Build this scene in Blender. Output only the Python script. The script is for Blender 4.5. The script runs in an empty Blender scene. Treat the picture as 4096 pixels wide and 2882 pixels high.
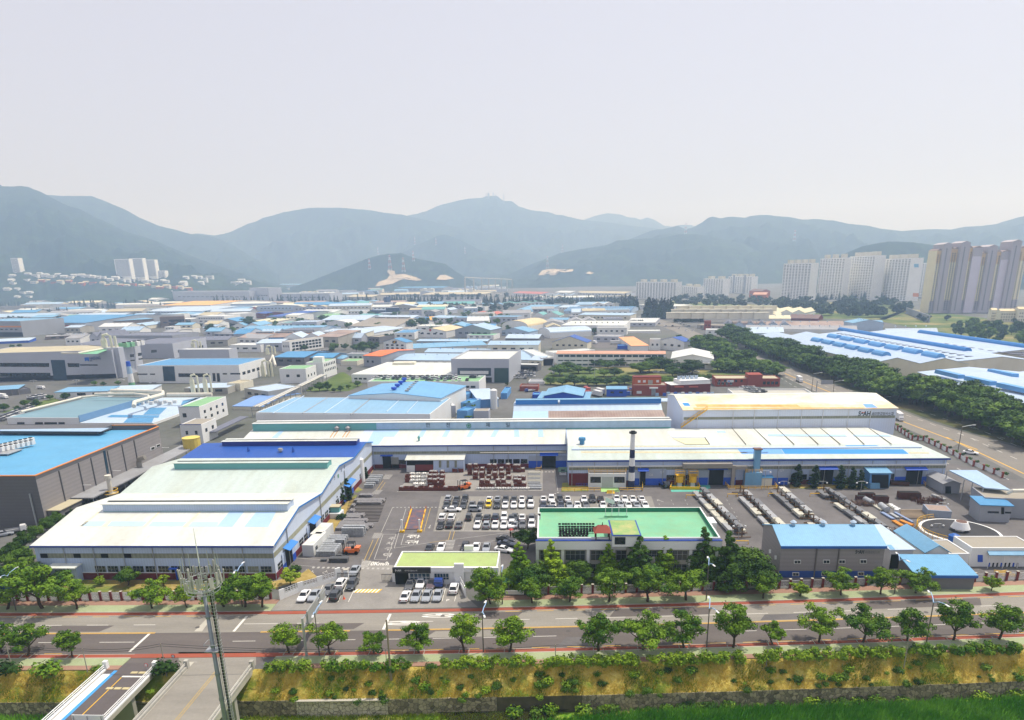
# aerial view of a factory district: camera, light, ground and hills, main works, neighbours, vehicles, vegetation, far blocks, street furniture, haze
import bpy,math,random
from mathutils import Vector as CA,Matrix,noise
from mathutils.bvhtree import BVHTree
from math import cos,sin,pi
def SV(n,i,v):n.inputs[i].default_value=v
CD=range
CC=enumerate
C=bpy.context.scene.collection
SC=bpy.context.scene
rnd=random.Random(7)
ru=rnd.uniform
F,X0,Y0,H=2750.,2048.,1945.,63.
dn=CA(((2220-X0)/F,-(10818-Y0)/F,-1)).normalized()
fw=CA(((2180-X0)/F,-(1093-Y0)/F,-1));fw=(fw-dn*fw.dot(dn)).normalized()
zz=-dn;yy=fw;xx=yy.cross(zz)
R3=Matrix((xx,yy,zz))
cd=bpy.data.cameras.new('camera');cam=bpy.data.objects.new('camera',cd);C.objects.link(cam)
cd.sensor_fit='HORIZONTAL';cd.sensor_width=36;cd.lens=36*F/4096
cd.shift_y=(Y0-1441)/4096;cd.clip_start=1;cd.clip_end=60000
cam.matrix_world=Matrix.Translation((0,0,H))@R3.to_4x4()
SC.camera=cam
SUN=CA((.36,.22,.90)).normalized()
elev=math.asin(SUN.z);azim=math.atan2(SUN.x,SUN.y)
w=bpy.data.worlds.new("World");SC.world=w;w.use_nodes=True
nt=w.node_tree;bg=nt.nodes['Background']
sky=nt.nodes.new('ShaderNodeTexSky');sky.sky_type='NISHITA';sky.sun_disc=False
sky.sun_elevation=elev;sky.sun_rotation=azim
sky.air_density=1.;sky.dust_density=4.;sky.ozone_density=1.5;sky.altitude=60
hsv=nt.nodes.new('ShaderNodeHueSaturation');SV(hsv,'Saturation',.45)
mixb=nt.nodes.new('ShaderNodeMix');mixb.data_type='RGBA';SV(mixb,0,.75)
SV(mixb,7,(5.3,5.1,5.95,1))
nt.links.new(sky.outputs[0],hsv.inputs['Color']);nt.links.new(hsv.outputs[0],mixb.inputs[6])
nt.links.new(mixb.outputs[2],bg.inputs['Color']);SV(bg,'Strength',.115)
sl=bpy.data.lights.new('sun','SUN');so=bpy.data.objects.new('sun',sl);C.objects.link(so)
sl.energy=4.1;sl.angle=math.radians(.6);sl.color=(1.,.96,.89)
so.rotation_euler=SUN.to_track_quat('Z','Y').to_euler();so.location=(0,0,300)
SC.view_settings.view_transform='Standard';SC.view_settings.look='None'
SC.view_settings.exposure=.24;SC.view_settings.gamma=1
try:
 SC.cycles.volume_step_rate=1;SC.cycles.max_bounces=5;SC.cycles.diffuse_bounces=2;SC.cycles.glossy_bounces=2;SC.cycles.transmission_bounces=2;SC.cycles.transparent_max_bounces=6;SC.cycles.volume_bounces=1
except Exception:pass
def D6(p):return R3@CA(((p[0]-X0)/F,-(p[1]-Y0)/F,-1))
def g(p,z=.0):
 r=D6(p);t=(z-H)/r.z;return CA((r.x*t,r.y*t,z))
def Dm(p,X):r=D6(p);t=X/r.x;return CA((X,r.y*t,H+r.z*t))
def Dl(p,Y):r=D6(p);t=Y/r.y;return CA((r.x*t,Y,H+r.z*t))
def Dp(p,o,n):
 r=D6(p);t=(o-CA((0,0,H))).dot(n)/r.dot(n);return CA((0,0,H))+r*t
def px(v):
 c=R3.transposed()@(CA(v)-CA((0,0,H)));return(X0+F*c.x/-c.z,Y0-F*c.y/-c.z)
K=2.242
class PT(tuple):
 def __new__(cls,x,y,o):t=tuple.__new__(cls,(x,y));t.o=o;return t
def a(i,x,y):return PT(i*1024+x/K,700+y/K,700)
def b(i,x,y):return PT(i*1024+x/K,1200+y/K,1200)
def c(i,x,y):return PT(i*1024+x/K,1750+y/K,1750)
def d(i,x,y):return PT(i*1024+x/K,2282+y/K,2282)
def PL(f,t,*v):return[f(t,v[i],v[i+1])for i in CD(0,len(v),2)]
def RC_(f,t,a_,b_,c_,d_):return PL(f,t,a_,b_,c_,b_,c_,d_,a_,d_)
def lin(v):
 v/=255.
 return v/12.92 if v<=.04045 else((v+.055)/1.055)**2.4
_m={}
def mt(name,rgb,D2=.6,var=.12,scale=.3,Dz=.0,CJ=(1,1,1),CI=None,CE=.0,CG=.15,rib=None,bump=.0,fine=.0):
 """painted / weathered surface: base colour, blotchy variation, optional stain colour, optional ribs"""
 if name in _m:return _m[name]
 m=bpy.data.materials.new(name);m.use_nodes=True;_m[name]=m
 n=m.node_tree.nodes;L=m.node_tree.links;bs=n['Principled BSDF']
 col=tuple(lin(v)for v in rgb)
 SV(bs,'Roughness',D2);SV(bs,'Metallic',Dz)
 SV(bs,'Specular IOR Level',.3)
 geo=n.new('ShaderNodeNewGeometry');mp=n.new('ShaderNodeMapping');SV(mp,'Scale',CJ)
 L.new(geo.outputs['Position'],mp.inputs['Vector'])
 nz=n.new('ShaderNodeTexNoise');SV(nz,'Scale',scale);SV(nz,'Detail',6);SV(nz,'Roughness',.65)
 L.new(mp.outputs[0],nz.inputs['Vector'])
 mr=n.new('ShaderNodeMapRange');SV(mr,1,.3);SV(mr,2,.7)
 SV(mr,3,1-var);SV(mr,4,1+var*.6)
 L.new(nz.outputs['Fac'],mr.inputs[0])
 val=mr.outputs[0]
 if fine:
  n3=n.new('ShaderNodeTexNoise');SV(n3,'Scale',scale*14);SV(n3,'Detail',3)
  L.new(geo.outputs['Position'],n3.inputs['Vector'])
  m3=n.new('ShaderNodeMapRange');SV(m3,1,.3);SV(m3,2,.7);SV(m3,3,1-fine);SV(m3,4,1+fine)
  L.new(n3.outputs['Fac'],m3.inputs[0]);mu=n.new('ShaderNodeMath');mu.operation='MULTIPLY';L.new(val,mu.inputs[0]);L.new(m3.outputs[0],mu.inputs[1]);val=mu.outputs[0]
 if rib:
  sx=n.new('ShaderNodeSeparateXYZ');L.new(geo.outputs['Position'],sx.inputs[0])
  ml=n.new('ShaderNodeMath');ml.operation='MULTIPLY';SV(ml,1,2*pi/rib[1]);L.new(sx.outputs['XYZ'.index(rib[0])],ml.inputs[0])
  sn=n.new('ShaderNodeMath');sn.operation='SINE';L.new(ml.outputs[0],sn.inputs[0])
  ma=n.new('ShaderNodeMath');ma.operation='MULTIPLY_ADD';SV(ma,1,rib[2]);SV(ma,2,1);L.new(sn.outputs[0],ma.inputs[0])
  mu=n.new('ShaderNodeMath');mu.operation='MULTIPLY';L.new(val,mu.inputs[0]);L.new(ma.outputs[0],mu.inputs[1]);val=mu.outputs[0]
 Dk=None
 if CI:
  n2=n.new('ShaderNodeTexNoise');SV(n2,'Scale',CG);SV(n2,'Detail',8);SV(n2,'Roughness',.7)
  L.new(mp.outputs[0],n2.inputs['Vector'])
  r2=n.new('ShaderNodeMapRange');SV(r2,1,.45);SV(r2,2,.75);SV(r2,3,0);SV(r2,4,CE)
  L.new(n2.outputs['Fac'],r2.inputs[0])
  mx=n.new('ShaderNodeMix');mx.data_type='RGBA';SV(mx,6,(*col,1));SV(mx,7,(*[lin(v)for v in CI],1))
  L.new(r2.outputs[0],mx.inputs[0]);Dk=mx.outputs[2]
 vm=n.new('ShaderNodeVectorMath');vm.operation='SCALE';SV(vm,0,col)
 if Dk:L.new(Dk,vm.inputs[0])
 L.new(val,vm.inputs['Scale']);L.new(vm.outputs[0],bs.inputs['Base Color'])
 if bump:
  bp=n.new('ShaderNodeBump');SV(bp,'Strength',bump);SV(bp,'Distance',.3)
  L.new(nz.outputs['Fac'],bp.inputs['Height']);L.new(bp.outputs[0],bs.inputs['Normal'])
 return m
def Cd(name,c1,c2,scale=.35,c3=None):
 if name in _m:return _m[name]
 m=bpy.data.materials.new(name);m.use_nodes=True;_m[name]=m
 n=m.node_tree.nodes;L=m.node_tree.links;bs=n['Principled BSDF']
 SV(bs,'Roughness',.65);SV(bs,'Specular IOR Level',.15)
 geo=n.new('ShaderNodeNewGeometry');oi=n.new('ShaderNodeObjectInfo')
 nz=n.new('ShaderNodeTexNoise');SV(nz,'Scale',scale);SV(nz,'Detail',5)
 L.new(geo.outputs['Position'],nz.inputs['Vector'])
 rp=n.new('ShaderNodeValToRGB');rp.color_ramp.elements[0].position=.34;rp.color_ramp.elements[1].position=.66
 rp.color_ramp.elements[0].color=(*[lin(v)for v in c1],1);rp.color_ramp.elements[1].color=(*[lin(v)for v in c2],1)
 if c3:e=rp.color_ramp.elements.new(.85);e.color=(*[lin(v)for v in c3],1)
 ad=n.new('ShaderNodeMath');ad.operation='MULTIPLY_ADD';SV(ad,1,.22);L.new(oi.outputs['Random'],ad.inputs[0]);L.new(nz.outputs['Fac'],ad.inputs[2])
 sb=n.new('ShaderNodeMath');sb.operation='SUBTRACT';SV(sb,1,.11);L.new(ad.outputs[0],sb.inputs[0])
 L.new(sb.outputs[0],rp.inputs[0])
 L.new(rp.outputs[0],bs.inputs['Base Color'])
 return m
def DQ(name,rgb=(28,38,46),D2=.12):
 if name in _m:return _m[name]
 m=mt(name,rgb,D2,.3,.8);m.node_tree.nodes['Principled BSDF'].inputs['Specular IOR Level'].default_value=.6
 return m
def woff(p):
 v=CA((0,0,0))
 while p is not None:v+=p.location;p=p.parent
 return v
class MB:
 def __init__(s):s.v=[];s.f=[]
 def add(s,vs,fs):
  o=len(s.v);s.v+=[tuple(q)for q in vs];s.f+=[tuple(i+o for i in f)for f in fs];return s
 def quad(s,*p):return s.add(p,[tuple(CD(len(p)))])
 def Dn(s,x0,y0,z0,x1,y1,z1):
  return s.add([(x0,y0,z0),(x1,y0,z0),(x1,y1,z0),(x0,y1,z0),(x0,y0,z1),(x1,y0,z1),(x1,y1,z1),(x0,y1,z1)],[(3,2,1,0),(4,5,6,7),(0,1,5,4),(1,2,6,5),(2,3,7,6),(3,0,4,7)])
 def CO(s,o,u,v,w_):
  o=CA(o);P=[o,o+u,o+u+v,o+v];P+=[q+w_ for q in P]
  return s.add(P,[(3,2,1,0),(4,5,6,7),(0,1,5,4),(1,2,6,5),(2,3,7,6),(3,0,4,7)])
 def CN(s,poly,ext):
  n=len(poly);e=CA(ext);P=[CA(q)for q in poly];P+=[q+e for q in P]
  return s.add(P,[tuple(CD(n))[::-1],tuple(CD(n,2*n))]+[(i,(i+1)%n,(i+1)%n+n,i+n)for i in CD(n)])
 def Do(s,x,y,z0,z1,r0,r1=None,n=12,cap=True):
  r1=r0 if r1 is None else r1
  P=[(x+r*cos(2*pi*i/n),y+r*sin(2*pi*i/n),z)for r,z in((r0,z0),(r1,z1))for i in CD(n)]
  return s.add(P,[(i,(i+1)%n,(i+1)%n+n,i+n)for i in CD(n)]+([tuple(CD(n))[::-1],tuple(CD(n,2*n))]if cap else[]))
 def CQ(s,pts,r,n=6,r1=None):
  pts=[CA(p)for p in pts];o=len(s.v);m_=len(pts)
  for k,p in CC(pts):
   t=(pts[min(k+1,m_-1)]-pts[max(k-1,0)]).normalized()
   q=t.orthogonal().normalized()if abs(t.z)>.95 else CA((0,0,1)).cross(t).normalized()
   q2=t.cross(q);rr=r if r1 is None else r+(r1-r)*k/(m_-1)
   for i in CD(n):al=2*pi*i/n;s.v.append(tuple(p+(q*cos(al)+q2*sin(al))*rr))
  for k in CD(m_-1):
   for i in CD(n):s.f.append((o+k*n+i,o+k*n+(i+1)%n,o+(k+1)*n+(i+1)%n,o+(k+1)*n+i))
  s.f.append(tuple(o+i for i in CD(n))[::-1]);s.f.append(tuple(o+(m_-1)*n+i for i in CD(n)));return s
 def ball(s,x,y,z,rx,ry,rz,n=10,m_=6):
  o=len(s.v);s.v.append((x,y,z-rz))
  for j in CD(1,m_):
   ph=-pi/2+pi*j/m_
   for i in CD(n):al=2*pi*i/n;s.v.append((x+rx*cos(al)*cos(ph),y+ry*sin(al)*cos(ph),z+rz*sin(ph)))
  s.v.append((x,y,z+rz));e=len(s.v)-1
  for i in CD(n):s.f.append((o,o+1+(i+1)%n,o+1+i));s.f.append((e,e-n+i,e-n+(i+1)%n))
  for j in CD(m_-2):
   for i in CD(n):q=o+1+j*n;s.f.append((q+i,q+(i+1)%n,q+n+(i+1)%n,q+n+i))
  return s
 def CT(s,name,mat,parent=None,smooth=False,D3=None):
  off=woff(parent)if parent is not None else(CA(D3)if D3 is not None else CA((0,0,0)))
  me=bpy.data.meshes.new(name);me.from_pydata([(q[0]-off.x,q[1]-off.y,q[2]-off.z)for q in s.v],[],s.f);me.update()
  if mat:me.materials.append(mat)
  if smooth:me.polygons.foreach_set('use_smooth',[True]*len(me.polygons))
  o=bpy.data.objects.new(name,me);C.objects.link(o)
  if parent is not None:o.parent=parent
  elif D3 is not None:o.location=D3
  return o
def D9(o,Db,Di=None,Dc=None,kind=None):
 if Db:o['label']=Db
 if Di:o['category']=Di
 if Dc:o['group']=Dc
 if kind:o['kind']=kind
 return o
def CY(name,D3,Db,Di,Dc=None):
 o=bpy.data.objects.new(name,None);C.objects.link(o);o.location=D3;o.empty_display_size=.5
 return D9(o,Db,Di,Dc)
def CX(o):o['kind']='structure';return o
def Ce(root,D3,rz=0,sc=1.,Db=None,mats=None,kids=True):
 """copy of a thing built at the origin, with its parts"""
 r=root.copy();C.objects.link(r);r.location=D3;r.rotation_euler=(0,0,rz);r.scale=(sc,sc,sc)if not isinstance(sc,tuple)else sc
 if Db:r['label']=Db
 if mats and r.type=='MESH' and r.name.split('.')[0]in mats:r.material_slots[0].link='OBJECT';r.material_slots[0].material=mats[r.name.split('.')[0]]
 if kids:
  for ch in root.children:
   k=ch.copy();C.objects.link(k);k.parent=r
   nm=ch.name.split('.')[0]
   if mats and nm in mats:k.material_slots[0].link='OBJECT';k.material_slots[0].material=mats[nm]
   for g2 in ch.children:
    e=g2.copy();C.objects.link(e);e.parent=k
 return r
Cg=[]
def Cf():
 for p in Cg:
  for ch in list(p.children_recursive):bpy.data.objects.remove(ch)
  bpy.data.objects.remove(p)
def Ca(body,size,o,u,n_up,mat,parent,name='lettering',Dv=.0,off=.03,thick=.02,Du=None):
 """lettering laid on a plane: o = lower left corner, u = reading direction, n_up = up direction of the letters"""
 cu=bpy.data.curves.new('t','FONT');cu.body=body;cu.size=1;cu.offset=Dv
 to=bpy.data.objects.new('t',cu);C.objects.link(to);bpy.context.view_layer.update()
 me=bpy.data.meshes.new_from_object(to.evaluated_get(bpy.context.evaluated_depsgraph_get()));bpy.data.objects.remove(to)
 xs=[v.co.x for v in me.vertices];ys=[v.co.y for v in me.vertices]
 x0,x1,y0,y1=min(xs),max(xs),min(ys),max(ys)
 sy=size/(y1-y0);sx=(Du/(x1-x0))if Du else sy
 u=CA(u).normalized();v=CA(n_up).normalized();nn=u.cross(v)
 m=MB();off_=nn*off
 m.add([CA(o)+u*((q.co.x-x0)*sx)+v*((q.co.y-y0)*sy)+off_ for q in me.vertices],[tuple(p.vertices)for p in me.polygons])
 bpy.data.meshes.remove(me)
 return m.CT(name,mat,parent)
D8='first second third fourth fifth sixth seventh eighth ninth tenth eleventh twelfth thirteenth fourteenth fifteenth sixteenth seventeenth eighteenth nineteenth'.split()
for t_ in 'twenty thirty forty fifty sixty seventy eighty ninety'.split():D8+=[t_[:-1]+'ieth']+[t_+' '+D8[k]for k in CD(9)]
D8+=['hundred '+k for k in D8[:]]
D8=D8+['two '+k for k in D8[99:198]]
def D5(X):
 X_=max(-160,min(160,X));Dk=114.4+.0567*X_+.000197*X_*X_
 return Dk+(X-X_)*(.0567+2*.000197*X_)
def xs_(x0,x1):
 out=[x0];x=x0
 while x<x1-1e-6:x=min(x1,x+(2 if-130<=x<130 else 12));out.append(x)
 return out
def DN(name,o0,o1,z,mat,x0=-420,x1=420,kerb=.0):
 m=MB();X=xs_(x0,x1)
 for i in CD(len(X)-1):
  A,B=X[i],X[i+1];P=[(A,D5(A)+o0,z),(B,D5(B)+o0,z),(B,D5(B)+o1,z),(A,D5(A)+o1,z)]
  if kerb:m.CN([(p[0],p[1],z-kerb)for p in P],(0,0,kerb))
  else:m.quad(*P)
 return CX(m.CT(name,mat))
def gm(name,c1,c2,c3,s1=.25,s2=.02,D2=.9,bump=.4):
 """ground cover: three colours mixed by two noises"""
 m=bpy.data.materials.new(name);m.use_nodes=True;n=m.node_tree.nodes;L=m.node_tree.links;bs=n['Principled BSDF']
 SV(bs,'Roughness',D2);SV(bs,'Specular IOR Level',.1)
 geo=n.new('ShaderNodeNewGeometry');A=n.new('ShaderNodeTexNoise');SV(A,'Scale',s1);SV(A,'Detail',8);SV(A,'Roughness',.75)
 B=n.new('ShaderNodeTexNoise');SV(B,'Scale',s2);SV(B,'Detail',6);SV(B,'Roughness',.6)
 L.new(geo.outputs['Position'],A.inputs['Vector']);L.new(geo.outputs['Position'],B.inputs['Vector'])
 r1=n.new('ShaderNodeValToRGB');r1.color_ramp.elements[0].position=.4;r1.color_ramp.elements[1].position=.62
 r1.color_ramp.elements[0].color=(*[lin(v)for v in c1],1);r1.color_ramp.elements[1].color=(*[lin(v)for v in c2],1)
 L.new(A.outputs['Fac'],r1.inputs[0]);mr=n.new('ShaderNodeMapRange');SV(mr,1,.48);SV(mr,2,.6);L.new(B.outputs['Fac'],mr.inputs[0])
 mx=n.new('ShaderNodeMix');mx.data_type='RGBA';L.new(mr.outputs[0],mx.inputs[0]);L.new(r1.outputs[0],mx.inputs[6]);SV(mx,7,(*[lin(v)for v in c3],1))
 L.new(mx.outputs[2],bs.inputs['Base Color'])
 if bump:
  bp=n.new('ShaderNodeBump');SV(bp,'Strength',bump);SV(bp,'Distance',.5);L.new(A.outputs['Fac'],bp.inputs['Height']);L.new(bp.outputs[0],bs.inputs['Normal'])
 return m
Ai=mt('ground_concrete',(98,98,97),.9,.25,.02,CI=(66,78,54),CE=.8,CG=.008,fine=.12)
AS=mt('yard_asphalt',(104,101,101),.85,.16,.12,CI=(70,68,70),CE=.7,CG=.09,fine=.06)
AT=mt('yard_concrete',(140,137,132),.85,.14,.15,CI=(104,100,98),CE=.6,CG=.1,fine=.06)
AY=mt('road_pale_asphalt',(138,134,126),.85,.1,.15,CJ=(.25,1.5,1),CI=(104,100,96),CE=.45,CG=.25,fine=.05)
AZ=mt('road_dark_asphalt',(94,88,86),.85,.1,.15,CJ=(.25,1.5,1),CI=(112,106,102),CE=.5,CG=.2,fine=.05)
Aa=mt('red_bike_lane',(152,78,58),.85,.15,.3,CI=(122,82,74),CE=.6)
Ab=mt('green_paving',(150,160,124),.9,.1,.4,fine=.08)
Ac=mt('pink_paving',(150,118,102),.9,.12,.4,fine=.08)
AM=mt('kerb_stone',(176,172,160),.85,.1,.4)
AH=mt('road_paint_white',(215,213,205),.7,.12,1.2)
AC=mt('worn_paint_white',(172,170,165),.8,.3,2.5)
AL=mt('road_paint_yellow',(222,172,40),.7,.15,1.2)
AK=mt('worn_paint_yellow',(176,150,84),.8,.3,2.5)
Ad=gm('dry_grass_bank',(176,150,66),(206,188,104),(108,128,42),.9,.16,bump=.8)
Ae=gm('riverbed_grass',(92,140,34),(134,170,52),(166,160,90),.8,.11,bump=.7)
Af=gm('dry_lawn',(150,130,76),(168,148,94),(104,120,56),.5,.08)
AW=gm('wild_field',(72,92,46),(98,112,60),(136,128,84),.06,.012,bump=.2)
Ag=mt('bare_earth',(184,170,146),.95,.2,.02)
def ground():
 m=MB();X=[-8400,-5000,-2600,-1200,-700,-420]+xs_(-400,400)+[420,700,1200,2600,5000,8400]
 rows=['o',190,400,900,2000,4500,9400]
 nx=len(X)
 for r in rows:
  for x in X:m.v.append((x,D5(max(-400,min(400,x)))-12.6 if r=='o' else r,.0))
 for j in CD(len(rows)-1):
  for i in CD(nx-1):m.f.append((j*nx+i,j*nx+i+1,(j+1)*nx+i+1,(j+1)*nx+i))
 CX(m.CT('ground',Ai))
ground()
def bank():
 X=[x*.5 for x in CD(-260,241)];X=[-420,-300,-200]+X+[160,260,420];nx=len(X)
 offs=[-12.6,-12.9,-13.3,-13.7,-14.1,-14.5,-14.9,-15.3,-15.7,-16.]
 m=MB()
 for j,o in CC(offs):
  for x in X:
   t=(-12.6-o)/3.4;z=-4.*t
   if 0<j<9:z+=.5*noise.fractal(CA((x*.5,o*.8,1)),1.,2.,4)
   m.v.append((x,D5(x)+o,z if j else .0))
 for j in CD(len(offs)-1):
  for i in CD(nx-1):m.f.append(((j+1)*nx+i,(j+1)*nx+i+1,j*nx+i+1,j*nx+i))
 CX(m.CT('embankment',Ad,smooth=True))
 m=MB();offs=[-16.,-17,-18,-19,-20,-21,-22,-23,-24,-26,-29,-32,-34,-40,-70,-330]
 for j,o in CC(offs):
  for x in X:
   z=-6.8+(.35*noise.fractal(CA((x*.25,o*.4,5)),1.,2.,4))
   if o<-32:z=-2 if o==-34 else 0
   m.v.append((x,D5(x)+o,z))
 for j in CD(len(offs)-1):
  for i in CD(nx-1):m.f.append(((j+1)*nx+i,(j+1)*nx+i+1,j*nx+i+1,j*nx+i))
 CX(m.CT('riverbed',Ae,smooth=True))
bank()
wm=mt('river_water',(44,46,22),.06,.3,.6);wm.node_tree.nodes['Principled BSDF'].inputs['Specular IOR Level'].default_value=.7
m=MB();P=[g(d(*q),-6.35)for q in((1,1620,1272),(2,0,1262),(2,330,1225),(2,520,1222),(2,560,1240),(2,380,1275),(2,300,1345),(2,260,1440),(1,1500,1440),(1,1750,1330))]
m.quad(*P[::-1]);CX(m.CT('water',wm))
DN('road',0,6.9,.012,AY);DN('road',-7.5,0,.012,AZ)
DN('bike_lane',6.9,8.1,.06,Aa,kerb=.07);DN('bike_lane',-8.8,-7.5,.06,Aa,kerb=.07)
for x0,x1 in((-420,-54.5),(-12,420)):
 DN('pavement',8.3,11.2,.13,Ab,x0,x1,.14);DN('pavement',11.2,13.2,.134,Ac,x0,x1,.14)
 DN('kerb',8.1,8.3,.15,AM,x0,x1,.16)
 DN('kerb',6.75,6.9,.08,AM,x0,x1,.09)
for x0,x1 in((-420,-72.5),(-47,420)):
 DN('pavement',-11.3,-9.,.13,Ab,x0,x1,.14);DN('pavement',-12.6,-11.3,.134,Ac,x0,x1,.14)
 DN('kerb',-9.,-8.8,.15,AM,x0,x1,.16);DN('kerb',-7.62,-7.5,.08,AM,x0,x1,.09)
def lines(name,mat,segs,z=.018):
 m=MB()
 for(x0,x1,o,wd)in segs:
  X=xs_(x0,x1)
  for i in CD(len(X)-1):A,B=X[i],X[i+1];m.quad((A,D5(A)+o-wd/2,z),(B,D5(B)+o-wd/2,z),(B,D5(B)+o+wd/2,z),(A,D5(A)+o+wd/2,z))
 return CX(m.CT(name,mat))
seg=[]
for s0,s1 in((-420,-73),(-53.2,-36.5),(-29.5,420)):
 seg+=[(s0,s1,.14,.13),(s0,s1,-.14,.13)]
lines('road_marking_yellow',AL,seg)
segy=[(x,x+3.2,6.5,.12)for x in[-120+i*6.2 for i in CD(9)]+[-8+i*6.2 for i in CD(20)]]+[(x,x+3.2,-7.2,.12)for x in[-120+i*6.2 for i in CD(6)]+[-46+i*6.2 for i in CD(25)]]
lines('road_marking_yellow_edge',AL,segy)
seg=[(x,x+4.2,3.15,.13)for x in[-106.2+i*9.1 for i in CD(4)]+[-47.5+9.1*k for k in CD(1)]+[-16.5+i*9.1 for i in CD(14)]]
seg+=[(x,x+4.2,-3.3,.13)for x in[-102+i*9.1 for i in CD(2)]+[-57+i*9.1 for i in CD(17)]]
seg+=[(-81.5,-75,-3.3,.13),(-57.6,-50.5,3.15,.13),(-29,-21.5,3.15,.13)]
lines('road_marking_white',AH,seg)
m=MB()
def stop(x,o0,o1,wd=.5,z=.02):
 m.quad((x,D5(x)+o0,z),(x+wd,D5(x)+o0,z),(x+wd,D5(x)+o1,z),(x,D5(x)+o1,z))
stop(-74.2,-6.6,-.3);stop(-58.6,.3,6.4);stop(-30.6,.3,6.4)
CX(m.CT('road_marking_stop',AH))
def DM(body,o,size,mat=AC,u=(1,0,0),v=(0,1,0),Du=None,name='road_marking_words',z=.02):
 t=Ca(body,size,(o[0],o[1],z),u,v,mat,None,name,.02,.0,Du=Du);CX(t);return t
for q in(d(1,1790,388),d(1,1475,455)):
 p=g(q);DM('60',(p.x,p.y-2.6+.2 if 0 else p.y,0),6.5,AH,u=(0,-1,0),v=(-1,0,0),Du=1.7)
def CU(name,pts,mat,z=.016,z0=.0):
 m=MB();P=[g(p,z0)for p in pts];P=[(q.x,q.y,z0+z)for q in P]
 s=sum((P[i][0]*P[(i+1)%len(P)][1]-P[(i+1)%len(P)][0]*P[i][1])for i in CD(len(P)))
 m.quad(*(P if s>0 else P[::-1]));return CX(m.CT(name,mat))
CU('road_patch',[d(0,1870,418),d(0,1905,418),d(0,1812,548),d(0,1742,548)],AM)
CU('side_road',[d(0,950,738),d(0,2296,735),d(1,260,740),d(0,2296,850),d(0,2215,905),d(0,1610,890),d(0,1400,930),d(0,870,930)],AZ,.008)
CU('driveway',[d(1,90,362),d(1,1990,330),d(1,1900,250),d(1,1800,60),d(1,1340,-20),d(1,950,-100),d(1,930,60),d(1,720,60),d(1,210,270)],AT,.008)
DN('bike_lane',6.9,8.1,.022,Aa,-55,-11.5)
m=MB()
m.quad((-58.8,133,.006),(-38,133,.006),(-38,128,.006),(170,140,.006),(135,226,.006),(-58.8,226,.006))
CX(m.CT('yard',AS))
CU('yard_concrete',[c(1,1410,320),c(1,2296,300),c(2,275,290),c(2,275,480),c(1,1260,490)],AT,.012)
CU('car_park',[c(1,1660,530),c(2,1250,530),c(2,1300,680),c(2,0,700),c(2,0,850),c(1,1590,845)],mt('car_park_asphalt',(132,129,124),.85,.12,.12,fine=.05),.012)
CU('lawn',[c(1,890,515),c(1,545,830),c(1,700,848),c(1,800,690),c(1,910,520)],Af,.03)
CU('lawn',[c(0,700,1280),c(1,170,1290),c(1,420,1215),c(1,470,1180),c(1,560,1262),c(1,200,1340),c(1,200,1360),c(0,330,1400),c(0,250,1345)],Af,.03)
CU('lawn',[c(2,450,410),c(2,690,400),c(2,690,480),c(2,445,488)],Af,.03)
CU('lawn',[c(3,180,405),c(3,900,405),c(3,900,465),c(3,200,460)],Af,.03)
CU('lawn',[c(1,860,420),c(1,960,470),c(1,900,500),c(1,880,460)],Af,.03)
CU('lawn',[c(2,0,1150),c(3,-20,1150),c(3,-20,1345),c(2,0,1345),c(1,1900,1345),c(1,1900,1300),c(1,2100,1250)],gm('garden_grass',(70,92,38),(96,114,48),(130,124,72)),.02)  # darker, greener grass mix than the dry lawns
Ah=gm('hill_forest',(16,34,26),(46,68,38),(24,44,30),.02,.004,bump=.6)
def ridge(name,pts,D,Df,amp=60,seed=0,rows=34,step=7,Dj=900,mat=None,zf=-6.):
 xs=[p[0]for p in pts]
 def yy_(x):
  for i in CD(len(pts)-1):
   if pts[i][0]<=x<=pts[i+1][0]:t=(x-pts[i][0])/max(1e-6,pts[i+1][0]-pts[i][0]);return pts[i][1]*(1-t)+pts[i+1][1]*t
  return pts[-1][1]
 m=MB();cols=[];x=xs[0]
 while x<=xs[-1]:cols.append(x);x+=step
 n_=len(cols)
 for j in CD(rows+4):
  for x in cols:
   p=Dl((x,yy_(x)+1.2*noise.noise(CA((x*.05,seed,0)))+.8*noise.noise(CA((x*.2,seed,3)))),D)
   if j<=rows:
    t=j/rows;Y=Df+(D-Df)*t;X=p.x*(Y/D);hgt=max(p.z,.0)
    Dk=t**1.25
    zz_=zf+(hgt-zf)*Dk
    nn=noise.ridged_multi_fractal(CA((X/420,Y/620,seed)),1.,2.1,6,1.,2.)-1.1
    zz_+=(amp*nn+9*noise.fractal(CA((X/70,Y/110,seed)),.9,2.,5))*4*t*(1-t)*min(1,hgt/150)
    lim=H+(p.z-H)*(Y/D)-.002*(D-Y);zz_=min(zz_,lim)
    m.v.append((X,Y,zz_))
   else:
    t=(j-rows)/4;m.v.append((p.x*(1+Dj*t/D),D+Dj*t,p.z*(1-t)**1.3-8*t))
 for j in CD(rows+3):
  for i in CD(n_-1):m.f.append((j*n_+i,j*n_+i+1,(j+1)*n_+i+1,(j+1)*n_+i))
 o=CX(m.CT(name,mat or Ah,smooth=True));HILLS.append(BVHTree.FromPolygons(m.v,m.f));return o
def terr(p):
 r=D6(p).normalized();best=None
 for t in HILLS:
  h=t.ray_cast(CA((0,0,H)),r)
  if h[0]and(best is None or h[3]<best[1]):best=(h[0],h[3])
 return best[0]if best else g(p)
HILLS=[]
A0=lambda L:[a(0,*q)for q in L];A1=lambda L:[a(1,*q)for q in L];A2=lambda L:[a(2,*q)for q in L];A3=lambda L:[a(3,*q)for q in L]
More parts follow.
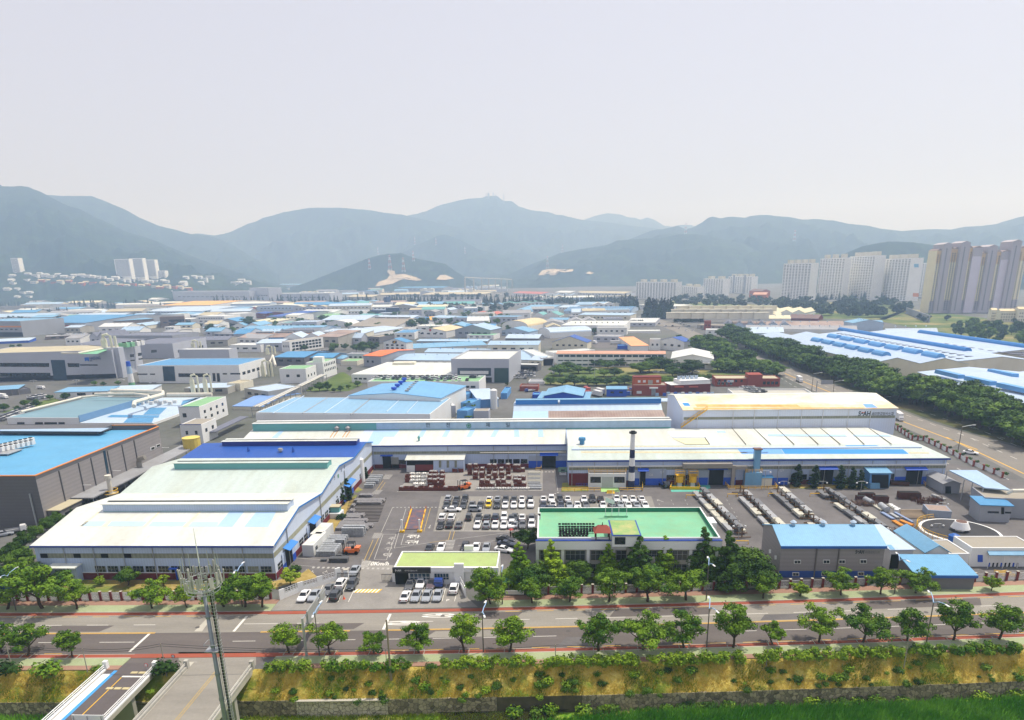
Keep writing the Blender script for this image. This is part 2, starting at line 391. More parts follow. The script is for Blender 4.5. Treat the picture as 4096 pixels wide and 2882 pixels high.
ridge('hills',A0([(-700,60),(-300,50),(0,88),(25,103),(100,105),(180,100),(260,110),(300,130),(370,155),(430,190),(520,235),(600,275),(720,310),(800,355),(870,390),(1000,445),(1130,510),(1300,560),(1420,600),(1600,680),(1800,760),(2000,830),(2200,890),(2400,960),(2600,1010)]),3600,2000,90,1)
ridge('hills',A0([(0,240),(300,190),(430,180),(550,190),(820,190),(950,240),(1140,320),(1250,385),(1430,460),(1560,490),(1700,530),(1800,540),(1925,560),(2100,640),(2300,760),(2500,880)]),4700,3600,110,2)
ridge('hills',A0([(1500,600),(1760,525),(1925,545),(2050,520),(2140,480),(2220,440)])+A1([(0,420),(60,388),(150,365),(250,335),(400,310),(480,296),(760,296),(900,308),(1040,320),(1140,340),(1230,350),(1300,356),(1500,400),(1800,470),(2296,560)])+A2([(300,700),(700,900)]),5600,4500,130,3)
ridge('hills',A1([(1100,420),(1430,352),(1520,330),(1640,275),(1820,230),(1920,212),(2030,208),(2060,192),(2160,190),(2220,235)])+A2([(0,235),(60,285),(180,320),(330,335),(390,357),(450,362),(520,380),(640,407),(800,420),(1100,460),(1350,490),(1500,560),(1900,640),(2296,700)]),6500,5000,140,4)
ridge('hills',A2([(500,450),(640,407),(740,370),(850,345),(970,355),(1040,383),(1100,385),(1150,405),(1210,382),(1270,400),(1370,460),(1450,465),(1500,450),(1600,450),(1700,480),(2000,560)]),7900,5200,140,5)
ridge('hills',A2([(1000,600),(1250,500),(1400,480),(1480,455),(1560,490),(1640,465),(1700,430),(1760,385),(1800,375),(1870,392),(1920,380),(1980,375),(2090,388),(2130,372),(2230,360)])+A3([(0,360),(60,370),(200,380),(310,403),(440,397),(520,407),(600,412),(720,440),(900,457),(1000,482),(1200,505),(1330,495),(1500,487),(1640,492),(1770,465),(1900,460),(2040,443),(2180,400),(2296,370),(2600,340),(3000,330)]),4800,3000,110,6)
ridge('hills',A1([(1900,980)])+A2([(0,880),(200,790),(340,740),(420,705),(600,670),(850,630),(940,590),(1200,570),(1350,568),(1480,535),(1560,530),(1680,535),(1800,560),(2000,600),(2296,660)])+A3([(400,760),(800,860)]),3900,3000,70,7)
ridge('hills',A3([(300,900),(620,740),(750,680),(850,640),(1000,610),(1100,598),(1300,605),(1480,630),(1700,640),(2000,640),(2296,650),(2700,640)]),2500,1750,60,8)
ridge('hills',A1([(1000,960),(1200,760),(1420,640),(1530,590),(1630,545),(1700,535),(1800,570),(1900,620),(2000,670),(2296,740)])+A2([(300,880),(600,960)]),4700,4200,80,9)
ridge('hills',A1([(300,1010),(430,975),(600,910),(700,870),(850,810),(1000,750),(1120,718),(1200,708),(1260,705),(1300,700),(1350,720),(1450,755),(1600,780),(1700,800),(1780,860),(1880,920),(2000,985),(2100,1010)]),3120,2860,30,10,rows=24,Dj=500,step=5)
for x0,x1,o0,o1,mm in((-50,-36,.6,3.,AZ),(-14,-6,3.6,6.4,AZ),(12,31,3.4,6.6,AZ),(40,52,.5,2.8,AS),(-22,-9,-3.,-.6,AY),(2,9,-6.8,-3.8,AS),(60,84,3.5,6.6,AZ),(-96,-84,.6,3,AZ)):
 m=MB().quad((x0,D5(x0)+o0,.015),(x1,D5(x1)+o0,.015),(x1+1.5,D5(x1)+o1,.015),(x0+1.5,D5(x0)+o1,.015));CX(m.CT('road_patch',mm))
for x,o_ in((-43,1.6),(-20,5.2),(4,-1.6),(28,4.8),(50,-5),(-66,2),(72,1.5)):
 CX(MB().Do(x,D5(x)+o_,.0,.022,.42,n=14).CT('manhole',mt('manhole_iron',(84,80,78),.7)))
Z3=CA((0,0,1))
def CZ(name,rgb,D2=.45,**kw):
 kw.setdefault('var',.1);kw.setdefault('scale',.08);kw.setdefault('fine',.05);kw.setdefault('rib',('X',3.3,.02))
 return mt(name,rgb,D2,**kw)
BO=CZ('roof_cream_sheet',(206,211,205),CI=(176,168,144),CE=.45,CG=.14,CJ=(.8,.12,1),rib=('X',3.1,.02),fine=.05)
BP=CZ('roof_mint_sheet',(186,199,194),CI=(160,160,136),CE=.5,CG=.14,CJ=(.8,.12,1),rib=('X',3.1,.02))
BQ=CZ('roof_sky_sheet',(110,160,194),CI=(136,172,194),CE=.5)
BR=CZ('roof_blue_sheet',(68,136,184),CI=(104,158,192),CE=.4)
BS=CZ('roof_pale_blue_sheet',(158,184,208),CI=(150,186,218),CE=.4)
BT=CZ('roof_ice_sheet',(176,194,212),CI=(170,196,226),CE=.4)
BV=CZ('roof_deep_blue_sheet',(34,80,160))
BX=CZ('navy_sheet',(28,48,132))
BY=CZ('roof_white_sheet',(206,210,208),CI=(200,198,188),CE=.3)
BZ=CZ('roof_grey_sheet',(150,152,156),CI=(126,122,118),CE=.5)
Ba=CZ('roof_dark_sheet',(104,108,124),CI=(84,84,96),CE=.5)
Bb=CZ('roof_rusty_sheet',(158,140,130),CI=(112,80,66),CE=.9,CG=.05,rib=('X',1.1,.1))
Bc=CZ('roof_tan_sheet',(206,190,150),CI=(180,160,120),CE=.5)
Bd=mt('roof_beige_flat',(180,172,146),.8,.14,.06,CI=(150,146,128),CE=.5)
Be=CZ('roof_orange_sheet',(226,112,44))
Bf=CZ('roof_salmon_sheet',(198,150,126))
Bg=CZ('roof_amber_sheet',(222,168,72))
Bh=mt('roof_green_waterproofing',(116,178,142),.6,.12,.12,CI=(138,164,116),CE=.6,CG=.2)
Bi=mt('roof_lime_waterproofing',(160,180,112),.7,.12,.3,CI=(150,150,110),CE=.5,CG=.35)
Bj=mt('teal_sheet',(98,160,160),.5,.06,.2)
Bk=mt('roof_concrete',(158,152,140),.9,.18,.15,CI=(112,106,96),CE=.6)
As=mt('wall_white',(226,228,228),.7,.06,.3,CJ=(1,1,.3),CI=(196,194,186),CE=.35)
At=mt('wall_cream',(218,214,196),.7,.07,.2,CJ=(1,1,.3),CI=(186,180,158),CE=.35)
Au=mt('wall_pale_blue_sheet',(176,192,218),.6,.06,.3,rib=('X',.6,.05))
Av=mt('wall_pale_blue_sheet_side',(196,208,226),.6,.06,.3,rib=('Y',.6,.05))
Aw=mt('wall_grey_sheet',(150,154,162),.65,.08,.2,CJ=(1,1,.3))
Ax=mt('wall_dark_grey_sheet',(112,112,116),.65,.08,.2)
Ay=mt('wall_charcoal_sheet',(96,96,100),.6,.05,.2,rib=('Z',.9,.05))
Az=mt('wall_charcoal_gable',(84,84,90),.6,.05,.2,rib=('Z',.9,.04))
A4=mt('wall_silver_panel',(178,182,192),.45,.05,.2)
A5=mt('wall_red_brick',(146,70,58),.85,.1,1.5,fine=.1)
A6=mt('wall_dark_red_brick',(112,46,46),.85,.1,1.5,fine=.1)
A7=mt('wall_orange_brick',(178,92,50),.85,.1,1.5,fine=.08)
A8=mt('wall_brown_panel',(120,106,98),.7,.1,.3)
A9=mt('wall_concrete',(170,168,160),.85,.12,.2,CJ=(1,1,.3),CI=(128,124,114),CE=.5)
BA=mt('royal_blue_paint',(36,84,190),.5,.08,.5)
BC=mt('translucent_panel_band',(132,136,122),.4,.2,.8,rib=('X',.9,.12),fine=.08)
BD=mt('translucent_panel_band_side',(150,152,132),.4,.2,.8,rib=('Y',.9,.12),fine=.08)
BG=mt('maroon_brick',(104,36,44),.8,.12,1.2,fine=.06)
AD=DQ('window_glass');AI=DQ('blue_glass',(36,64,82),.08)
AE=mt('dark_opening',(22,24,28),.9,.2,.5)
AA=mt('white_frame',(214,216,216),.6,.05)
AB=mt('galvanised_steel',(168,172,176),.45,.12,.8,Dz=.4)
AG=mt('yellow_safety_paint',(224,176,30),.55,.1,1.)
AF=mt('black_paint',(26,27,30),.5,.1)
AO=mt('white_pipe_cladding',(214,210,196),.5,.1,.6)
AJ=mt('blue_eaves_trim',(34,64,150),.5,.05)
AN=mt('dark_sign_lettering',(34,44,52),.6,.02)
BLD=[]
class Bld:
 """a building from photographed eave points; u along the front, w away from the camera"""
 def __init__(s,Db,L,R,yb=None,h=None,D=20,ridge=None,Dd=0,De='flat',Dg=As,DL=BS,Di='factory building',name='factory_building',Dc=None,over=.35,par=.5,Dk=.0,mon=None,DZ=False,wdir=None,Dh=None,kind='wall',D3=None,n=1):
  if D3:A,B=CA(D3[0]),CA(D3[1])
  else:
   if h is None:q=g((L[0],L.o+yb/K),Dk);h=Dl(L,q.y).z-Dk
   A=g(L,h+Dk);B=g(R,h+Dk);A.z=Dk;B.z=Dk
  if DZ:B.y=A.y
  s.h=h;s.u=(B-A).normalized();s.w=wdir or CA((-s.u.y,s.u.x,0));s.W=(B-A).length;s.A=A;s.Dk=Dk;s.Db=Db
  if ridge:q=g(ridge,h+Dk+Dd);D=(q-A).dot(s.w)*(2 if De=='gx' else 1)
  s.D=D;s.Dd=Dd;ce=A+s.u*s.W/2+s.w*D/2;BLD.append((ce.x,ce.y,s.W,D));s.De=De;s.parts={}
  s.r=CY(name,A,Db,Di,Dc)
  P=s.pt;W_,h_=s.W,h
  s.Dw=-.4 if Dk==0 else-9
  m=MB();z0=s.Dw
  if De=='flat':
   m.CN([P(0,0,z0),P(W_,0,z0),P(W_,D,z0),P(0,D,z0)],(0,0,h-z0));m.CT('wall',Dg,s.r)
   t=.3;m=MB()
   for(x0,y0,x1,y1)in((0,0,W_,t),(0,D-t,W_,D),(0,t,t,D-t),(W_-t,t,W_,D-t)):
    m.CN([P(x0,y0,h),P(x1,y0,h),P(x1,y1,h),P(x0,y1,h)],(0,0,par))
   m.CT('parapet',Dh or Dg,s.r)
   s.DK=MB().CN([P(t,t,h+.003),P(W_-t,t,h+.003),P(W_-t,D-t,h+.003),P(t,D-t,h+.003)],(0,0,.07)).CT('roof',DL,s.r)
   s.rz=h+.075;s.rn=CA((0,0,1))
  elif De=='gx':
   m.CN([P(0,0,z0),P(0,D,z0),P(0,D,h),P(0,D/2,h+Dd),P(0,0,h)],s.u*W_);m.CT('wall',Dg,s.r)
   sl=CA((0,0,1));m=MB();th=.18;k=Dd/(D/2)
   for y0,z_0,y1,z1 in((-over,h-over*k,D/2,h+Dd),(D/2,h+Dd,D+over,h-over*k)):
    m.CN([P(-over,y0,z_0+.01),P(W_+over,y0,z_0+.01),P(W_+over,y1,z1+.01),P(-over,y1,z1+.01)],(0,0,th))
   s.DK=m.CT('roof',DL,s.r);s.rz=h+th+.015;s.rn=(Z3*1-s.w*k).normalized()
  elif De=='gy':
   m=MB();m2=MB();bw=W_/n;k=Dd/(bw/2);th=.18
   for i in CD(n):
    x=i*bw
    m.CN([P(x,0,z0),P(x+bw,0,z0),P(x+bw,0,h),P(x+bw/2,0,h+Dd),P(x,0,h)],s.w*D)
    for x0,z_0,x1,z1 in((x-(over if i==0 else 0),h-(over*k if i==0 else 0),x+bw/2,h+Dd),(x+bw/2,h+Dd,x+bw+(over if i==n-1 else 0),h-(over*k if i==n-1 else 0))):
     m2.CN([P(x0,-over,z_0+.01),P(x1,-over,z1+.01),P(x1,D+over,z1+.01),P(x0,D+over,z_0+.01)],(0,0,th))
   m.CT('wall',Dg,s.r);s.DK=m2.CT('roof',DL,s.r);s.rz=h+th;s.rn=Z3
  elif De=='shed':
   m.CN([P(0,0,z0),P(0,D,z0),P(0,D,h+Dd),P(0,0,h)],s.u*W_);m.CT('wall',Dg,s.r)
   k=Dd/D;m=MB().CN([P(-over,-over,h-over*k+.01),P(W_+over,-over,h-over*k+.01),P(W_+over,D+over,h+Dd+over*k+.01),P(-over,D+over,h+Dd+over*k+.01)],(0,0,.18))
   s.DK=m.CT('roof',DL,s.r);s.rz=h+.195;s.rn=(Z3-s.w*k).normalized()
  elif De=='arch':
   m2=MB();k=12;arc=[(W_*(.5-.5*cos(pi*i/k)),h+Dd*sin(pi*i/k))for i in CD(k+1)]
   m.CN([P(0,0,z0),P(W_,0,z0)]+[P(x,0,z)for x,z in arc[::-1]],s.w*D);m.CT('wall',Dg,s.r)
   for i in CD(k):m2.CN([P(arc[i][0],-over,arc[i][1]+.02),P(arc[i+1][0],-over,arc[i+1][1]+.02),P(arc[i+1][0],D+over,arc[i+1][1]+.02),P(arc[i][0],D+over,arc[i][1]+.02)],(0,0,.15))
   s.DK=m2.CT('roof',DL,s.r);s.rz=h;s.rn=Z3
  if Dh and De in('gx','shed'):
   MB().CO(P(-over,-over-.06,h-.45),s.u*(W_+2*over),-s.w*.08,Z3*.5).CT('eaves_trim',Dh,s.r)
  if mon:s.monitor(*mon)
 def pt(s,x,y,z):return s.A+s.u*x+s.w*y+Z3*z
 def rp(s,x,y):
  k={'gx':s.Dd/(s.D/2),'shed':s.Dd/s.D}.get(s.De,0);yy_2=y
  if s.De=='gx' and y>s.D/2:yy_2=s.D-y
  return s.pt(x,y,s.rz+k*yy_2)
 def monitor(s,n=1,f=.8,hh=1.2,wd=2.2,mat=None,y=None,gap=.15):
  y=s.D/2 if y is None else y;mat=mat or BS;L_=s.W*f/n
  zb=s.h+s.Dd-.3 if s.De in('gx','gy','arch')else s.h
  for i in CD(n):
   x0=s.W*(1-f)/2+i*L_+L_*gap/2 if s.De!='gy' else 0
   m=MB().CO(s.pt(x0,y-wd/2,zb),s.u*L_*(1-gap),s.w*wd,Z3*hh)
   m.CO(s.pt(x0-.2,y-wd/2-.3,zb+hh+.004),s.u*(L_*(1-gap)+.4),s.w*(wd+.6),Z3*.15);m.CT('roof_vent',mat,s.r)
 def CK(s,EC,n,z0,z1,x0=.06,x1=.94,fill=.6,mat=None,frame=False,name='window',per=None):
  """a row of single windows on one side: f front, r right, l left"""
  if EC=='f':o,U,N,Wd=s.pt(0,0,0),s.u,-s.w,s.W
  elif EC=='r':o,U,N,Wd=s.pt(s.W,0,0),s.w,s.u,s.D
  else:o,U,N,Wd=s.pt(0,s.D,0),-s.w,-s.u,s.D
  st=Wd*(x1-x0)/n;w0=st*fill;q=getattr(s,'nwin',0);mm=None;over_=MB()
  for i in CD(n):
   p=o+U*(Wd*x0+st*i+(st-w0)/2)+Z3*z0
   if q>=100:over_.CO(p+N*.0,U*w0,N*.06,Z3*(z1-z0));continue
   if mm is None:
    bx_=MB().CO(CA((0,0,0)),U*w0,N*.06,Z3*(z1-z0));ob=bx_.CT(name,mat or AD);mm=ob.data;ob.parent=s.r;ob.location=p-s.A
    if frame:fr=MB().CO(CA((0,0,0))-U*.08-Z3*.1,U*(w0+.16),N*.1,Z3*.1);fr.CO(CA((0,0,z1-z0))-U*.08,U*(w0+.16),N*.1,Z3*.08);fr.CO(U*(w0/2-.04),U*.08,N*.09,Z3*(z1-z0));fo=fr.CT('frame',AA);fo.parent=ob;fm=fo.data
   else:
    ob=bpy.data.objects.new(name,mm);C.objects.link(ob);ob.parent=s.r;ob.location=p-s.A
    if frame:fo=bpy.data.objects.new('frame',fm);C.objects.link(fo);fo.parent=ob
   q+=1
  s.Dx=q
  if over_.v:o2=over_.CT('window_field',mat or AD,s.r);o2['kind']='stuff'
  return s
 def band(s,EC,z0,z1,mat=None,name='window_band',x0=.0,x1=1.,off=.05):
  if EC=='f':o,U,N,Wd=s.pt(0,0,0),s.u,-s.w,s.W
  elif EC=='r':o,U,N,Wd=s.pt(s.W,0,0),s.w,s.u,s.D
  else:o,U,N,Wd=s.pt(0,s.D,0),-s.w,-s.u,s.D
  MB().CO(o+U*(Wd*x0+.02)+Z3*z0,U*(Wd*(x1-x0)-.04),N*off,Z3*(z1-z0)).CT(name,mat or AD,s.r);return s
 def CL(s,name,pts,mat,off=.06,EC='f',th=None):
  o,N={'f':(s.pt(0,0,0),-s.w),'r':(s.pt(s.W,0,0),s.u),'l':(s.pt(0,0,0),-s.u)}[EC]
  return MB().CN([Dp(p,o,N)for p in pts][::-1],N*off).CT(name,mat,s.r)
 def CM(s,name,pts,mat,off=.03):
  o=s.rp(0,0)
  return MB().CN([Dp(p,o,s.rn)+s.rn*.004 for p in pts][::-1],s.rn*off).CT(name,mat,s.r)
 def DX(s,n,y,mat=BS,r=.5,hh=.9,x0=.1,x1=.9,name='roof_ventilator'):
  for i in CD(n):
   p=s.rp(s.W*(x0+(x1-x0)*(i+.5)/n),y)
   MB().Do(p.x,p.y,p.z-.1,p.z+hh*.6,r*.6,n=8).Do(p.x,p.y,p.z+hh*.6+.003,p.z+hh,r,r*.3,n=8).CT(name,mat,s.r)
  return s
def rect(p0,p1):return[(p0[0],p0[1]),(p1[0],p0[1]),(p1[0],p1[1]),(p0[0],p1[1])]
XL,XR=-112.,-58.8
prof=[(134.8,8.),(151.1,11.),(168.1,9.),(184.6,11.8),(200.,10.1),(215.1,11.2),(223.9,9.2)]
LW=CY('workshop',(XL,134.8,0),'long cream roofed workshop with three ridges at the street corner, left of the yard','workshop')
MB().CN([(XL,134.8,-.3),(XL,223.9,-.3)]+[(XL,y,z)for y,z in prof[::-1]],(XR-XL,0,0)).CT('wall',Au,LW)
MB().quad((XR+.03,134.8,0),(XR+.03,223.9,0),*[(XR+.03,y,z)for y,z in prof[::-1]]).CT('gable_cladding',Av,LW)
for mat,idx in((BO,[0,1]),(BP,[2,3]),(BV,[4,5])):
 m=MB()
 for i in idx:
  (y0,z0),(y1,z1)=prof[i],prof[i+1]
  if i==0:y0-=.5;z0-=.09
  m.CN([(XL-.5,y0,z0+.01),(XR+.5,y0,z0+.01),(XR+.5,y1,z1+.01),(XL-.5,y1,z1+.01)],(0,0,.2))
 m.CT('roof',mat,LW)
def lplane(p,off=.0):q=Dm(p,XR);return CA((XR+off,q.y,q.z))
m=MB()
for i in CD(6):
 (y0,z0),(y1,z1)=prof[i],prof[i+1];m.CN([(XR+.5,y0,z0-.15),(XR+.5,y1,z1-.15),(XR+.5,y1,z1+.24),(XR+.5,y0,z0+.24)],(.06,0,0))
m.CT('fascia',mt('blue_fascia',(44,120,196),.5,.05),LW)
MB().Dn(XL-.5,134.16,7.75,XR+.5,134.24,8.15).CT('eaves_trim',AJ,LW)
def C9(x0,x1,y0,y1,zb,zt,mat,parent,name='roof_monitor',top=BO,slot=True):
 o=MB().Dn(x0,y0,zb,x1,y1,zt).CT(name,mat,parent)
 m=MB();w_=(y1-y0)
 m.Dn(x0-.2,y0-.25,zt+.003,x1+.2,y0+w_*.36,zt+.12);m.Dn(x0-.2,y0+w_*.64,zt+.003,x1+.2,y1+.25,zt+.12);m.CT('cap',top,o)
 if slot:MB().Dn(x0,y0+w_*.37,zt+.003,x1,y0+w_*.63,zt+.03).CT('slot',AE,o)
 return o
C9(-104.6,-60.2,149.,153.2,10.4,12.6,Au,LW)
C9(-104.9,-61.,182.6,186.6,11.2,13.4,Bj,LW,top=BP)
C9(-104.6,-60.6,212.,216.,10.4,12.6,BX,LW,top=BO)
MB().Dn(-104.6,148.93,10.5,-60.2,148.99,10.9).CT('flashing',Bj,LW)
def DC(name,pts,mat,i=0):
 (y0,z0),(y1,z1)=prof[i],prof[i+1];nn=CA((0,-(z1-z0),y1-y0)).normalized();o=CA((0,y0,z0+.21))
 return MB().CN([Dp(p,o,nn)+nn*.004 for p in pts][::-1],nn*.02).CT(name,mat,LW)
Bx=mt('patch_light_blue',(166,196,224),.5,.05);By=mt('patch_grey_blue',(178,200,212),.5,.06);Bz=mt('patch_cream',(224,214,184),.5,.08);B0=mt('patch_lavender',(196,206,232),.5,.05)
for q in([(770,753),(955,753),(910,797),(718,797)],[(1000,755),(1322,756),(1285,799),(958,798)],[(1372,757),(1680,758),(1640,800),(1325,800)],[(1730,760),(1960,760),(1945,802),(1690,801)]):
 DC('roof_patch',[c(0,*p)for p in q],By)
for q in([(2060,665),(2190,667),(2085,803),(1945,802)],):DC('roof_patch',[c(0,*p)for p in q],Bx)
DC('roof_patch',[c(0,2296,672),c(1,180,668),c(1,108,806),c(0,2190,803)],Bx)
for q in([(1425,668),(1440,668),(1310,799),(1283,799)],[(1790,668),(1806,668),(1672,801),(1640,801)],[(880,668),(900,668),(745,797),(718,797)],[(985,750),(1000,750),(958,799),(916,799)]):DC('roof_seam',[c(0,*p)for p in q],Bz)
DC('roof_patch',[c(1,235,560),c(1,305,560),c(1,285,575),c(1,240,575)],B0,0)
def DF(x0,x1,z0,z1,mat,name,t=.05,par=LW,Y=134.8):return MB().Dn(x0,Y-t,z0,x1,Y,z1).CT(name,mat,par)
DF(XL+1.,XR-.1,5.05,6.15,BC,'translucent_band')
for x in(-110.9,-103.4,-97.2,-92.):DF(x,x+1.6,5.1,6.1,AE,'window',.08)
DF(XL+.1,XR-.1,.0,1.55,BG,'brick_plinth',.12)
DF(XL+.1,XR-.1,1.55,1.68,AA,'sill',.16)
for i in CD(18):
 x=-110.6+i*2.86
 if 1<=i<=3:continue
 o=DF(x,x+2.4,1.75,3.15,AD if rnd.random()<.7 else BC,'window',.07);m=MB()
 for k in CD(4):m.Dn(x+k*.78,134.68,1.75,x+k*.78+.07,134.73,3.15)
 m.Dn(x,134.68,2.45,x+2.4,134.73,2.51);m.CT('frame',AB,o)
for i in CD(1,8):x=XL+i*6.65;MB().Do(x,134.62,0,7.7,.09,n=6).CT('downpipe',AB,LW)
q0,q1=Dp(c(0,525,1255),CA((0,134.8,0)),CA((0,1,0))),Dp(c(0,725,1130),CA((0,134.8,0)),CA((0,1,0)))
MB().Dn(q0.x,132.9,0,q1.x,134.79,3.6).CT('porch',Au,LW)
MB().Dn(q0.x-.5,132.,3.61,q1.x+.3,134.79,3.85).CT('porch_roof',BO,LW)
q0=Dp(c(0,1555,1260),CA((0,134.8,0)),CA((0,1,0)));dr=DF(q0.x,q0.x+1.1,.1,2.7,AE,'door',.1);MB().Dn(q0.x-.3,133.9,2.72,q0.x+1.5,134.7,2.85).CT('canopy',BA,dr);MB().Dn(q0.x+1.15,134.,.1,q0.x+1.23,134.7,2.6).CT('door_leaf',BA,dr)
def DH(y0,y1,z0,z1,mat,name,t=.05,par=LW):return MB().Dn(XR+.031,y0,z0,XR+.031+t,y1,z1).CT(name,mat,par)
DH(134.9,223.8,5.1,6.2,BD,'translucent_band');DH(134.9,223.8,0,1.45,BG,'brick_plinth',.1)
for y in(136.2,139.6,150.,153.4,156.8,166.5,170,173.5,180,184,195,206):
 o=DH(y,y+2.6,1.6,3.,AD,'window',.07);MB().Dn(XR+.1,y,2.27,XR+.13,y+2.6,2.33).Dn(XR+.1,y+1.27,1.6,XR+.13,y+1.33,3.).CT('frame',AA,o)
def gate_side(p0,p1,ztop,Db=None):
 y0,y1=sorted((Dm(p0,XR).y,Dm(p1,XR).y))
 o=DH(y0,y1,0,ztop,AE,'doorway',.12)
 for ya in(y0-1.9,y1+.02):MB().Dn(XR+.16,ya,.0,XR+.24,ya+1.88,ztop).CT('door_leaf',Au,o)
 for ya in(y0-1.9,y1+.02):MB().Dn(XR+.25,ya,.0,XR+.28,ya+1.88,1.7).CT('blue_panel',BA,o)
 MB().CN([(XR+.1,y0-.6,ztop+.9),(XR+.1,y1+.6,ztop+.9),(XR+1.7,y1+.6,ztop+.3),(XR+1.7,y0-.6,ztop+.3)],(0,0,.12)).CT('canopy',mt('blue_canopy_sheet',(62,128,206),.5,.08,rib=('Y',.3,.08)),o)
gate_side(c(1,262,1120),c(1,325,1090),4.3);gate_side(c(1,478,850),c(1,530,800),4.3);gate_side(c(1,800,560),c(1,850,440),4.)
for y in(143.,167.,190.):MB().Do(XR+.2,y,0,9,.12,n=6).CT('downpipe',AB,LW)
for ch,p in zip('안전제일',((662,415),(700,385),(760,318),(788,285))):
 q=Dm(c(1,*p),XR);Ca(ch,1.1,(XR+.04,q.y,q.z),(0,1,0),Z3,AN,LW,'wall_lettering')
MB().Dn(XR+.04,Dm(c(1,730,345),XR).y,8.4,XR+.07,Dm(c(1,730,345),XR).y+1.1,9.5).CT('safety_emblem',mt('sign_green',(86,150,120),.6),LW)
for i,p in CC((c(1,222,135),c(1,335,135),c(0,2230,130))):
 q=g(p,10.6)
 if i==0:MB().Do(q.x,q.y,10.2,11.3,.35,n=8).Do(q.x,q.y,11.303,11.9,.9,.7,n=8).CT('roof_ventilator',BZ,LW)
 else:MB().Do(q.x,q.y,10.2,11.2,.6,.3,n=8).Do(q.x,q.y,11.203,12.4,.5,.1,n=8).CT('roof_cowl',BV,LW)
MX0=-105.5
MH=CY('main_hall',(MX0,224,0),'very long low factory hall with cream roof and ridge monitor behind the yard','factory hall')
MYb,MZb=236.6,10.25
prm=[(224.,8.),(236.6,10.25),(241.5,10.9),(256,8.5)]
MB().CN([(MX0,224,-.3),(MX0,256,-.3)]+[(MX0,y,z)for y,z in prm[::-1]],(7.-MX0,0,0)).CN([(7.003,224,-.3),(7.003,256,-.3),(7.003,256,8.5),(7.003,241.5,10.9),(7.003,236.6,10.25),(7.003,224,10.)],(36,0,0)).CT('wall',Au,MH)
m=MB()
for i in CD(3):
 (y0,z0),(y1,z1)=prm[i],prm[i+1]
 if i==0:y0-=.4;z0-=.07
 m.CN([(MX0-.3,y0,z0+.01),(7.,y0,z0+.01),(7.,y1,z1+.01),(MX0-.3,y1,z1+.01)],(0,0,.2))
m.CT('roof',BO,MH)
tz=Dl(b(1,1000,1105),236.9).z
C9(-104.8,43.5,237.,242.2,9.8,tz,BS,MH,top=BY)
MB().Dn(-104.8,236.9,10.3,Dl(b(1,1078,1130),236.9).x,236.97,tz-.1).CT('teal_cladding',Bj,MH)
MB().Dn(Dl(b(1,1078,1130),236.9).x,236.9,10.3,43.5,236.97,10.7).CT('flashing',Bj,MH)
for ch,X_ in zip('안전+제일',(1545,1725,1908,2082,2262)):
 q=Dl(b(1,X_,1142),236.9)
 if ch=='+':
  q=Dl(b(1,X_,1130),236.9);m=MB()
  for i in CD(20):
   a0_,a1_=2*pi*i/20,2*pi*(i+1)/20
   m.quad(*[(q.x+r*cos(t),236.86,q.z+r*sin(t))for r,t in((.85,a0_),(.85,a1_),(.65,a1_),(.65,a0_))])
  m.Dn(q.x-.45,236.86,q.z-.13,q.x+.45,236.89,q.z+.13).Dn(q.x-.13,236.855,q.z-.45,q.x+.13,236.859,q.z+.45).CT('safety_emblem',mt('sign_green2',(40,130,90),.6),MH)
 else:Ca(ch,1.6,(q.x-.8,236.88,q.z),(1,0,0),Z3,AN,MH,'monitor_lettering')
def DA(name,pts,mat,par=MH):
 nn=CA((0,-2.25,12.6)).normalized();o=CA((0,224,8.215))
 return MB().CN([Dp(p,o,nn)+nn*.004 for p in pts][::-1],nn*.02).CT(name,mat,par)
DA('roof_patch',[b(1,230,1160),b(1,265,1160),b(1,165,1268),b(1,105,1268)],Bx)
DA('roof_patch',[b(1,1060,1165),b(1,1290,1165),b(1,1240,1228),b(1,1150,1228),b(1,1100,1300),b(1,985,1300)],Bx)
DA('roof_patch',[b(1,975,1165),b(1,1055,1165),b(1,975,1300),b(1,905,1300)],B0)
for x in(1450,1665,1885,2100):DA('roof_patch',[b(1,x+40,1165),b(1,x+80,1165),b(1,x+45,1230),b(1,x,1230)],Bx)
for x in(20,235,455,670):
 DA('roof_patch',[b(2,x,1165),b(2,x+40,1165),b(2,x+48,1230),b(2,x,1230)],Bx)if g(b(2,x,1200),9.5).x<2 else None
for p,rr in((b(1,728,1175),.9),(b(1,826,1175),.9),(b(1,1462,1265),.5)):
 q=Dp(p,CA((0,224,8.2)),CA((0,-2.25,12.6)));MB().Do(q.x,q.y,q.z-.2,q.z+.9,rr*.6,n=10).Do(q.x,q.y,q.z+.903,q.z+1.2,rr,rr,n=10).Do(q.x,q.y,q.z+1.203,q.z+1.8,rr,.1,n=10).CT('roof_ventilator',BZ if rr>.6 else Bj,MH)
rustm=mt('rust_streaks',(196,150,96),.7,.35,1.5)
for x in(690,720,800,830):DA('rust_streak',[b(1,x+8,1178),b(1,x+18,1178),b(1,x-40,1262),b(1,x-48,1262)],rustm)
q=g(b(1,190,1190),9.8);MB().Do(q.x,q.y,9.3,12.,.35,n=8).Do(q.x,q.y,12.003,12.2,.5,n=8).CT('roof_flue',mt('rusty_steel',(110,84,74),.8,.3,1),MH)
MB().Dn(-58.6,223.5,7.7,6.9,223.58,8.15).CT('eaves_trim',AJ,MH)
def mf(x0,x1,z0,z1,mat,name,t=.06,par=MH,Y=224.):return MB().Dn(x0,Y-t,z0,x1,Y,z1).CT(name,mat,par)
mf(-58.5,6.9,4.9,5.9,BC,'translucent_band');mf(-58.5,6.9,0,1.4,BG,'brick_plinth',.1)
MB().CQ([(-22,222.9,5.6),(6.8,222.9,5.6)],.14).CT('pipe',AO,MH)
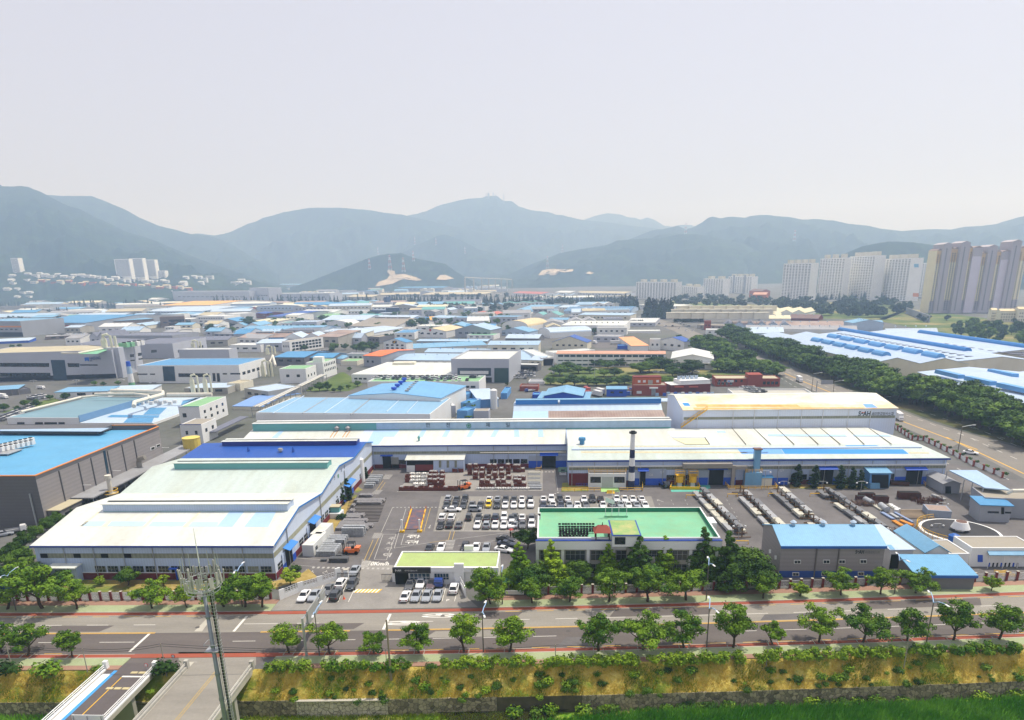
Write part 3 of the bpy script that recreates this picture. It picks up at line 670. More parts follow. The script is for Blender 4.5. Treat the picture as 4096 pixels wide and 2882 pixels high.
for i in CD(9):
 x=-50+i*3.3
 if-39<x<-20:continue
 mf(x,x+2.8,1.5,3.,AD,'window')
for i in CD(7):mf(-18.8+i*2.6,-16.6+i*2.6,1.5,3.,AD,'window')
for x in(-33,-17.5,-12.6,-3.):MB().Do(x,223.8,0,7.7,.1,n=6).CT('downpipe',AB,MH)
mf(-55.5,-52.6,0,4.4,AE,'doorway',.12);mf(-52.5,-50,0,3.9,mt('grey_door',(140,140,134),.7),'door_leaf',.1);MB().Dn(-56,222.6,4.6,-51.8,223.9,4.8).CT('canopy',BA,MH);MB().Dn(-44.9,222.8,4.5,-41.6,223.9,4.7).CT('canopy',BA,MH)
def C8(px0,px1,ptop,par,Y,num=None,leaf=1.,wl=True):
 x0,x1=Dl(px0,Y).x,Dl(px1,Y).x;zt=Dl(ptop,Y).z
 o=mf(x0,x1,0,zt,AE,'doorway',.12,par,Y)
 if leaf:
  for xa in(x0-4.6*leaf,x1+.02):MB().Dn(xa,Y-.2,0,xa+4.58*leaf,Y-.14,zt).CT('door_leaf',mt('door_grey_blue',(158,170,188),.6,.06),o);MB().Dn(xa,Y-.24,0,xa+4.58*leaf,Y-.21,2.4).CT('blue_panel',BA,o)
 MB().CN([(x0-.8,Y-.1,zt+.9),(x1+.8,Y-.1,zt+.9),(x1+.8,Y-1.6,zt+.35),(x0-.8,Y-1.6,zt+.35)],(0,0,.14)).CT('canopy',BA,o)
 if num:Ca(num,.75,(x1+1.,Y-.25,zt-1.4),(1,0,0),Z3,AA,par,'door_number')
 return o
C8(c(2,272,270),c(2,392,270),c(2,300,165),MH,224.,'G5')
RB=CY('right_block',(7,203.4,0),'wide front block of the long hall with blue roof strips and numbered doors','factory hall')
RY=203.4
def slab(p0,p1,mat,par,name='roof',th=.2):
 return MB().CN([(p0[0],p0[2],p0[3]+.01),(p0[1],p0[2],p0[3]+.01),(p1[1],p1[2],p1[3]+.01),(p1[0],p1[2],p1[3]+.01)],(0,0,th)).CT(name,mat,par)
MB().CN([(7,203.4,-.3),(119.3,203.4,-.3),(110.5,236.9,-.3),(7,236.9,-.3)],(0,0,8.3)).CN([(8.2,210,7.9),(115,210,7.9),(110,236.85,7.9),(8.2,236.85,7.9)],(0,0,1.9)).CT('wall',Au,RB)
slab((6.6,119.9,203.,7.96),(7.,115.6,213.4,9.9),BP,RB)
slab((7.,115.6,213.4,9.9),(7.4,109.6,236.9,10.1),BO,RB)
nn_=CA((0,-1.94,10.4)).normalized();o_=CA((0,203.,8.175))
def DD(name,pts,mat):return MB().CN([Dp(p,o_,nn_)+nn_*.004 for p in pts][::-1],nn_*.02).CT(name,mat,RB)
def DE(name,pts,mat,t=.02):return MB().CN([g(p,10.25)for p in pts][::-1],(0,0,t)).CT(name,mat,RB)
B9=mt('patch_bright_blue',(40,136,214),.5,.05,rib=('X',.5,.05))
DD('roof_patch',[c(3,120,104),c(3,1210,108),c(3,1262,149),c(3,150,149)],B9)
DD('roof_patch',[c(2,2020,103),c(3,115,104),c(3,145,149),c(2,2060,149)],mt('patch_mid_blue',(106,160,222),.5,.06))
DD('roof_patch',[c(3,690,72),c(3,970,72),c(3,1055,97),c(3,740,97)],B9)
DD('roof_stripe',[c(2,620,128),c(3,0,130),c(3,0,143),c(2,620,140)],mt('worn_tan_stripe',(202,190,156),.7,.3,2))
DD('roof_stripe',[c(3,1258,134),c(3,1440,136),c(3,1448,146),c(3,1270,145)],mt('worn_tan_stripe',(202,190,156)))
DD('roof_stripe',[c(2,600,82),c(3,690,84),c(3,690,90),c(2,600,88)],mt('worn_tan_stripe',(202,190,156)))
for i,(p,q)in CC(((b(2,1730,1235),c(2,1772,62)),(b(2,1972,1150),c(2,2098,62)),(b(2,2165,1150),c(2,2320,62)),(b(3,75,1150),c(3,235,62)),(b(3,290,1150),c(3,452,62)),(b(3,470,1150),c(3,650,62)),(b(3,705,1150),c(3,865,62)),(b(3,905,1150),c(3,1110,62)))):
 A_,B_=g(p,10.3),g(q,10.3);MB().CQ([A_,B_],.12,4).CT('roof_seam',mt('dark_seam',(110,104,84),.8),RB)
for q in([(2,1380,1165),(2,1700,1160),(2,1740,1235),(2,1440,1235)],):DE('roof_patch',[b(*p)for p in q],B0)
for q in([(2,1830,1160),(2,1890,1160),(2,1920,1192),(2,1840,1192)],[(3,0,1205),(3,300,1207),(3,330,1225),(3,0,1222)],[(3,300,1207),(3,690,1209),(3,710,1226),(3,330,1225)],[(3,760,1209),(3,1080,1211),(3,1110,1226),(3,770,1226)]):DE('roof_patch',[b(*p)for p in q],Bx)
DE('roof_patch',[b(2,1440,1242),b(2,1722,1238),b(2,1765,1296),b(2,1560,1296)],mt('patch_ochre',(222,216,172),.6,.12,.4))
q=g(b(2,628,1290),10.3);MB().Do(q.x,q.y,10.1,11.4,.8,n=10).Do(q.x,q.y,11.403,12.3,1.2,1.1,n=10).CT('roof_ventilator',BR,RB)
MB().Dn(6.5,202.88,7.6,120.,202.96,8.05).CT('eaves_trim',AJ,RB)
def rf(p0,p1,z0,z1,mat,name,t=.06):return mf(Dl(p0,RY).x,Dl(p1,RY).x,z0,z1,mat,name,t,RB,RY)
mf(7.1,119.2,4.9,5.8,BC,'translucent_band',.06,RB,RY);mf(7.1,119.2,0,1.5,BG,'brick_plinth',.08,RB,RY)
mf(7.,119.2,5.95,6.35,AA,'cable_tray',.5,RB,RY)
for i in CD(17):MB().Do(8+i*6.9,RY-.25,0,7.6,.09,n=6).CT('downpipe',AB,RB)
rf(c(2,510,300),c(2,685,300),0,3.9,BG,'brick_wall',.14)
C8(c(2,1145,400),c(2,1195,400),c(2,1145,305),RB,RY,'G6',0)
rf(c(2,1196,400),c(2,1380,400),0,5.2,mt('door_grey_blue',(158,170,188)),'door_leaf',.16);rf(c(2,1196,400),c(2,1380,400),0,2.2,BA,'blue_panel',.2);rf(c(2,1098,400),c(2,1144,400),0,2.2,BA,'blue_panel',.2)
q=Dl(c(2,1325,322),RY);Ca('G7',.75,(q.x,RY-.22,q.z),(1,0,0),Z3,AA,RB,'door_number')
C8(c(2,1762,400),c(2,1892,400),c(2,1762,290),RB,RY,'G8',.8)
rf(c(2,1385,370),c(2,1600,370),1.6,3.2,AD,'window')
rf(c(3,30,390),c(3,200,390),0,4.9,mt('door_grey_blue',(158,170,188)),'door_leaf',.16);rf(c(3,30,390),c(3,175,390),0,2.2,BA,'blue_panel',.2)
q=Dl(c(3,103,305),RY);Ca('G9',.75,(q.x,RY-.22,q.z),(1,0,0),Z3,AA,RB,'door_number')
C8(c(3,455,400),c(3,575,400),c(3,455,290),RB,RY,'G10',.7);C8(c(3,1225,400),c(3,1370,400),c(3,1225,295),RB,RY,'11',.7)
for x0,x1 in((180,345),(1100,1215)):rf(c(3,x0,370),c(3,x1,370),1.6,3.2,AD,'window')
m=MB();q0,q1=Dl(c(2,1535,225),RY-1.6),Dl(c(2,1975,225),RY-1.6);m.Dn(q0.x,RY-2.4,5.9,q1.x,RY-.9,7.3);m.Dn(q1.x,RY-2.2,0,q1.x+1.,RY-1.2,6.6);m.Dn(q1.x+.98,RY-2.,5.4,q1.x+4.6,RY-1.2,6.4);m.Dn(q1.x+4.,RY-2.,0,q1.x+4.9,RY-1.1,5.4)
m.CT('exhaust_duct',mt('dull_duct_steel',(150,146,138),.5,.15,.5,Dz=.3),RB)
TY=237.;ez=Dl(b(2,1530,992),TY).z
p0,p1=Dl(b(2,1530,1140),TY).x,Dl(b(3,1132,1150),TY).x
TH=CY('tall_hall',(p0,TY,0),'tall white hall with rust stained roof and company name above the long hall','factory hall')
rz_=ez+2.2;rY=TY+17;bz=ez
MB().CN([(p0,TY,-.3),(p0,rY+15,-.3),(p0,rY+15,ez),(p0,rY,rz_),(p0,TY,ez)],(p1-p0,0,0)).CT('wall',mt('wall_white_sheet',(206,216,232),.6,.06,.3,rib=('X',.8,.03),CI=(186,180,172),CE=.3),TH)
Bl=CZ('roof_rust_stained',(222,222,206),CI=(216,160,66),CE=.95,CG=.055,CJ=(.9,1.2,1))
slab((p0-.3,p1+.3,TY-.4,ez-.05),(p0-.3,p1+.3,rY,rz_),Bl,TH);slab((p0-.3,p1+.3,rY,rz_),(p0-.3,p1+.3,rY+15.4,ez-.05),BO,TH)
mz=Dl(b(2,1580,935),rY-2)
mx0,mx1=Dl(b(2,1580,935),rY-2).x,Dl(b(3,948,935),rY-2).x
mo=MB().Dn(mx0,rY-2,rz_-.6,mx1,rY+2,Dl(b(2,1600,880),rY-2).z).CT('roof_monitor',BT,TH)
zt=Dl(b(2,1600,880),rY-2).z;MB().Dn(mx0-.2,rY-2.3,zt+.003,mx1+.2,rY+2.3,zt+.2).CT('cap',BO,mo)
MB().Dn(p0+.2,TY-.06,Dl(b(2,1600,1076),TY).z,p1-.3,TY,Dl(b(2,1600,1053),TY).z).CT('translucent_band',BC,TH)
for x in(1660,1978,2168):MB().Do(Dl(b(2,x,1100),TY).x,TY-.15,10,ez,.1,n=6).CT('downpipe',AA,TH)
for x in(85,293,483,710,910):MB().Do(Dl(b(3,x,1100),TY).x,TY-.15,10,ez,.1,n=6).CT('downpipe',AA,TH)
q=Dl(b(3,808,1044),TY);q2=Dl(b(3,915,1044),TY);Ca('SeAH',1.75,(q.x,TY-.02,q.z),(1,0,0),Z3,AN,TH,'company_lettering',Dv=.03,Du=q2.x-q.x)
e_=Dl(b(3,852,1018),TY);MB().CQ([(e_.x-.5,TY-.06,e_.z+.45),(e_.x,TY-.06,e_.z+.15),(e_.x+.5,TY-.06,e_.z+.45)],.1,4).CT('logo_accent',mt('logo_orange',(216,96,50),.6),TH)
q=Dl(b(3,925,1045),TY);q2=Dl(b(3,1122,1044),TY);Ca('세아항공방산소재',1.5,(q.x,TY-.02,q.z),(1,0,0),Z3,AN,TH,'korean_lettering',Du=q2.x-q.x,Dv=.01)
rn2=CA((0,-(rz_-ez),rY-TY)).normalized();ro2=CA((0,TY,ez+.2))
MB().CN([Dp(b(2,*p),ro2,rn2)+rn2*.02 for p in((1525,925),(1580,925),(1602,952),(1545,952))][::-1],rn2*.02).CT('roof_patch',B9,TH)
MB().CN([Dp(b(3,*p),ro2,rn2)+rn2*.02 for p in((848,935),(935,935),(985,968),(880,968))][::-1],rn2*.02).CT('roof_patch',mt('patch_mid_blue',(106,160,222)),TH)
st=CY('roof_stair',(0,0,0),'yellow steel stair climbing the front of the tall white hall','stair')
s0=Dl(b(2,1518,1150),TY-1.2);s1=Dl(b(2,1752,990),TY-1.2);st.location=(s0.x,TY-1.2,10.3);m=MB()
for dy in(0,.8):
 m.CN([(s0.x,TY-1.2+dy,s0.z),(s1.x,TY-1.2+dy,s1.z),(s1.x,TY-1.2+dy,s1.z+.25),(s0.x,TY-1.2+dy,s0.z+.25)],(0,.06,0))
m.CT('stringer',AG,st);m=MB()
for dy in(0,.8):
 m.CQ([(s0.x,TY-1.2+dy,s0.z+1.2),(s1.x,TY-1.2+dy,s1.z+1.2)],.05,4)
 for i in CD(9):t=i/8;x=s0.x+(s1.x-s0.x)*t;z=s0.z+(s1.z-s0.z)*t;m.CQ([(x,TY-1.2+dy,z+.1),(x,TY-1.2+dy,z+1.2)],.04,4)
m.CT('railing',AG,st);m=MB()
for i in CD(26):t=i/26;x=s0.x+(s1.x-s0.x)*t;z=s0.z+(s1.z-s0.z)*t;m.Dn(x,TY-1.14,z+.2,x+.3,TY-.41,z+.24)
m.CT('tread',AG,st)
HB=CY('rear_hall',(0,260,0),'hall with blue ridge vent and rusty lower roof behind the long hall','factory hall')
hx0,hx1=g(b(2,10,1070),8).x,47.
e0=g(b(2,10,1070),8.).y;e1=g(b(2,10,1005),9.).y;e2=g(b(2,10,940),11.).y
HB.location=(hx0,e0,0)
MB().CN([(hx0,e0,-.3),(hx0,e2+22,-.3),(hx0,e2+22,9),(hx0,e2,11.5),(hx0,e1,9),(hx0,e0,7.5)],(hx1-hx0,0,0)).CT('wall',mt('wall_blue_sheet',(66,130,186),.6,.08,.3,rib=('X',1.5,.1)),HB)
slab((hx0-.3,hx1,e0-.5,7.46),(hx0-.3,hx1,e1,9.),Bb,HB);slab((hx0-.3,hx1,e1,9.),(hx0-.3,hx1,e2,11.5),BT,HB);slab((hx0-.3,hx1+30,e2,11.5),(hx0-.3,hx1+30,e2+22.3,8.9),BT,HB)
slab((hx0-.3,g(b(2,325,1040),8).x,e0-.45,7.68),(hx0-.3,g(b(2,325,1010),8.6).x,e1,9.22),Bx,HB,'roof_patch',.03)
MB().Dn(hx0+.5,e2-1.2,11.,g(b(2,412,920),12).x,e2+1.2,13).Dn(g(b(2,430,920),12).x,e2-1.2,11.,hx1,e2+1.2,13).CT('ridge_vent',mt('vent_blue',(52,122,190),.5,.06),HB)
MB().Dn(hx0+.5,e2-1.5,13.003,hx1,e2+1.5,13.15).CT('vent_cap',BQ,HB)
_rs=mt('rust_wash',(206,176,112),.7,.25,.5,CI=(200,134,46),CE=1.,CG=.12,CJ=(1,.5,1))
MB().CN([Dp(p,ro2,rn2)+rn2*.022 for p in(b(2,1640,938),b(3,260,940),b(3,290,962),b(2,1660,962))][::-1],rn2*.02).CT('rust_band',_rs,TH)
MB().CN([Dp(p,ro2,rn2)+rn2*.022 for p in(b(2,1620,968),b(3,860,966),b(3,870,972),b(2,1640,986))][::-1],rn2*.02).CT('rust_band',_rs,TH)
GY,GX=167.5,-134.2
GH=CY('charcoal_hall',(-260,GY,0),'charcoal clad hall with bright blue roof and orange trim at the left edge','factory hall')
zt=Dm(c(0,262,370),GX).z;yE=Dm(b(0,1420,1130),GX).y
gx0=-262
MB().Dn(gx0,GY,-.3,GX,yE,zt-1.).CT('wall',Ay,GH)
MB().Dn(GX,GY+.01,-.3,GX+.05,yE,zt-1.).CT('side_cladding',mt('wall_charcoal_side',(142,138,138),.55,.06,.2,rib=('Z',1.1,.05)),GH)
MB().Dn(gx0,GY,zt-.997,GX+.05,GY+.4,zt).Dn(GX-.35,GY+.403,zt-.997,GX+.05,yE,zt).Dn(gx0,yE-.4,zt-.99,GX-.36,yE-.003,zt+.6).CT('parapet',Ay,GH)
tr=mt('orange_trim',(214,138,74),.5,.05)
for i,v in CC(((gx0,GY-.08,zt+.003,GX+.12,GY+.42,zt+.25),(GX-.37,GY+.43,zt+.003,GX+.12,yE,zt+.25),(gx0,yE-.42,zt+.61,GX-.4,yE,zt+.85))):MB().Dn(*v).CT('orange_coping',tr,GH)
MB().CN([(gx0,GY+.41,zt-1.2),(GX-.36,GY+.41,zt-1.2),(GX-.36,196,zt-.35),(gx0,196,zt-.35)],(0,0,.4)).CT('roof',CZ('roof_bright_blue',(86,154,194),CI=(104,166,200),CE=.5,rib=('X',.8,.02)),GH)
MB().CN([(gx0,196.003,zt-.35),(GX-.36,196.003,zt-.35),(GX-.36,yE-.41,zt-1.3),(gx0,yE-.41,zt-1.3)],(0,0,.4)).CT('roof',_m['roof_bright_blue'],GH)
q=[g(b(0,*p),zt+.3)for p in((-300,1185),(870,1188),(1022,1131),(-300,1127))]
MB().CN([(v.x,v.y,zt-.3)for v in(q[0],q[1],q[2])]+[(-262,q[2].y,zt-.3)],(0,0,1.2)).CT('raised_roof',Ay,GH)
q=[g(b(0,*p),zt+.9)for p in((0,1178),(905,1183),(980,1150),(0,1165))]
MB().CN([(v.x,v.y,zt+.905)for v in q],(0,0,.06)).CT('raised_roof_sheet',BS,GH)
o=CA((GX+.05,0,0));nX=CA((1,0,0))
def DI(name,pts,mat,t=.08):return MB().CN([Dp(c(0,*p),o,nX)for p in pts][::-1],nX*t).CT(name,mat,GH)
DI('slit_window',[(922,122),(943,118),(977,320),(957,327)],AI)
for q in([(1347,92),(1386,78),(1390,105),(1350,120)],[(1397,68),(1434,56),(1437,80),(1400,94)]):DI('window',q,AA)
for q in([(1353,95),(1382,84),(1385,103),(1356,114)],[(1402,72),(1431,61),(1433,78),(1404,88)]):DI('window_pane',q,AD,.12)
for x in(520,710,830,990,1130,1245):y=Dm(c(0,x,300),GX).y;MB().Dn(GX+.05,y,.2,GX+.3,y+.25,zt-1).CT('downpipe',Ay,GH)
MB().Do(-136.6,GY-.25,0,9.5,.22,n=8).CT('drain_pipe',AB,GH)
ky0,ky1=g(c(0,610,545),4.6).y,g(c(0,1640,75),4.6).y
MB().Dn(GX+.1,ky0,4.35,GX+6.6,ky1,4.7).CT('loading_canopy',BZ,GH)
for i in CD(9):y=ky0+.5+(ky1-ky0-1)*i/8;MB().Do(GX+6.3,y,0,4.34,.1,n=6).CT('canopy_post',AB,GH)
MB().Dn(GX+.1,GY+1.2,-.2,GX+3.6,ky0-.8,4.2).CT('porch',mt('wall_charcoal_porch',(112,110,110),.6,.05),GH);MB().Dn(GX+.1,GY+1.,4.203,GX+3.9,ky0-.6,4.4).CT('porch_roof',Bd,GH)
for i in CD(3):y=GY+3+i*5;MB().Dn(GX+3.6,y,.1,GX+3.66,y+3.2,3.).CT('shutter',AE,GH)
for i,p in CC(((740,428),(1010,300),(1245,188),(1450,92))):
 q=Dp(c(0,*p),o,nX);MB().CQ([(GX+.1,q.y,q.z),(GX+2.6,q.y,q.z)],.09,5).CT('lamp_arm',AA,GH)
for k in CD(2):
 for i in CD(7):
  p=g(c(0,12+i*45+k*(-4),112-i*10-k*22),zt+1.);u=CY('cooling_unit',(p.x,p.y,zt+.55),'white cooling unit, %s from left in the %s row on the blue roof'%(D8[i],('front','back')[k]),'air conditioner','cooling units on the blue roof')
  MB().Dn(p.x-.8,p.y-.7,zt+.56,p.x+.8,p.y+.7,zt+1.9).CT('casing',AA,u);MB().Do(p.x,p.y,zt+1.903,zt+2.05,.55,n=10).CT('fan',AE,u)
p0_,p1_=g(c(0,-60,160),zt+.3),g(c(0,325,70),zt+.3)
fr=CY('unit_platform',(p0_.x,p0_.y,zt-.6),'grey steel platform carrying the cooling units on the bright blue roof','platform')
MB().Dn(-172,p0_.y+.5,zt+.3,p1_.x,p0_.y+6.5,zt+.5).CT('deck',AB,fr)
for i in CD(6):
 for yy2 in(.7,6.2):x=-171+i*(p1_.x+170.5)/5;MB().Dn(x-.12,p0_.y+yy2,zt-.9,x+.12,p0_.y+yy2+.2,zt+.297).CT('leg',AB,fr)
OF=Bld('two storey office with bright green roof and white parapet behind the gate trees',None,None,h=8,D3=((-1.9,136.6,0),(36.6,136.6,0)),D=19.6,Dg=A9,DL=Bh,Dh=As,Di='office building',name='office_building',par=1.1)
MB().Dn(-2.2,135.9,6.6,36.9,136.59,8.55).CT('cornice',As,OF.r);MB().Dn(-2.2,135.86,8.553,36.9,136.55,8.7).CT('blue_line',AJ,OF.r)
gd=mt('parapet_green_in_shade',(36,122,96),.6,.06)  # shade painted into the green lining of the far and right parapets
MB().Dn(-1.58,155.86,8.09,36.28,155.895,9.05).CT('shaded_parapet_lining',gd,OF.r);MB().Dn(36.26,136.95,8.09,36.295,155.85,9.05).CT('shaded_parapet_lining',gd,OF.r)
for i in CD(8):
 x=-1.9+i*5.4;MB().Dn(x-.3,136.1,0,x+.35,136.59,6.59).CT('column',As,OF.r)
 if i<7:
  for z0 in(.9,4.):
   o2=MB().Dn(x+.6,136.5,z0,x+4.8,136.585,z0+2.1).CT('window',DQ('office_glass',(58,64,66),.2),OF.r);m=MB()
   for k in CD(5):m.Dn(x+.6+k*1.04,136.44,z0,x+.66+k*1.04,136.49,z0+2.1)
   m.Dn(x+.6,136.43,z0+1.3,x+4.82,136.438,z0+1.36);m.CT('frame',AB,o2)
MB().Dn(17.,135.2,0,19.7,136.08,9.6).Dn(19.8,135.5,3.6,23,136.05,5).CT('stair_tower',A9,OF.r)
p0_,p1_=g(c(2,905,880),10.6),g(c(2,1152,880),10.6);pb=g(c(2,1090,747),10.6)
SH=MB().Dn(p0_.x,p0_.y,8.08,p1_.x,pb.y,10.5).CT('stair_house',As,OF.r)
MB().Dn(p0_.x-.2,p0_.y-.2,10.503,p1_.x+.2,pb.y+.2,10.65).CT('blue_line',AJ,SH);MB().Dn(p0_.x+.1,p0_.y+.1,10.653,p1_.x-.1,pb.y-.1,10.72).CT('roof',mt('roof_worn_green',(128,164,100),.65,.1,.3,CI=(196,168,120),CE=.7,CG=.3),SH)
MB().Dn(p0_.x+.4,p0_.y-.06,8.6,p0_.x+2.6,p0_.y-.003,10.2).CT('window',AD,SH)
MB().Dn(36.6,147.5,0,38.5,151.5,8.3).CT('side_stair',As,OF.r)
pv_=g(c(2,812,945),8.1);PV=CY('pavilion',(pv_.x,pv_.y+1.2,8.08),'small open pavilion with red brown hipped roof on the green office roof','pavilion')
x,y,z=pv_.x,pv_.y+1.2,8.08;wd=mt('dark_timber',(70,42,34),.7,.1)
MB().add([(x-1.9,y-1.7,z+2.3),(x+1.9,y-1.7,z+2.3),(x+1.9,y+1.7,z+2.3),(x-1.9,y+1.7,z+2.3),(x-.9,y,z+3.6),(x+.9,y,z+3.6)],[(0,1,5,4),(1,2,5),(2,3,4,5),(3,0,4),(3,2,1,0)]).CT('roof',mt('roof_red_brown',(142,66,52),.7,.1,1,rib=('X',.35,.06)),PV)
for sx in(-1.4,1.4):
 for sy in(-1.2,1.2):MB().Do(x+sx,y+sy,z,z+2.4,.12,n=6).CT('post',wd,PV)
MB().Do(x,y,z+3.6,z+4.2,.12,.05,n=6).CT('finial',wd,PV)
MB().Do(x,y,z,z+.7,.5,n=10).CT('table',As,PV)
ch=MB().Dn(-.29,-.2,.38,.29,.16,.43).Dn(-.29,.14,.435,.29,.18,.7)
for sx in(-.2,.17):
 for sy in(-.2,.17):ch.Dn(sx,sy,0,sx+.03,sy+.03,.415)
chm=ch.CT('chair',AF);Cg.append(chm)
rows=[(797,428,728,12,(0,)),(822,430,728,12,()),(842,432,728,12,()),(860,432,728,12,()),(873,434,675,10,()),(888,434,675,10,()),(903,436,665,9,()),(917,436,545,5,())]
k=0
for r_,(yy2,xa,xb,n_,_)in CC(rows):
 for i in CD(n_):
  p=g(c(2,xa+(xb-xa)*i/(n_-1)+ru(-2,2),yy2),8.1)
  o2=chm.copy();C.objects.link(o2);o2.location=(p.x,p.y,8.08);o2.rotation_euler.z=ru(-.1,.1)
  D9(o2,'black chair, %s from left in the %s of eight rows on the green roof'%(D8[i],(['furthest']+D8[1:6]+['seventh','nearest'])[r_]),'chair','black chairs set out on the green roof')
ac=g(c(2,247,735),8.1);u=CY('air_conditioner',(ac.x,ac.y,8.08),'white upright air conditioner at the left end of the green roof','air conditioner');MB().Dn(ac.x-.4,ac.y,8.08,ac.x+.3,ac.y+.4,9.6).CT('casing',AA,u);MB().Dn(ac.x-.3,ac.y-.04,8.9,ac.x+.2,ac.y-.003,9.4).CT('fan',AE,u)
fl=g(c(2,930,715),8.1);FP=CY('flag_stand',(fl.x,fl.y,8.08),'white stand of four flag poles on the far edge of the green roof','flag stand')
MB().Dn(fl.x-2.6,fl.y-.3,8.08,fl.x+2.8,fl.y+.3,8.5).CT('plinth',Bh,FP)
for i,dx in CC((-2.4,-.9,.7,2.5)):MB().Do(fl.x+dx,fl.y,8.503,14.6 if i in(1,2)else 13.,.07,.04,n=6).CT('pole',AA,FP)
MB().CN([(fl.x-2.4,fl.y,12.9),(fl.x-.4,fl.y-.3,12.3),(fl.x-.4,fl.y-.3,11.3),(fl.x-2.4,fl.y,11.8)],(0,.03,0)).CT('flag',AA,FP)
GT=Bld('low white gatehouse with worn lime green roof beside the entrance gate',None,None,h=3.7,D3=((-32.2,132.6,0),(-10.2,132.6,0)),D=8.6,Dg=As,DL=Bi,Dh=As,Di='gatehouse',name='gatehouse',par=.35)
MB().Dn(-32.5,132.2,2.75,-24.4,132.59,3.95).CT('sign_board',mt('black_sign',(40,42,46),.5,.05),GT.r)
Ca('SeAH',.42,(-31.9,132.18,3.2),(1,0,0),Z3,AA,GT.r,'sign_lettering',.03);Ca('세아항공방산소재',.34,(-29.9,132.18,3.22),(1,0,0),Z3,AA,GT.r,'korean_lettering')
MB().Dn(-24.3,132.25,3.,-10.,132.59,4.05).CT('cornice',As,GT.r)
MB().Dn(-32.1,132.5,.05,-29.2,132.595,2.7).CT('recess',AE,GT.r)
for(x0,x1)in((-28.9,-24.6),(-23.7,-20.6),(-15.3,-12.)):
 o2=MB().Dn(x0,132.52,1.2,x1,132.595,2.5).CT('window',AI,GT.r);m=MB()
 nn2=5
 for k in CD(nn2+1):m.Dn(x0+(x1-x0)*k/nn2-.04,132.46,1.15,x0+(x1-x0)*k/nn2+.04,132.51,2.55)
 m.Dn(x0,132.45,1.7,x1,132.455,1.76);m.CT('frame',AA,o2)
MB().Dn(-19.3,131.9,0,-17.3,132.59,5.).CT('pylon',As,GT.r)
MB().Dn(-18.2,141.3,3.7,-16.2,142.2,5.2).CT('roof_box',As,GT.r)
SE=Bld('grey clad workshop with bright blue pitched roof and company name, right of the garden',None,None,h=8.,D3=((48.7,134.6,0),(69.6,134.6,0)),D=12.4,Dd=2.2,De='gx',Dg=mt('wall_warm_grey_panel',(138,134,136),.6,.05,.2,rib=('Z',.9,.04)),DL=CZ('roof_vivid_blue',(98,156,194),rib=('X',.45,.05)),Dh=mt('eaves_blue',(40,96,176),.5),Di='workshop',name='workshop',over=.25)
SE.band('f',.9,2.4,mt('blue_wall_band',(40,74,146),.6),'blue_band',off=.05)
for p0_,p1_ in(((232,1100),(293,1134)),((493,1098),(553,1132)),((632,1097),(692,1131)),((823,1095),(884,1130)),((218,1210),(278,1243)),((478,1210),(538,1242)),((805,1205),(860,1240))):
 fr=SE.CL('window',[c(3,*q)for q in rect(p0_,p1_)],AA,.1)
 for x0,x1 in((p0_[0]+5,(p0_[0]+p1_[0])/2-2),((p0_[0]+p1_[0])/2+2,p1_[0]-5)):q4=SE.CL('pane',[c(3,*q)for q in rect((x0,p0_[1]+5),(x1,p1_[1]-5))],AD,.14);q4.parent=fr
for x in(435,635):q=Dl(c(3,x,1000),134.6);MB().Dn(q.x,134.35,0,q.x+.2,134.59,7.6).CT('downpipe',mt('grey_pipe',(104,100,98),.6),SE.r)
q=Dl(c(3,783,1030),134.6);q2=Dl(c(3,860,1030),134.6);Ca('SeAH',.85,(q.x,134.57,q.z-.35),(1,0,0),Z3,AN,SE.r,'company_lettering',.03,Du=q2.x-q.x)
q=Dl(c(3,868,1030),134.6);q2=Dl(c(3,998,1030),134.6);Ca('세아항공방산소재',.65,(q.x,134.57,q.z-.35),(1,0,0),Z3,mt('pale_sign_lettering',(96,96,100),.6),SE.r,'korean_lettering',Du=q2.x-q.x)
SE.DX(3,6.2,BT,.7,1.,.05,.95)
for p in((10,1005),(60,1060),(5,1120)):SE.CL('window',[c(3,*q)for q in rect(p,(p[0]+18,p[1]+36))],AA,.06,'l')
B1=Bld('open shed with pale blue sheet roof right of the grey workshop',c(3,1100,1012),c(3,1305,1008),h=4.6,D=14,Dd=.3,De='shed',Dg=As,DL=BT,Di='shed',name='shed')
B1.band('f',.2,3.6,AE,'opening',.05,.95);B1.CM('roof_patch',[c(3,1065,965),c(3,1105,965),c(3,1140,1006),c(3,1100,1008)],BQ)
B2=Bld('small white gabled pump house with blue roof below the black basin',c(3,1415,1030),c(3,1622,1028),h=4.6,D=12.5,Dd=1.5,De='gy',Dg=As,DL=BQ,Di='pump house',name='pump_house')
B2.CL('shutter',RC_(c,3,1422,1088,1640,1140),AA,.06)
B3=Bld('low shed with rippled sky blue roof behind the street fence, right',c(3,1330,1235),c(3,1860,1238),h=3.2,D=7.,Dd=1.2,De='shed',Dg=Ax,DL=_m['roof_vivid_blue'],Di='shed',name='shed',Dh=_m['eaves_blue'])
B3b=Bld('white flat annex with concrete deck beside the gabled pump house',c(3,1622,1052),c(3,1808,1050),h=3.6,D=8,Dg=As,DL=Bk,Di='annex',name='annex',par=.2)
B4=Bld('low white hut with blue lean-to over drums at the right edge',c(3,1830,1000),c(3,2420,1000),h=4.2,D=7,Dg=As,DL=Bk,Di='hut',name='hut',par=.2)
q=g(c(3,1985,1062),3.);q2=g(c(3,2400,1062),3.)
MB().CN([(q.x,q.y,3.),(q2.x,q2.y,3.),(q2.x,B4.A.y-.02,3.6),(q.x,B4.A.y-.02,3.6)],(0,0,.15)).CT('lean_to_roof',BQ,B4.r)
for i in CD(4):x=q.x+.2+i*(q2.x-q.x-.4)/3;MB().Do(x,q.y+.1,0,2.99,.08,n=6).CT('post',AA,B4.r)
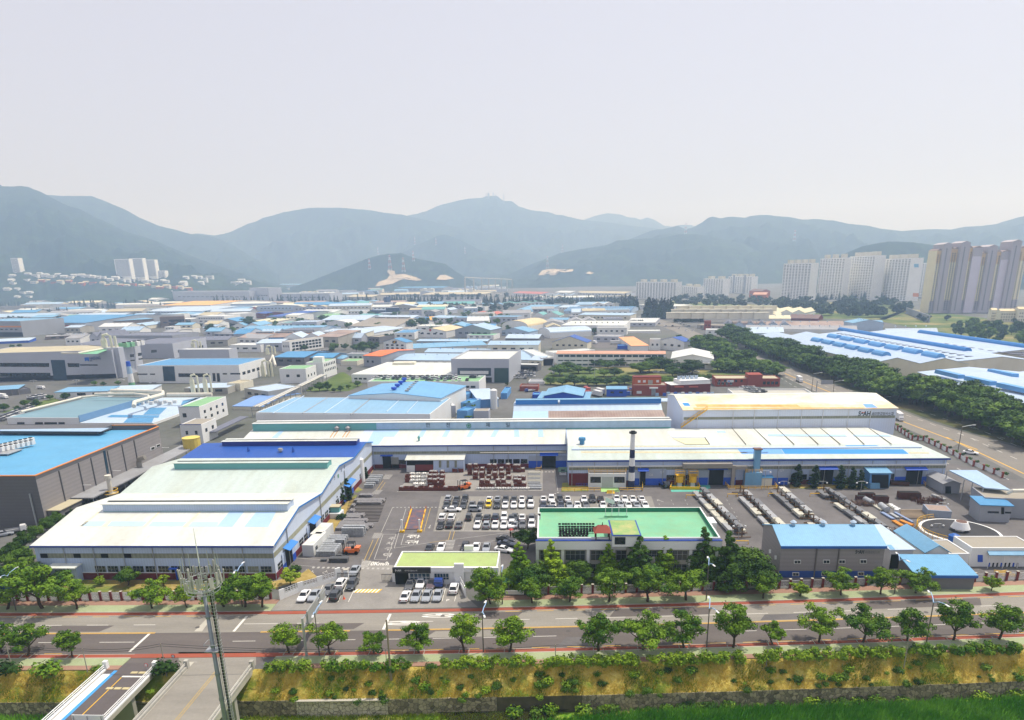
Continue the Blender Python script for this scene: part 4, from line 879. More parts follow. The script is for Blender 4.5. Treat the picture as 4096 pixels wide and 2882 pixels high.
B4.CL('door',RC_(c,3,1880,1055,1925,1118),BA,.08)
drm=MB().Do(0,0,0,.9,.3,n=10).CT('drum',AF);drb=MB().Do(0,0,0,.9,.3,n=10).CT('drum',BA);Cg+=[drm,drb]
for i in CD(16):
 o2=(drm if i%3 else drb).copy();C.objects.link(o2);o2.location=(q.x+1.+(i%8)*.85,q.y+1.2+(i//8)*.8,.01 if i<16 else .9)
 D9(o2,'%s steel drum, %s from the left in the %s row under the blue lean-to'%('black' if i%3 else 'blue',D8[i%8],('front','back')[i//8]),'drum','drums under the lean-to')
B5=Bld('blue box shed open at the front against the right block',c(3,920,322),c(3,1103,322),yb=458,D=6.5,Dd=.9,De='shed',Dg=mt('wall_mid_blue',(96,150,204),.6,.08),DL=BQ,Di='shed',name='shed')
B5.CL('opening',RC_(c,3,930,335,1082,456),AE,.04);B5.CL('counter',RC_(c,3,910,408,996,457),BQ,.6)
B6=Bld('grey gabled metal shed with faded roof beside the open blue canopy',c(3,1575,418),c(3,1728,418),yb=505,D=9.5,Dd=.9,De='gy',Dg=Aw,DL=BZ,Di='shed',name='shed')
B6.CL('doorway',RC_(c,3,1590,440,1640,504),AE,.05)
cp=[g(c(3,*p),6.2)for p in((1945,458),(2175,478),(1870,300),(1620,300))]
CP=CY('open_canopy',(cp[0].x,cp[0].y,0),'large open canopy with pale blue roof at the right end of the long hall','canopy')
MB().CN([(v.x,v.y,6.1)for v in cp],(0,0,.3)).CT('roof',BS,CP)
for v in[cp[0],cp[1],cp[2],cp[3],(cp[0]+cp[3])/2,(cp[1]+cp[2])/2]:MB().Do(v.x*.998,v.y+.3,0,6.09,.14,n=6).CT('post',AB,CP)
B7=Bld('flat concrete roofed plant house with white pipe at the right edge',c(3,1945,545),c(3,2420,570),h=5.,D=9,Dg=Aw,DL=Bk,Di='plant house',name='plant_house',par=.2)
B7.band('f',.2,3.8,AE,'opening',.05,.5)
MB().CQ([g(c(3,2150,500),6.4),g(c(3,2190,480),7.2),g(c(3,2400,478),7.2)],.5,8).CT('white_pipe',AO,B7.r)
B8=Bld('small grey cabin with bright blue roof and window strip at the right edge',c(3,1910,608),c(3,2190,618),h=4.4,D=5.5,Dd=.4,De='shed',Dg=Aw,DL=BR,Di='cabin',name='cabin')
B8.CL('window',PL(c,3,1970,663,2070,665,2070,682,1970,680),AD,.06);B8.CL('window',PL(c,3,2125,667,2178,668,2178,684,2125,683),AD,.06);B8.CL('door',PL(c,3,2092,628,2118,628,2118,690,2092,690),AE,.06)
UH=Bld('white utility house with roller shutter beside the striped chimney',c(2,685,330),c(2,1025,332),yb=450,D=7,Dg=As,DL=Bk,Di='utility building',name='utility_building',par=.2)
for p0_,p1_ in(((703,355),(797,408)),((916,355),(1010,408))):UH.CL('window',[c(2,*q)for q in rect(p0_,p1_)],AD,.05)
UH.CL('roller_shutter',RC_(c,2,806,355,905,445),mt('shutter_grey',(182,184,184),.5,.05,rib=('Z',.25,.08)),.06)
q=UH.pt(3.5,2.5,UH.h);MB().Dn(q.x,q.y,q.z,q.x+9,q.y+3,q.z+1.7).CT('roof_block',Bd,UH.r)
m=MB()
for(x0,y0,x1,y1)in((0,0,UH.W,0),(0,0,0,UH.D),(UH.W,0,UH.W,UH.D)):
 for z in(1.3,.9):m.CQ([UH.pt(x0,y0,UH.h+z),UH.pt(x1,y1,UH.h+z)],.05,4)
 for i in CD(7):t=i/6;m.CQ([UH.pt(x0+(x1-x0)*t,y0+(y1-y0)*t,UH.h),UH.pt(x0+(x1-x0)*t,y0+(y1-y0)*t,UH.h+1.3)],.05,4)
m.CT('railing',AG,UH.r)
ld=CY('roof_ladder',(UH.A.x+1,UH.A.y+5.5,UH.h),'yellow ladder stair from the utility house up to the hall roof','ladder');m=MB()
p_,q_=Dp(c(2,715,325),UH.pt(0,5,0),-UH.w),Dp(c(2,715,185),UH.pt(0,5,0),-UH.w)
for dx in(-.6,.6):m.CQ([(p_.x+dx,p_.y,p_.z),(q_.x+dx,q_.y+1.,q_.z)],.09,4)
m.CT('rail',AG,ld);m=MB()
for i in CD(13):t=i/12;m.Dn(p_.x-.6,p_.y+t-.03,p_.z+(q_.z-p_.z)*t,p_.x+.6,p_.y+t+.12,p_.z+(q_.z-p_.z)*t+.07)
m.CT('rung',AG,ld)
cb=g(c(2,1068,455));zc=Dl(c(2,1090,-575),cb.y).z;zc=Dl(b(2,1090,1175),cb.y).z
CH=CY('chimney',(cb.x,cb.y,0),'tall navy and white banded chimney beside the utility house','chimney')
ys=[455,385,312,255,182,108,36];zs=[Dl(c(2,1072,y),cb.y).z for y in ys]+[Dl(b(2,1086,1270),cb.y).z,zc-.7]
zs[0]=0
for i in CD(len(zs)-1):
 r0_=1.05-.45*zs[i]/zc;r1_=1.05-.45*zs[i+1]/zc
 MB().Do(cb.x,cb.y,zs[i]+.003,zs[i+1],r0_,r1_,n=16).CT('navy_band' if i%2==0 else 'white_band',mt('chimney_navy',(28,38,74),.6,.1)if i%2==0 else As,CH,smooth=False)
MB().Do(cb.x,cb.y,zc-.75,zc-.3,1.15,n=16).Do(cb.x,cb.y,zc-.297,zc,.6,n=16).CT('cap',AF,CH)
bc=g(c(3,1730,835),1.2);e1=g(c(3,1365,800),1.2);rb=(bc.x-g(c(3,1350,790),1.2).x)*1.
bc=(g(c(3,1350,800),1.2)+g(c(3,2105,880),1.2))/2;rb=(g(c(3,2105,880),1.2)-g(c(3,1350,800),1.2)).length/2
CB=CY('round_basin',(bc.x,bc.y,0),'large round black covered basin with white hub and yellow rail','basin')
MB().Do(bc.x,bc.y,0,1.2,rb,n=48).CT('rim',As,CB)
MB().Do(bc.x,bc.y,1.203,1.3,rb-.7,n=48).CT('cover',mt('black_cover',(52,52,56),.8,.2,.8,CI=(84,84,88),CE=.5),CB)
hp=g(c(3,1730,790),3.2);MB().Do(bc.x,bc.y,1.303,2.,1.,n=16).Do(bc.x,bc.y,2.003,3.6,2.1,1.4,n=20).CT('hub',As,CB);MB().Do(bc.x,bc.y,3.603,3.66,1.2,n=20).CT('hub_opening',mt('rusty_steel',(110,84,74)),CB)
m=MB()
for k in CD(40):
 t0,t1=[math.radians(100+k*4+j*4)for j in(0,1)]
 P2=[(bc.x+(rb+.4)*cos(t),bc.y+(rb+.4)*sin(t))for t in(t0,t1)]
 for z in(1.7,2.3):m.CQ([(P2[0][0],P2[0][1],z),(P2[1][0],P2[1][1],z)],.06,4)
 if k%2==0:m.CQ([(P2[0][0],P2[0][1],0),(P2[0][0],P2[0][1],2.3)],.05,4)
m.CT('railing',AG,CB)
def Cc(Db,x,y,z0,z1,r,mat,name='storage_tank',legs=0,Di='tank',Dc=None,dome=True):
 T=CY(name,(x,y,z0),Db,Di,Dc);zb=z0+legs
 MB().Do(x,y,zb,z1,r,n=16).CT('shell',mat,T,smooth=False)
 (MB().Do(x,y,z1+.003,z1+r*.35,r*.98,r*.35,n=16)if dome else MB().Do(x,y,z1+.003,z1+.15,r*1.03,n=16)).CT('lid',mat,T)
 if legs:
  for i in CD(4):t=pi/4+i*pi/2;MB().CQ([(x+r*.9*cos(t),y+r*.9*sin(t),z0),(x+r*.8*cos(t),y+r*.8*sin(t),zb)],.12,5).CT('leg',AB,T)
 return T
q=g(c(3,1658,960),1.);Cc('small blue tank at the near rim of the black basin',q.x,q.y,.0,3.2,1.2,mt('tank_blue',(34,92,170),.45,.08))
q=g(c(1,945,395));Cc('tall white nitrogen tank beside the rear corner of the workshop',q.x,q.y,.0,7.4,1.25,As)
ytank=mt('tank_yellow',(214,192,96),.5,.06)
q=g(c(0,1728,105),4.);Cc('pale yellow round tank on steel legs between the halls at left',q.x,q.y,0,8.2,3.,ytank,legs=4.,dome=False)
for i,x in CC((1500,1618)):
 q=g(c(2,x,445));T=CY('yellow_vessel',(q.x,q.y,0),'%s round yellow gas vessel inside the yellow walled turquoise pad'%('left','right')[i],'vessel','yellow vessels on the pad')
 MB().Do(q.x,q.y,1.6,3.6,1.15,n=14).CT('drum',AG,T);MB().Dn(q.x-.6,q.y-.5,0,q.x+.6,q.y+.5,1.597).CT('stand',AA,T);m=MB()
 for z in(4.4,5.2):m.CQ([(q.x-1.3,q.y-1,z),(q.x+1.3,q.y-1,z),(q.x+1.3,q.y+1,z),(q.x-1.3,q.y+1,z),(q.x-1.3,q.y-1,z)],.06,4)
 for sx in(-1.3,1.3):
  for sy in(-1,1):m.CQ([(q.x+sx,q.y+sy,.2),(q.x+sx,q.y+sy,5.2)],.06,4)
 m.CT('cage',AG,T);MB().Dn(q.x-1.3,q.y-1,3.8,q.x+1.3,q.y+1,3.9).CT('platform',AG,T)
CU('turquoise_pad',[c(2,1400,418),c(2,1770,418),c(2,1780,455),c(2,1700,488),c(2,1430,490)],mt('turquoise_floor',(92,176,160),.7,.1,.4),.03)
CU('green_pad',[c(2,795,452),c(2,950,452),c(2,965,490),c(2,800,490)],mt('pad_green',(156,196,120),.7,.1,.4),.034)
BW=CY('bund_wall',g(c(2,1415,470)),'low yellow bund wall round the two yellow vessels','bund wall');P4=[g(c(2,*p))for p in((1415,470),(1690,472),(1672,420),(1432,418))]
for i in CD(4):
 A_,B_=P4[i],P4[(i+1)%4];dd=(B_-A_).normalized();MB().CO(A_,B_-A_-dd*.3,CA((-dd.y,dd.x,0))*.25,Z3*.9).CT('wall',AG,BW)
DB=CY('dust_collector',g(c(2,2085,445)),'pale blue dust collector with stack and yellow rail between doors','dust collector');q=g(c(2,2085,445));q2=g(c(2,2235,445))
MB().Dn(q.x,q.y,0,q2.x,q.y+3,4.4).CT('body',BQ,DB);MB().Dn(q.x+2.6,q.y+1,4.403,q.x+4.4,q.y+2.6,11.2).CT('stack',BQ,DB);MB().Dn(q.x+2.3,q.y+.7,11.203,q.x+4.7,q.y+2.9,11.5).CT('stack_cap',_m['rusty_steel'],DB);m=MB()
for z in(5.,5.5):m.CQ([(q.x,q.y,z),(q2.x,q.y,z),(q2.x,q.y+3,z)],.05,4)
for i in CD(6):m.CQ([(q.x+(q2.x-q.x)*i/5,q.y,4.4),(q.x+(q2.x-q.x)*i/5,q.y,5.5)],.05,4)
m.CT('railing',AG,DB)
Bld('small cream switch house under a blue roof right of the dust collector',c(2,2240,362),c(3,40,362),yb=440,D=4,Dd=.4,De='shed',Dg=At,DL=BR,Di='switch house',name='switch_house')
Bld('little dark green guard hut at the corner of the inner lane',c(2,425,305),c(2,488,305),yb=340,D=3,Dd=.8,De='gx',Dg=As,DL=mt('roof_dull_green',(90,120,104),.7),Di='guard hut',name='guard_hut').CK('f',1,.9,1.9)
CS=Bld('lean-to store with cream roof in front of the main hall',c(1,1345,205),c(1,1860,202),yb=312,D=7.5,Dd=1.2,De='shed',Dg=Au,DL=BO,Di='store shed',name='store_shed')
CS.CL('opening',RC_(c,1,1352,210,1590,314),AE,.05);CS.CL('brick_back',RC_(c,1,1430,245,1590,300),A6,.1);CS.CL('white_cabin',RC_(c,1,1352,252,1425,312),AA,.2)
for x in(1640,1710,1780):CS.CL('window',[c(1,*q)for q in rect((x,210),(x+22,272))],BC,.07)
for i,(p0_,p1_,D_,lb)in CC((((410,970),(512,972),9.,'white cabin container with rusty roof corner beside the stacked ingots'),((482,870),(590,872),8.,'white cabin container standing behind the rusty cornered one'))):
 bb=Bld(lb,c(1,*p0_),c(1,*p1_),h=2.8,D=D_,Dg=mt('container_white',(206,208,206),.6,.08,.5,rib=('X',.3,.06)),DL=mt('container_roof',(222,218,208),.6,.1,.4,CI=(190,130,70),CE=.5,CG=.3),Di='container',name='cabin_container',par=.08)
 bb.CK('r',1,1.2,2.,.1,.3,.7)
def DR(name,rgb,D2=.28):
 m=mt(name,rgb,D2,.03,.5);m.node_tree.nodes['Principled BSDF'].inputs['Coat Weight'].default_value=.5;m.node_tree.nodes['Principled BSDF'].inputs['Specular IOR Level'].default_value=.5;return m
CP_={'white':DR('car_paint_white',(228,229,230)),'silver':DR('car_paint_silver',(150,156,164)),'grey':DR('car_paint_grey',(96,98,102)),'dark grey':DR('car_paint_dark_grey',(52,56,62)),'black':DR('car_paint_black',(26,27,31)),'navy':DR('car_paint_navy',(34,44,66)),'yellow':DR('car_paint_yellow',(228,196,20)),'blue':DR('car_paint_blue',(36,70,150)),'mauve':DR('car_paint_mauve',(104,92,98)),'orange':DR('car_paint_orange',(226,110,30))}
AX=mt('tyre_rubber',(34,34,36),.9);Aj=mt('wheel_rim',(150,152,156),.4,Dz=.5);Ak=DQ('car_glass',(22,26,32),.08);Al=mt('headlight_lens',(206,212,220),.2);Am=mt('taillight_lens',(150,30,28),.3)
def car_proto(kind):
 if kind=='sedan':
  L=4.7;st=[(-2.35,.35,.62,.70),(-2.2,.28,.72,.84),(-1.6,.22,.84,.90),(-.8,.22,.92,.91),(.6,.22,.95,.92),(1.5,.22,.97,.90),(2.15,.28,.95,.84),(2.35,.38,.85,.74)]
  cab=[(-.95,.91,.80),(-.15,1.40,.60),(.85,1.42,.60),(1.75,.98,.76)]
 elif kind=='suv':
  L=4.6;st=[(-2.3,.45,.80,.74),(-2.15,.32,.92,.88),(-1.5,.26,1.02,.92),(-.8,.26,1.08,.93),(.6,.26,1.10,.94),(1.6,.26,1.12,.93),(2.15,.3,1.10,.90),(2.3,.42,1.,.82)]
  cab=[(-1.05,1.07,.84),(-.35,1.62,.66),(1.45,1.64,.66),(2.1,1.12,.82)]
 else:
  L=3.7;st=[(-1.85,.4,.75,.66),(-1.7,.3,.9,.77),(-1.2,.24,1.,.80),(-.8,.24,1.04,.80),(.6,.24,1.05,.80),(1.4,.24,1.06,.80),(1.75,.28,1.04,.78),(1.85,.4,.9,.72)]
  cab=[(-1.15,1.02,.74),(-.55,1.66,.64),(1.45,1.68,.64),(1.78,1.06,.72)]
 r=CY(kind+'_car',(0,0,0),'car','car')
 m=MB();n_=8
 for y,zb,zt_,hw in st:
  m.v+=[(-hw*.86,y,zb),(-hw,y,zb+.18),(-hw,y,zt_-.14),(-hw*.88,y,zt_),(hw*.88,y,zt_),(hw,y,zt_-.14),(hw,y,zb+.18),(hw*.86,y,zb)]
 for k in CD(len(st)-1):
  for i in CD(n_):m.f.append((k*8+i,k*8+(i+1)%8,(k+1)*8+(i+1)%8,(k+1)*8+i))
 m.f.append(tuple(CD(8)));m.f.append(tuple(reversed(CD((len(st)-1)*8,len(st)*8))))
 (ya,za,wa),(yb_,zb_,wb),(yc,zc_,wc),(yd,zd,wd_)=cab
 m.add([(-wa,ya,za-.02),(wa,ya,za-.02),(-wb,yb_,zb_),(wb,yb_,zb_),(-wc,yc,zc_),(wc,yc,zc_),(-wd_,yd,zd-.02),(wd_,yd,zd-.02)],[(0,1,3,2),(2,3,5,4),(4,5,7,6),(0,2,4,6),(1,7,5,3),(0,6,7,1)])
 m.CT('body',CP_['white'],r)
 def gl(name,P,inset=.1):
  Q=[CA(p)for p in P];ce=sum(Q,CA())/4;nrm=(Q[1]-Q[0]).cross(Q[3]-Q[0]).normalized()
  MB().quad(*[ce+(q-ce)*(1-inset)+nrm*.012 for q in Q]).CT(name,Ak,r)
 gl('windscreen',[(-wa,ya,za),(wa,ya,za),(wb,yb_,zb_),(-wb,yb_,zb_)])
 gl('rear_window',[(wd_,yd,zd),(-wd_,yd,zd),(-wc,yc,zc_),(wc,yc,zc_)])
 gl('side_window',[(wa,ya,za),(wd_,yd,zd),(wc,yc,zc_),(wb,yb_,zb_)],.16)
 gl('side_window',[(-wd_,yd,zd),(-wa,ya,za),(-wb,yb_,zb_),(-wc,yc,zc_)],.16)
 hw=st[1][3];zf_=st[1][2]
 for s_ in(-1,1):
  MB().Dn(s_*hw*.66-.17,st[0][0]-.02,zf_-.26,s_*hw*.66+.17,st[0][0]+.16,zf_-.08).CT('headlight',Al,r)
  MB().Dn(s_*hw*.72-.14,st[-1][0]-.16,st[-1][2]-.3,s_*hw*.72+.14,st[-1][0]+.02,st[-1][2]-.06).CT('taillight',Am,r)
  for y in(-L*.30,L*.30):
   t=MB();x0=s_*(st[3][3]-.1)
   R_=.33
   P1=[(x0-.11,y+R_*cos(2*pi*k/12),R_+R_*sin(2*pi*k/12))for k in CD(12)];P2=[(p[0]+.23,p[1],p[2])for p in P1]
   t.add(P1+P2,[tuple(CD(12)),tuple(reversed(CD(12,24)))]+[(k,(k+1)%12+0,(k+1)%12+12,k+12)for k in CD(12)]);t.CT('wheel',AX,r)
 MB().Dn(-.26,st[0][0]-.04,.42,.26,st[0][0]-.01,.53).CT('number_plate',AA,r)
 Cg.append(r);return r
CARS={k:car_proto(k)for k in('sedan','suv','van')}
def tiny_car():
 m=MB().Dn(-.9,-2.3,.3,.9,2.3,.95);body=m
 m.add([(-.8,-1.,.95),(.8,-1.,.95),(-.65,-.3,1.45),(.65,-.3,1.45),(-.65,1.2,1.45),(.65,1.2,1.45),(-.78,2.,.95),(.78,2.,.95)],[(0,1,3,2),(2,3,5,4),(4,5,7,6),(0,2,4,6),(1,7,5,3)])
 o=m.CT('parked_car',CP_['white']);o.data.materials.append(Ak);o.data.materials.append(AX)
 for i,p in CC(o.data.polygons):
  if i in(6,8,9,10):p.material_index=1
 Cg.append(o);return o
TINY=tiny_car()
KN={'s':'sedan','u':'suv','v':'van'};KL={'s':'sedan','u':'SUV','v':'small car'}
CN_={'w':'white','s':'silver','g':'grey','d':'dark grey','k':'black','n':'navy','y':'yellow','b':'blue','m':'mauve'}
def Ch(p,col,kd,Db,rz=.0,Dc=None,half=True,z=.02,q=None):
 q=q or g(p,z)
 L=2.3
 D3=(q.x,q.y+(L if half else 0),z)
 return_=Ce(CARS[KN[kd]],D3,rz,1.,Db,{'body':CP_[CN_[col]]})
 return_.name='parked_car'
 if Dc:return_['group']=Dc
 return return_
def row(items,ybot,rowname,flip=.0,grp='cars in the factory car park',tw=False):
 for i,(t,x,col,kd)in CC(items):
  Ch(c(t,x,ybot+ru(-3,3)),col,kd,'%s %s, %s from the left in the %s'%(CN_[col],KL[kd],D8[i],rowname),(pi if(flip and rnd.random()<flip)else 0)+ru(-.03,.03),grp)
row([(1,1718,'s','u'),(1,1793,'d','s'),(1,1868,'k','u'),(1,2088,'w','s'),(1,2163,'s','s'),(1,2236,'d','s'),(2,15,'d','s'),(2,87,'w','s'),(2,160,'d','u'),(2,283,'w','s'),(2,355,'w','u'),(2,430,'k','u'),(2,501,'w','s'),(2,650,'w','s'),(2,725,'k','u'),(2,800,'k','s'),(2,945,'w','s'),(2,1018,'w','s'),(2,1092,'w','s'),(2,1170,'w','s')],592,'furthest parking row',.8)
row([(1,1700,'d','s'),(1,1779,'d','s'),(1,1853,'d','s'),(1,1932,'g','s'),(1,2006,'d','s'),(1,2082,'y','v'),(1,2158,'d','u'),(1,2232,'w','s'),(2,14,'w','s'),(2,88,'w','s'),(2,168,'w','u'),(2,282,'n','s'),(2,368,'w','s'),(2,440,'n','s'),(2,517,'s','s'),(2,590,'w','s'),(2,668,'g','s'),(2,823,'w','s'),(2,905,'g','s'),(2,978,'s','s'),(2,1050,'w','s'),(2,1128,'s','s'),(2,1203,'w','s')],646,'second parking row from the hall',.1)
row([(1,1662,'w','u'),(1,1745,'w','u'),(1,1902,'d','v'),(1,1990,'d','s'),(1,2065,'d','s'),(1,2143,'n','u'),(1,2222,'w','u'),(1,2290,'d','s'),(2,20,'d','s'),(2,88,'w','s'),(2,177,'g','u')],762,'third parking row from the hall',.7)
row([(1,1648,'k','s'),(1,1727,'k','s'),(1,1812,'g','s'),(1,1980,'w','s'),(1,2062,'s','u'),(1,2140,'w','s'),(1,2220,'w','s'),(1,2290,'w','u'),(2,18,'s','s'),(2,92,'g','s'),(2,175,'w','u')],829,'nearest parking row',.1)
row([(1,1545,'d','s'),(1,1648,'w','s'),(1,1868,'k','u'),(1,1967,'w','s'),(1,2060,'s','s')],1040,'row hidden behind the gatehouse',.1)
for t,x,y,col,kd,lb in((1,1768,655,'w','s','long white sedan parked across the lane at the left of the car park'),(1,1965,655,'s','v','beige silver boxy car with roof box parked across the lane'),(2,367,655,'n','u','dark SUV parked across the lane left of the white sedan'),(2,563,657,'w','s','white sedan parked across the lane right of the dark SUV'),(2,963,660,'k','s','black sedan parked across the lane under the flag poles'),(2,1123,660,'k','s','black sedan parked across the lane, rightmost of the crossing cars')):
 Ch(c(t,x,y+8),col,kd,lb,pi/2 if x!=563 else-pi/2,half=False)
for i,(x,y,col)in CC(((2240,930,'k'),(2250,975,'n'),(2225,1025,'w'))):
 Ch(c(1,x,y),col,'s','%s sedan parked slantwise left of the green roofed office, %s of three'%(CN_[col],('furthest','middle','nearest')[i]),1.25,half=False)
fr_=[(400,296,'w','s',0),(495,292,'s','s',0),(620,240,'g','s',0),(740,180,'w','u',0),(838,192,'d','u',0),(690,288,'d','u',0),(862,62,'s','s',0)]
nm_=['white sedan at the left end of the front forecourt','silver sedan second in the left forecourt row','grey sedan by the white forecourt wall','white SUV at the gate pillar, left forecourt','dark grey SUV right beside the black sliding gate','dark SUV nearest the traffic cone, left forecourt','silver sedan just inside the black sliding gate']
for(x,y,col,kd,f_),lb in zip(fr_,nm_):Ch(d(1,x,y),col,kd,lb,.0 if x not in(740,690)else pi,'cars on the forecourt')
fr_=[(1365,190,'g','s'),(1462,178,'w','s'),(1560,182,'m','s'),(1765,228,'w','u'),(1322,298,'w','s'),(1420,296,'s','s'),(1518,297,'s','s'),(1617,292,'s','s')]
nm_=['grey hatchback at the left of the gatehouse row','white sedan with black roof under the gatehouse window','mauve grey sedan under the gatehouse window','white SUV alone over the letter P by the wall','white sedan nearest the drive, right forecourt','silver sedan right of the white one, right forecourt','silver sedan third in the right forecourt front row','silver sedan last in the right forecourt front row']
for(x,y,col,kd),lb in zip(fr_,nm_):Ch(d(1,x,y),col,kd,lb,pi if col=='w' and y!=178 else .0,'cars on the forecourt')
Ch(c(3,1815,150),'w','s','white sedan driving on the wide avenue at right',-2.2+pi,half=False)
def Cb(p,Db,cabm,bodym,rz=.0,L=5.2,Dn=True,z=.02,hh=2.,name='truck',q=None):
 q=q or g(p,z);T=CY(name,(q.x,q.y,z),Db,'truck');T.rotation_euler.z=rz
 def bb(n_,mat,*v):o=MB().Dn(*v).CT(n_,mat);o.parent=T;return o
 cb_=MB().add([(-.9,-L/2,.5),(.9,-L/2,.5),(.9,-L/2+1.5,.5),(-.9,-L/2+1.5,.5),(-.9,-L/2,1.15),(.9,-L/2,1.15),(.85,-L/2+.35,1.95),(-.85,-L/2+.35,1.95),(-.85,-L/2+1.5,1.95),(.85,-L/2+1.5,1.95)],[(0,3,2,1),(0,1,5,4),(4,5,6,7),(7,6,9,8),(3,8,9,2),(0,4,7,8,3),(1,2,9,6,5)]).CT('cab',cabm);cb_.parent=T
 w_=MB().quad((-.78,-L/2+.02,1.2),(.78,-L/2+.02,1.2),(.74,-L/2+.31,1.85),(-.74,-L/2+.31,1.85)).CT('windscreen',Ak);w_.parent=T
 if Dn:bb('cargo_box',bodym,-1.,-L/2+1.6,.75,1.,L/2,.75+hh)
 else:bb('flatbed',bodym,-.95,-L/2+1.6,.7,.95,L/2,.85);bb('side_board',bodym,-.95,-L/2+1.6,.853,-.9,L/2,1.2);bb('side_board',bodym,.9,-L/2+1.6,.853,.95,L/2,1.2)
 bb('chassis',AF,-.5,-L/2+.3,.35,.5,L/2-.1,.497 if not Dn else .747)
 for sx in(-.95,.72):
  for y in(-L/2+.8,L/2-1.1):
   P1=[(sx,y+.38*cos(2*pi*k/12),.38+.38*sin(2*pi*k/12))for k in CD(12)];P2=[(v[0]+.23,v[1],v[2])for v in P1]
   o=MB().add(P1+P2,[tuple(CD(12)),tuple(reversed(CD(12,24)))]+[(k,(k+1)%12,(k+1)%12+12,k+12)for k in CD(12)]).CT('wheel',AX);o.parent=T
 return T
Cb(d(1,1650,120),'blue pickup truck parked under the gatehouse wall',CP_['blue'],CP_['blue'],0,5.,False)
Cb(c(2,1360,440),'dark small truck with blue cab load standing by door G7',CP_['dark grey'],CP_['blue'],.3,5.,False)
Cb(c(0,150,855),'white small flatbed truck parked beside the charcoal hall',CP_['white'],BZ,math.radians(125),5.,False)
Cb(b(3,280,735),'white box truck driving on the avenue beside the red brick office',CP_['white'],AA,-.1,8.5,True,hh=2.4)
Cb(b(3,1170,1075),'white box truck on the avenue just right of the tall hall',CP_['white'],AA,-.2,8.5,True,hh=2.4)
Ch(c(0,30,885),'s','s','silver sedan beside the white flatbed truck at the left edge',2.2,half=False)
Cb(b(2,325,570),'white truck standing in the dark doorway of the cream shed',CP_['white'],AA,0,6,True);Cb(b(2,140,615),'white lorry backed to the loading dock',CP_['white'],AA,-1.4,7,True);Cb(b(2,370,660),'white lorry on the inner lane beside the round trees',CP_['white'],AA,0,7,True)
Cb(b(2,745,395),'white van lorry standing in the grey loading yard',CP_['white'],AA,.3,7,True);Cb(b(2,940,400),'long white trailer parked in the grey loading yard',CP_['white'],AA,1.45,12,True,hh=2.6);Cb(b(2,160,825),'blue and white crane truck by the orange crates',CP_['blue'],AA,-1.,6,False);Cb(b(0,370,800),'white van by the lamp in front of the silver company building',CP_['white'],CP_['white'],1.3,5.,True,hh=1.2)
Cb(b(1,1768,915),'small dark truck parked inside the dark shed opening',CP_['grey'],CP_['grey'],0,5,True,hh=1.1);Cb(b(0,30,885),'white box lorry among wooden pallets at the left edge',CP_['white'],AA,1.2,7,True)
for i,(x,y)in CC(((762,865),(785,845))):Cb(b(2,x,y),'%s white container trailer beside the pallets behind the long hall'%('nearer','further')[i],AA,AA,.5+pi,8,True,hh=2.4)
def DV(p,Db,rz,mat):
 q=g(p);T=CY('forklift',(q.x,q.y,.01),Db,'forklift');T.rotation_euler.z=rz
 def bb(n_,mt_,*v):o=MB().Dn(*v).CT(n_,mt_);o.parent=T;return o
 bb('chassis',mat,-1.6,-.9,.45,1.7,.9,1.25);bb('counterweight',mat,1.,-.9,1.253,2.1,.9,1.75);bb('cab_roof',AF,-.9,-.75,2.75,.9,.75,2.85);bb('seat',AF,.0,-.3,1.253,.6,.3,1.8)
 for sx in(-.88,.8):
  for sy in(-.72,.66):bb('cab_post',AF,sx,sy,1.255,sx+.08,sy+.08,2.748)
 for sy in(-.6,.48):bb('mast',AF,-1.95,sy,.1,-1.8,sy+.12,3.)
 for sy in(-.45,.33):bb('fork',AF,-3.3,sy,.12,-1.96,sy+.12,.18)
 bb('load_carriage',AF,-2.06,-.6,.3,-1.955,.6,1.)
 for x in(-1.1,1.3):
  for sy in(-1.,.72):
   P1=[(x+.45*cos(2*pi*k/12),sy,.45+.45*sin(2*pi*k/12))for k in CD(12)];P2=[(v[0],v[1]+.28,v[2])for v in P1]
   o=MB().add(P1+P2,[tuple(CD(12)),tuple(reversed(CD(12,24)))]+[(k,(k+1)%12,(k+1)%12+12,k+12)for k in CD(12)]).CT('wheel',AX);o.parent=T
 return T
DV(c(1,860,1040),'orange forklift with black mast facing the stacked ingots',.0,CP_['orange']);DV(c(1,1868,465),'orange and black forklift between the scrap bin rows',.6,CP_['orange'])
def C0(proto,p,Db,Di,Dc,name=None,rz=.0,z=.0,sc=1,q=None):
 q=q or g(p,z);o=proto.copy();C.objects.link(o);o.location=(q.x,q.y,z);o.rotation_euler.z=rz;o.scale=(sc,sc,sc)if not isinstance(sc,tuple)else sc
 if name:o.name=name
 return D9(o,Db,Di,Dc)
AU=mt('rusty_red_bin',(112,58,46),.85,.3,1.2);AP=mt('aluminium_scrap',(206,206,204),.35,.5,2.5,Dz=.6);AQ=mt('aluminium_ingot',(178,182,186),.45,.3,2.,Dz=.3,fine=.15);AR=mt('aluminium_billet',(142,140,142),.5,.3,1.5,Dz=.35,fine=.15)
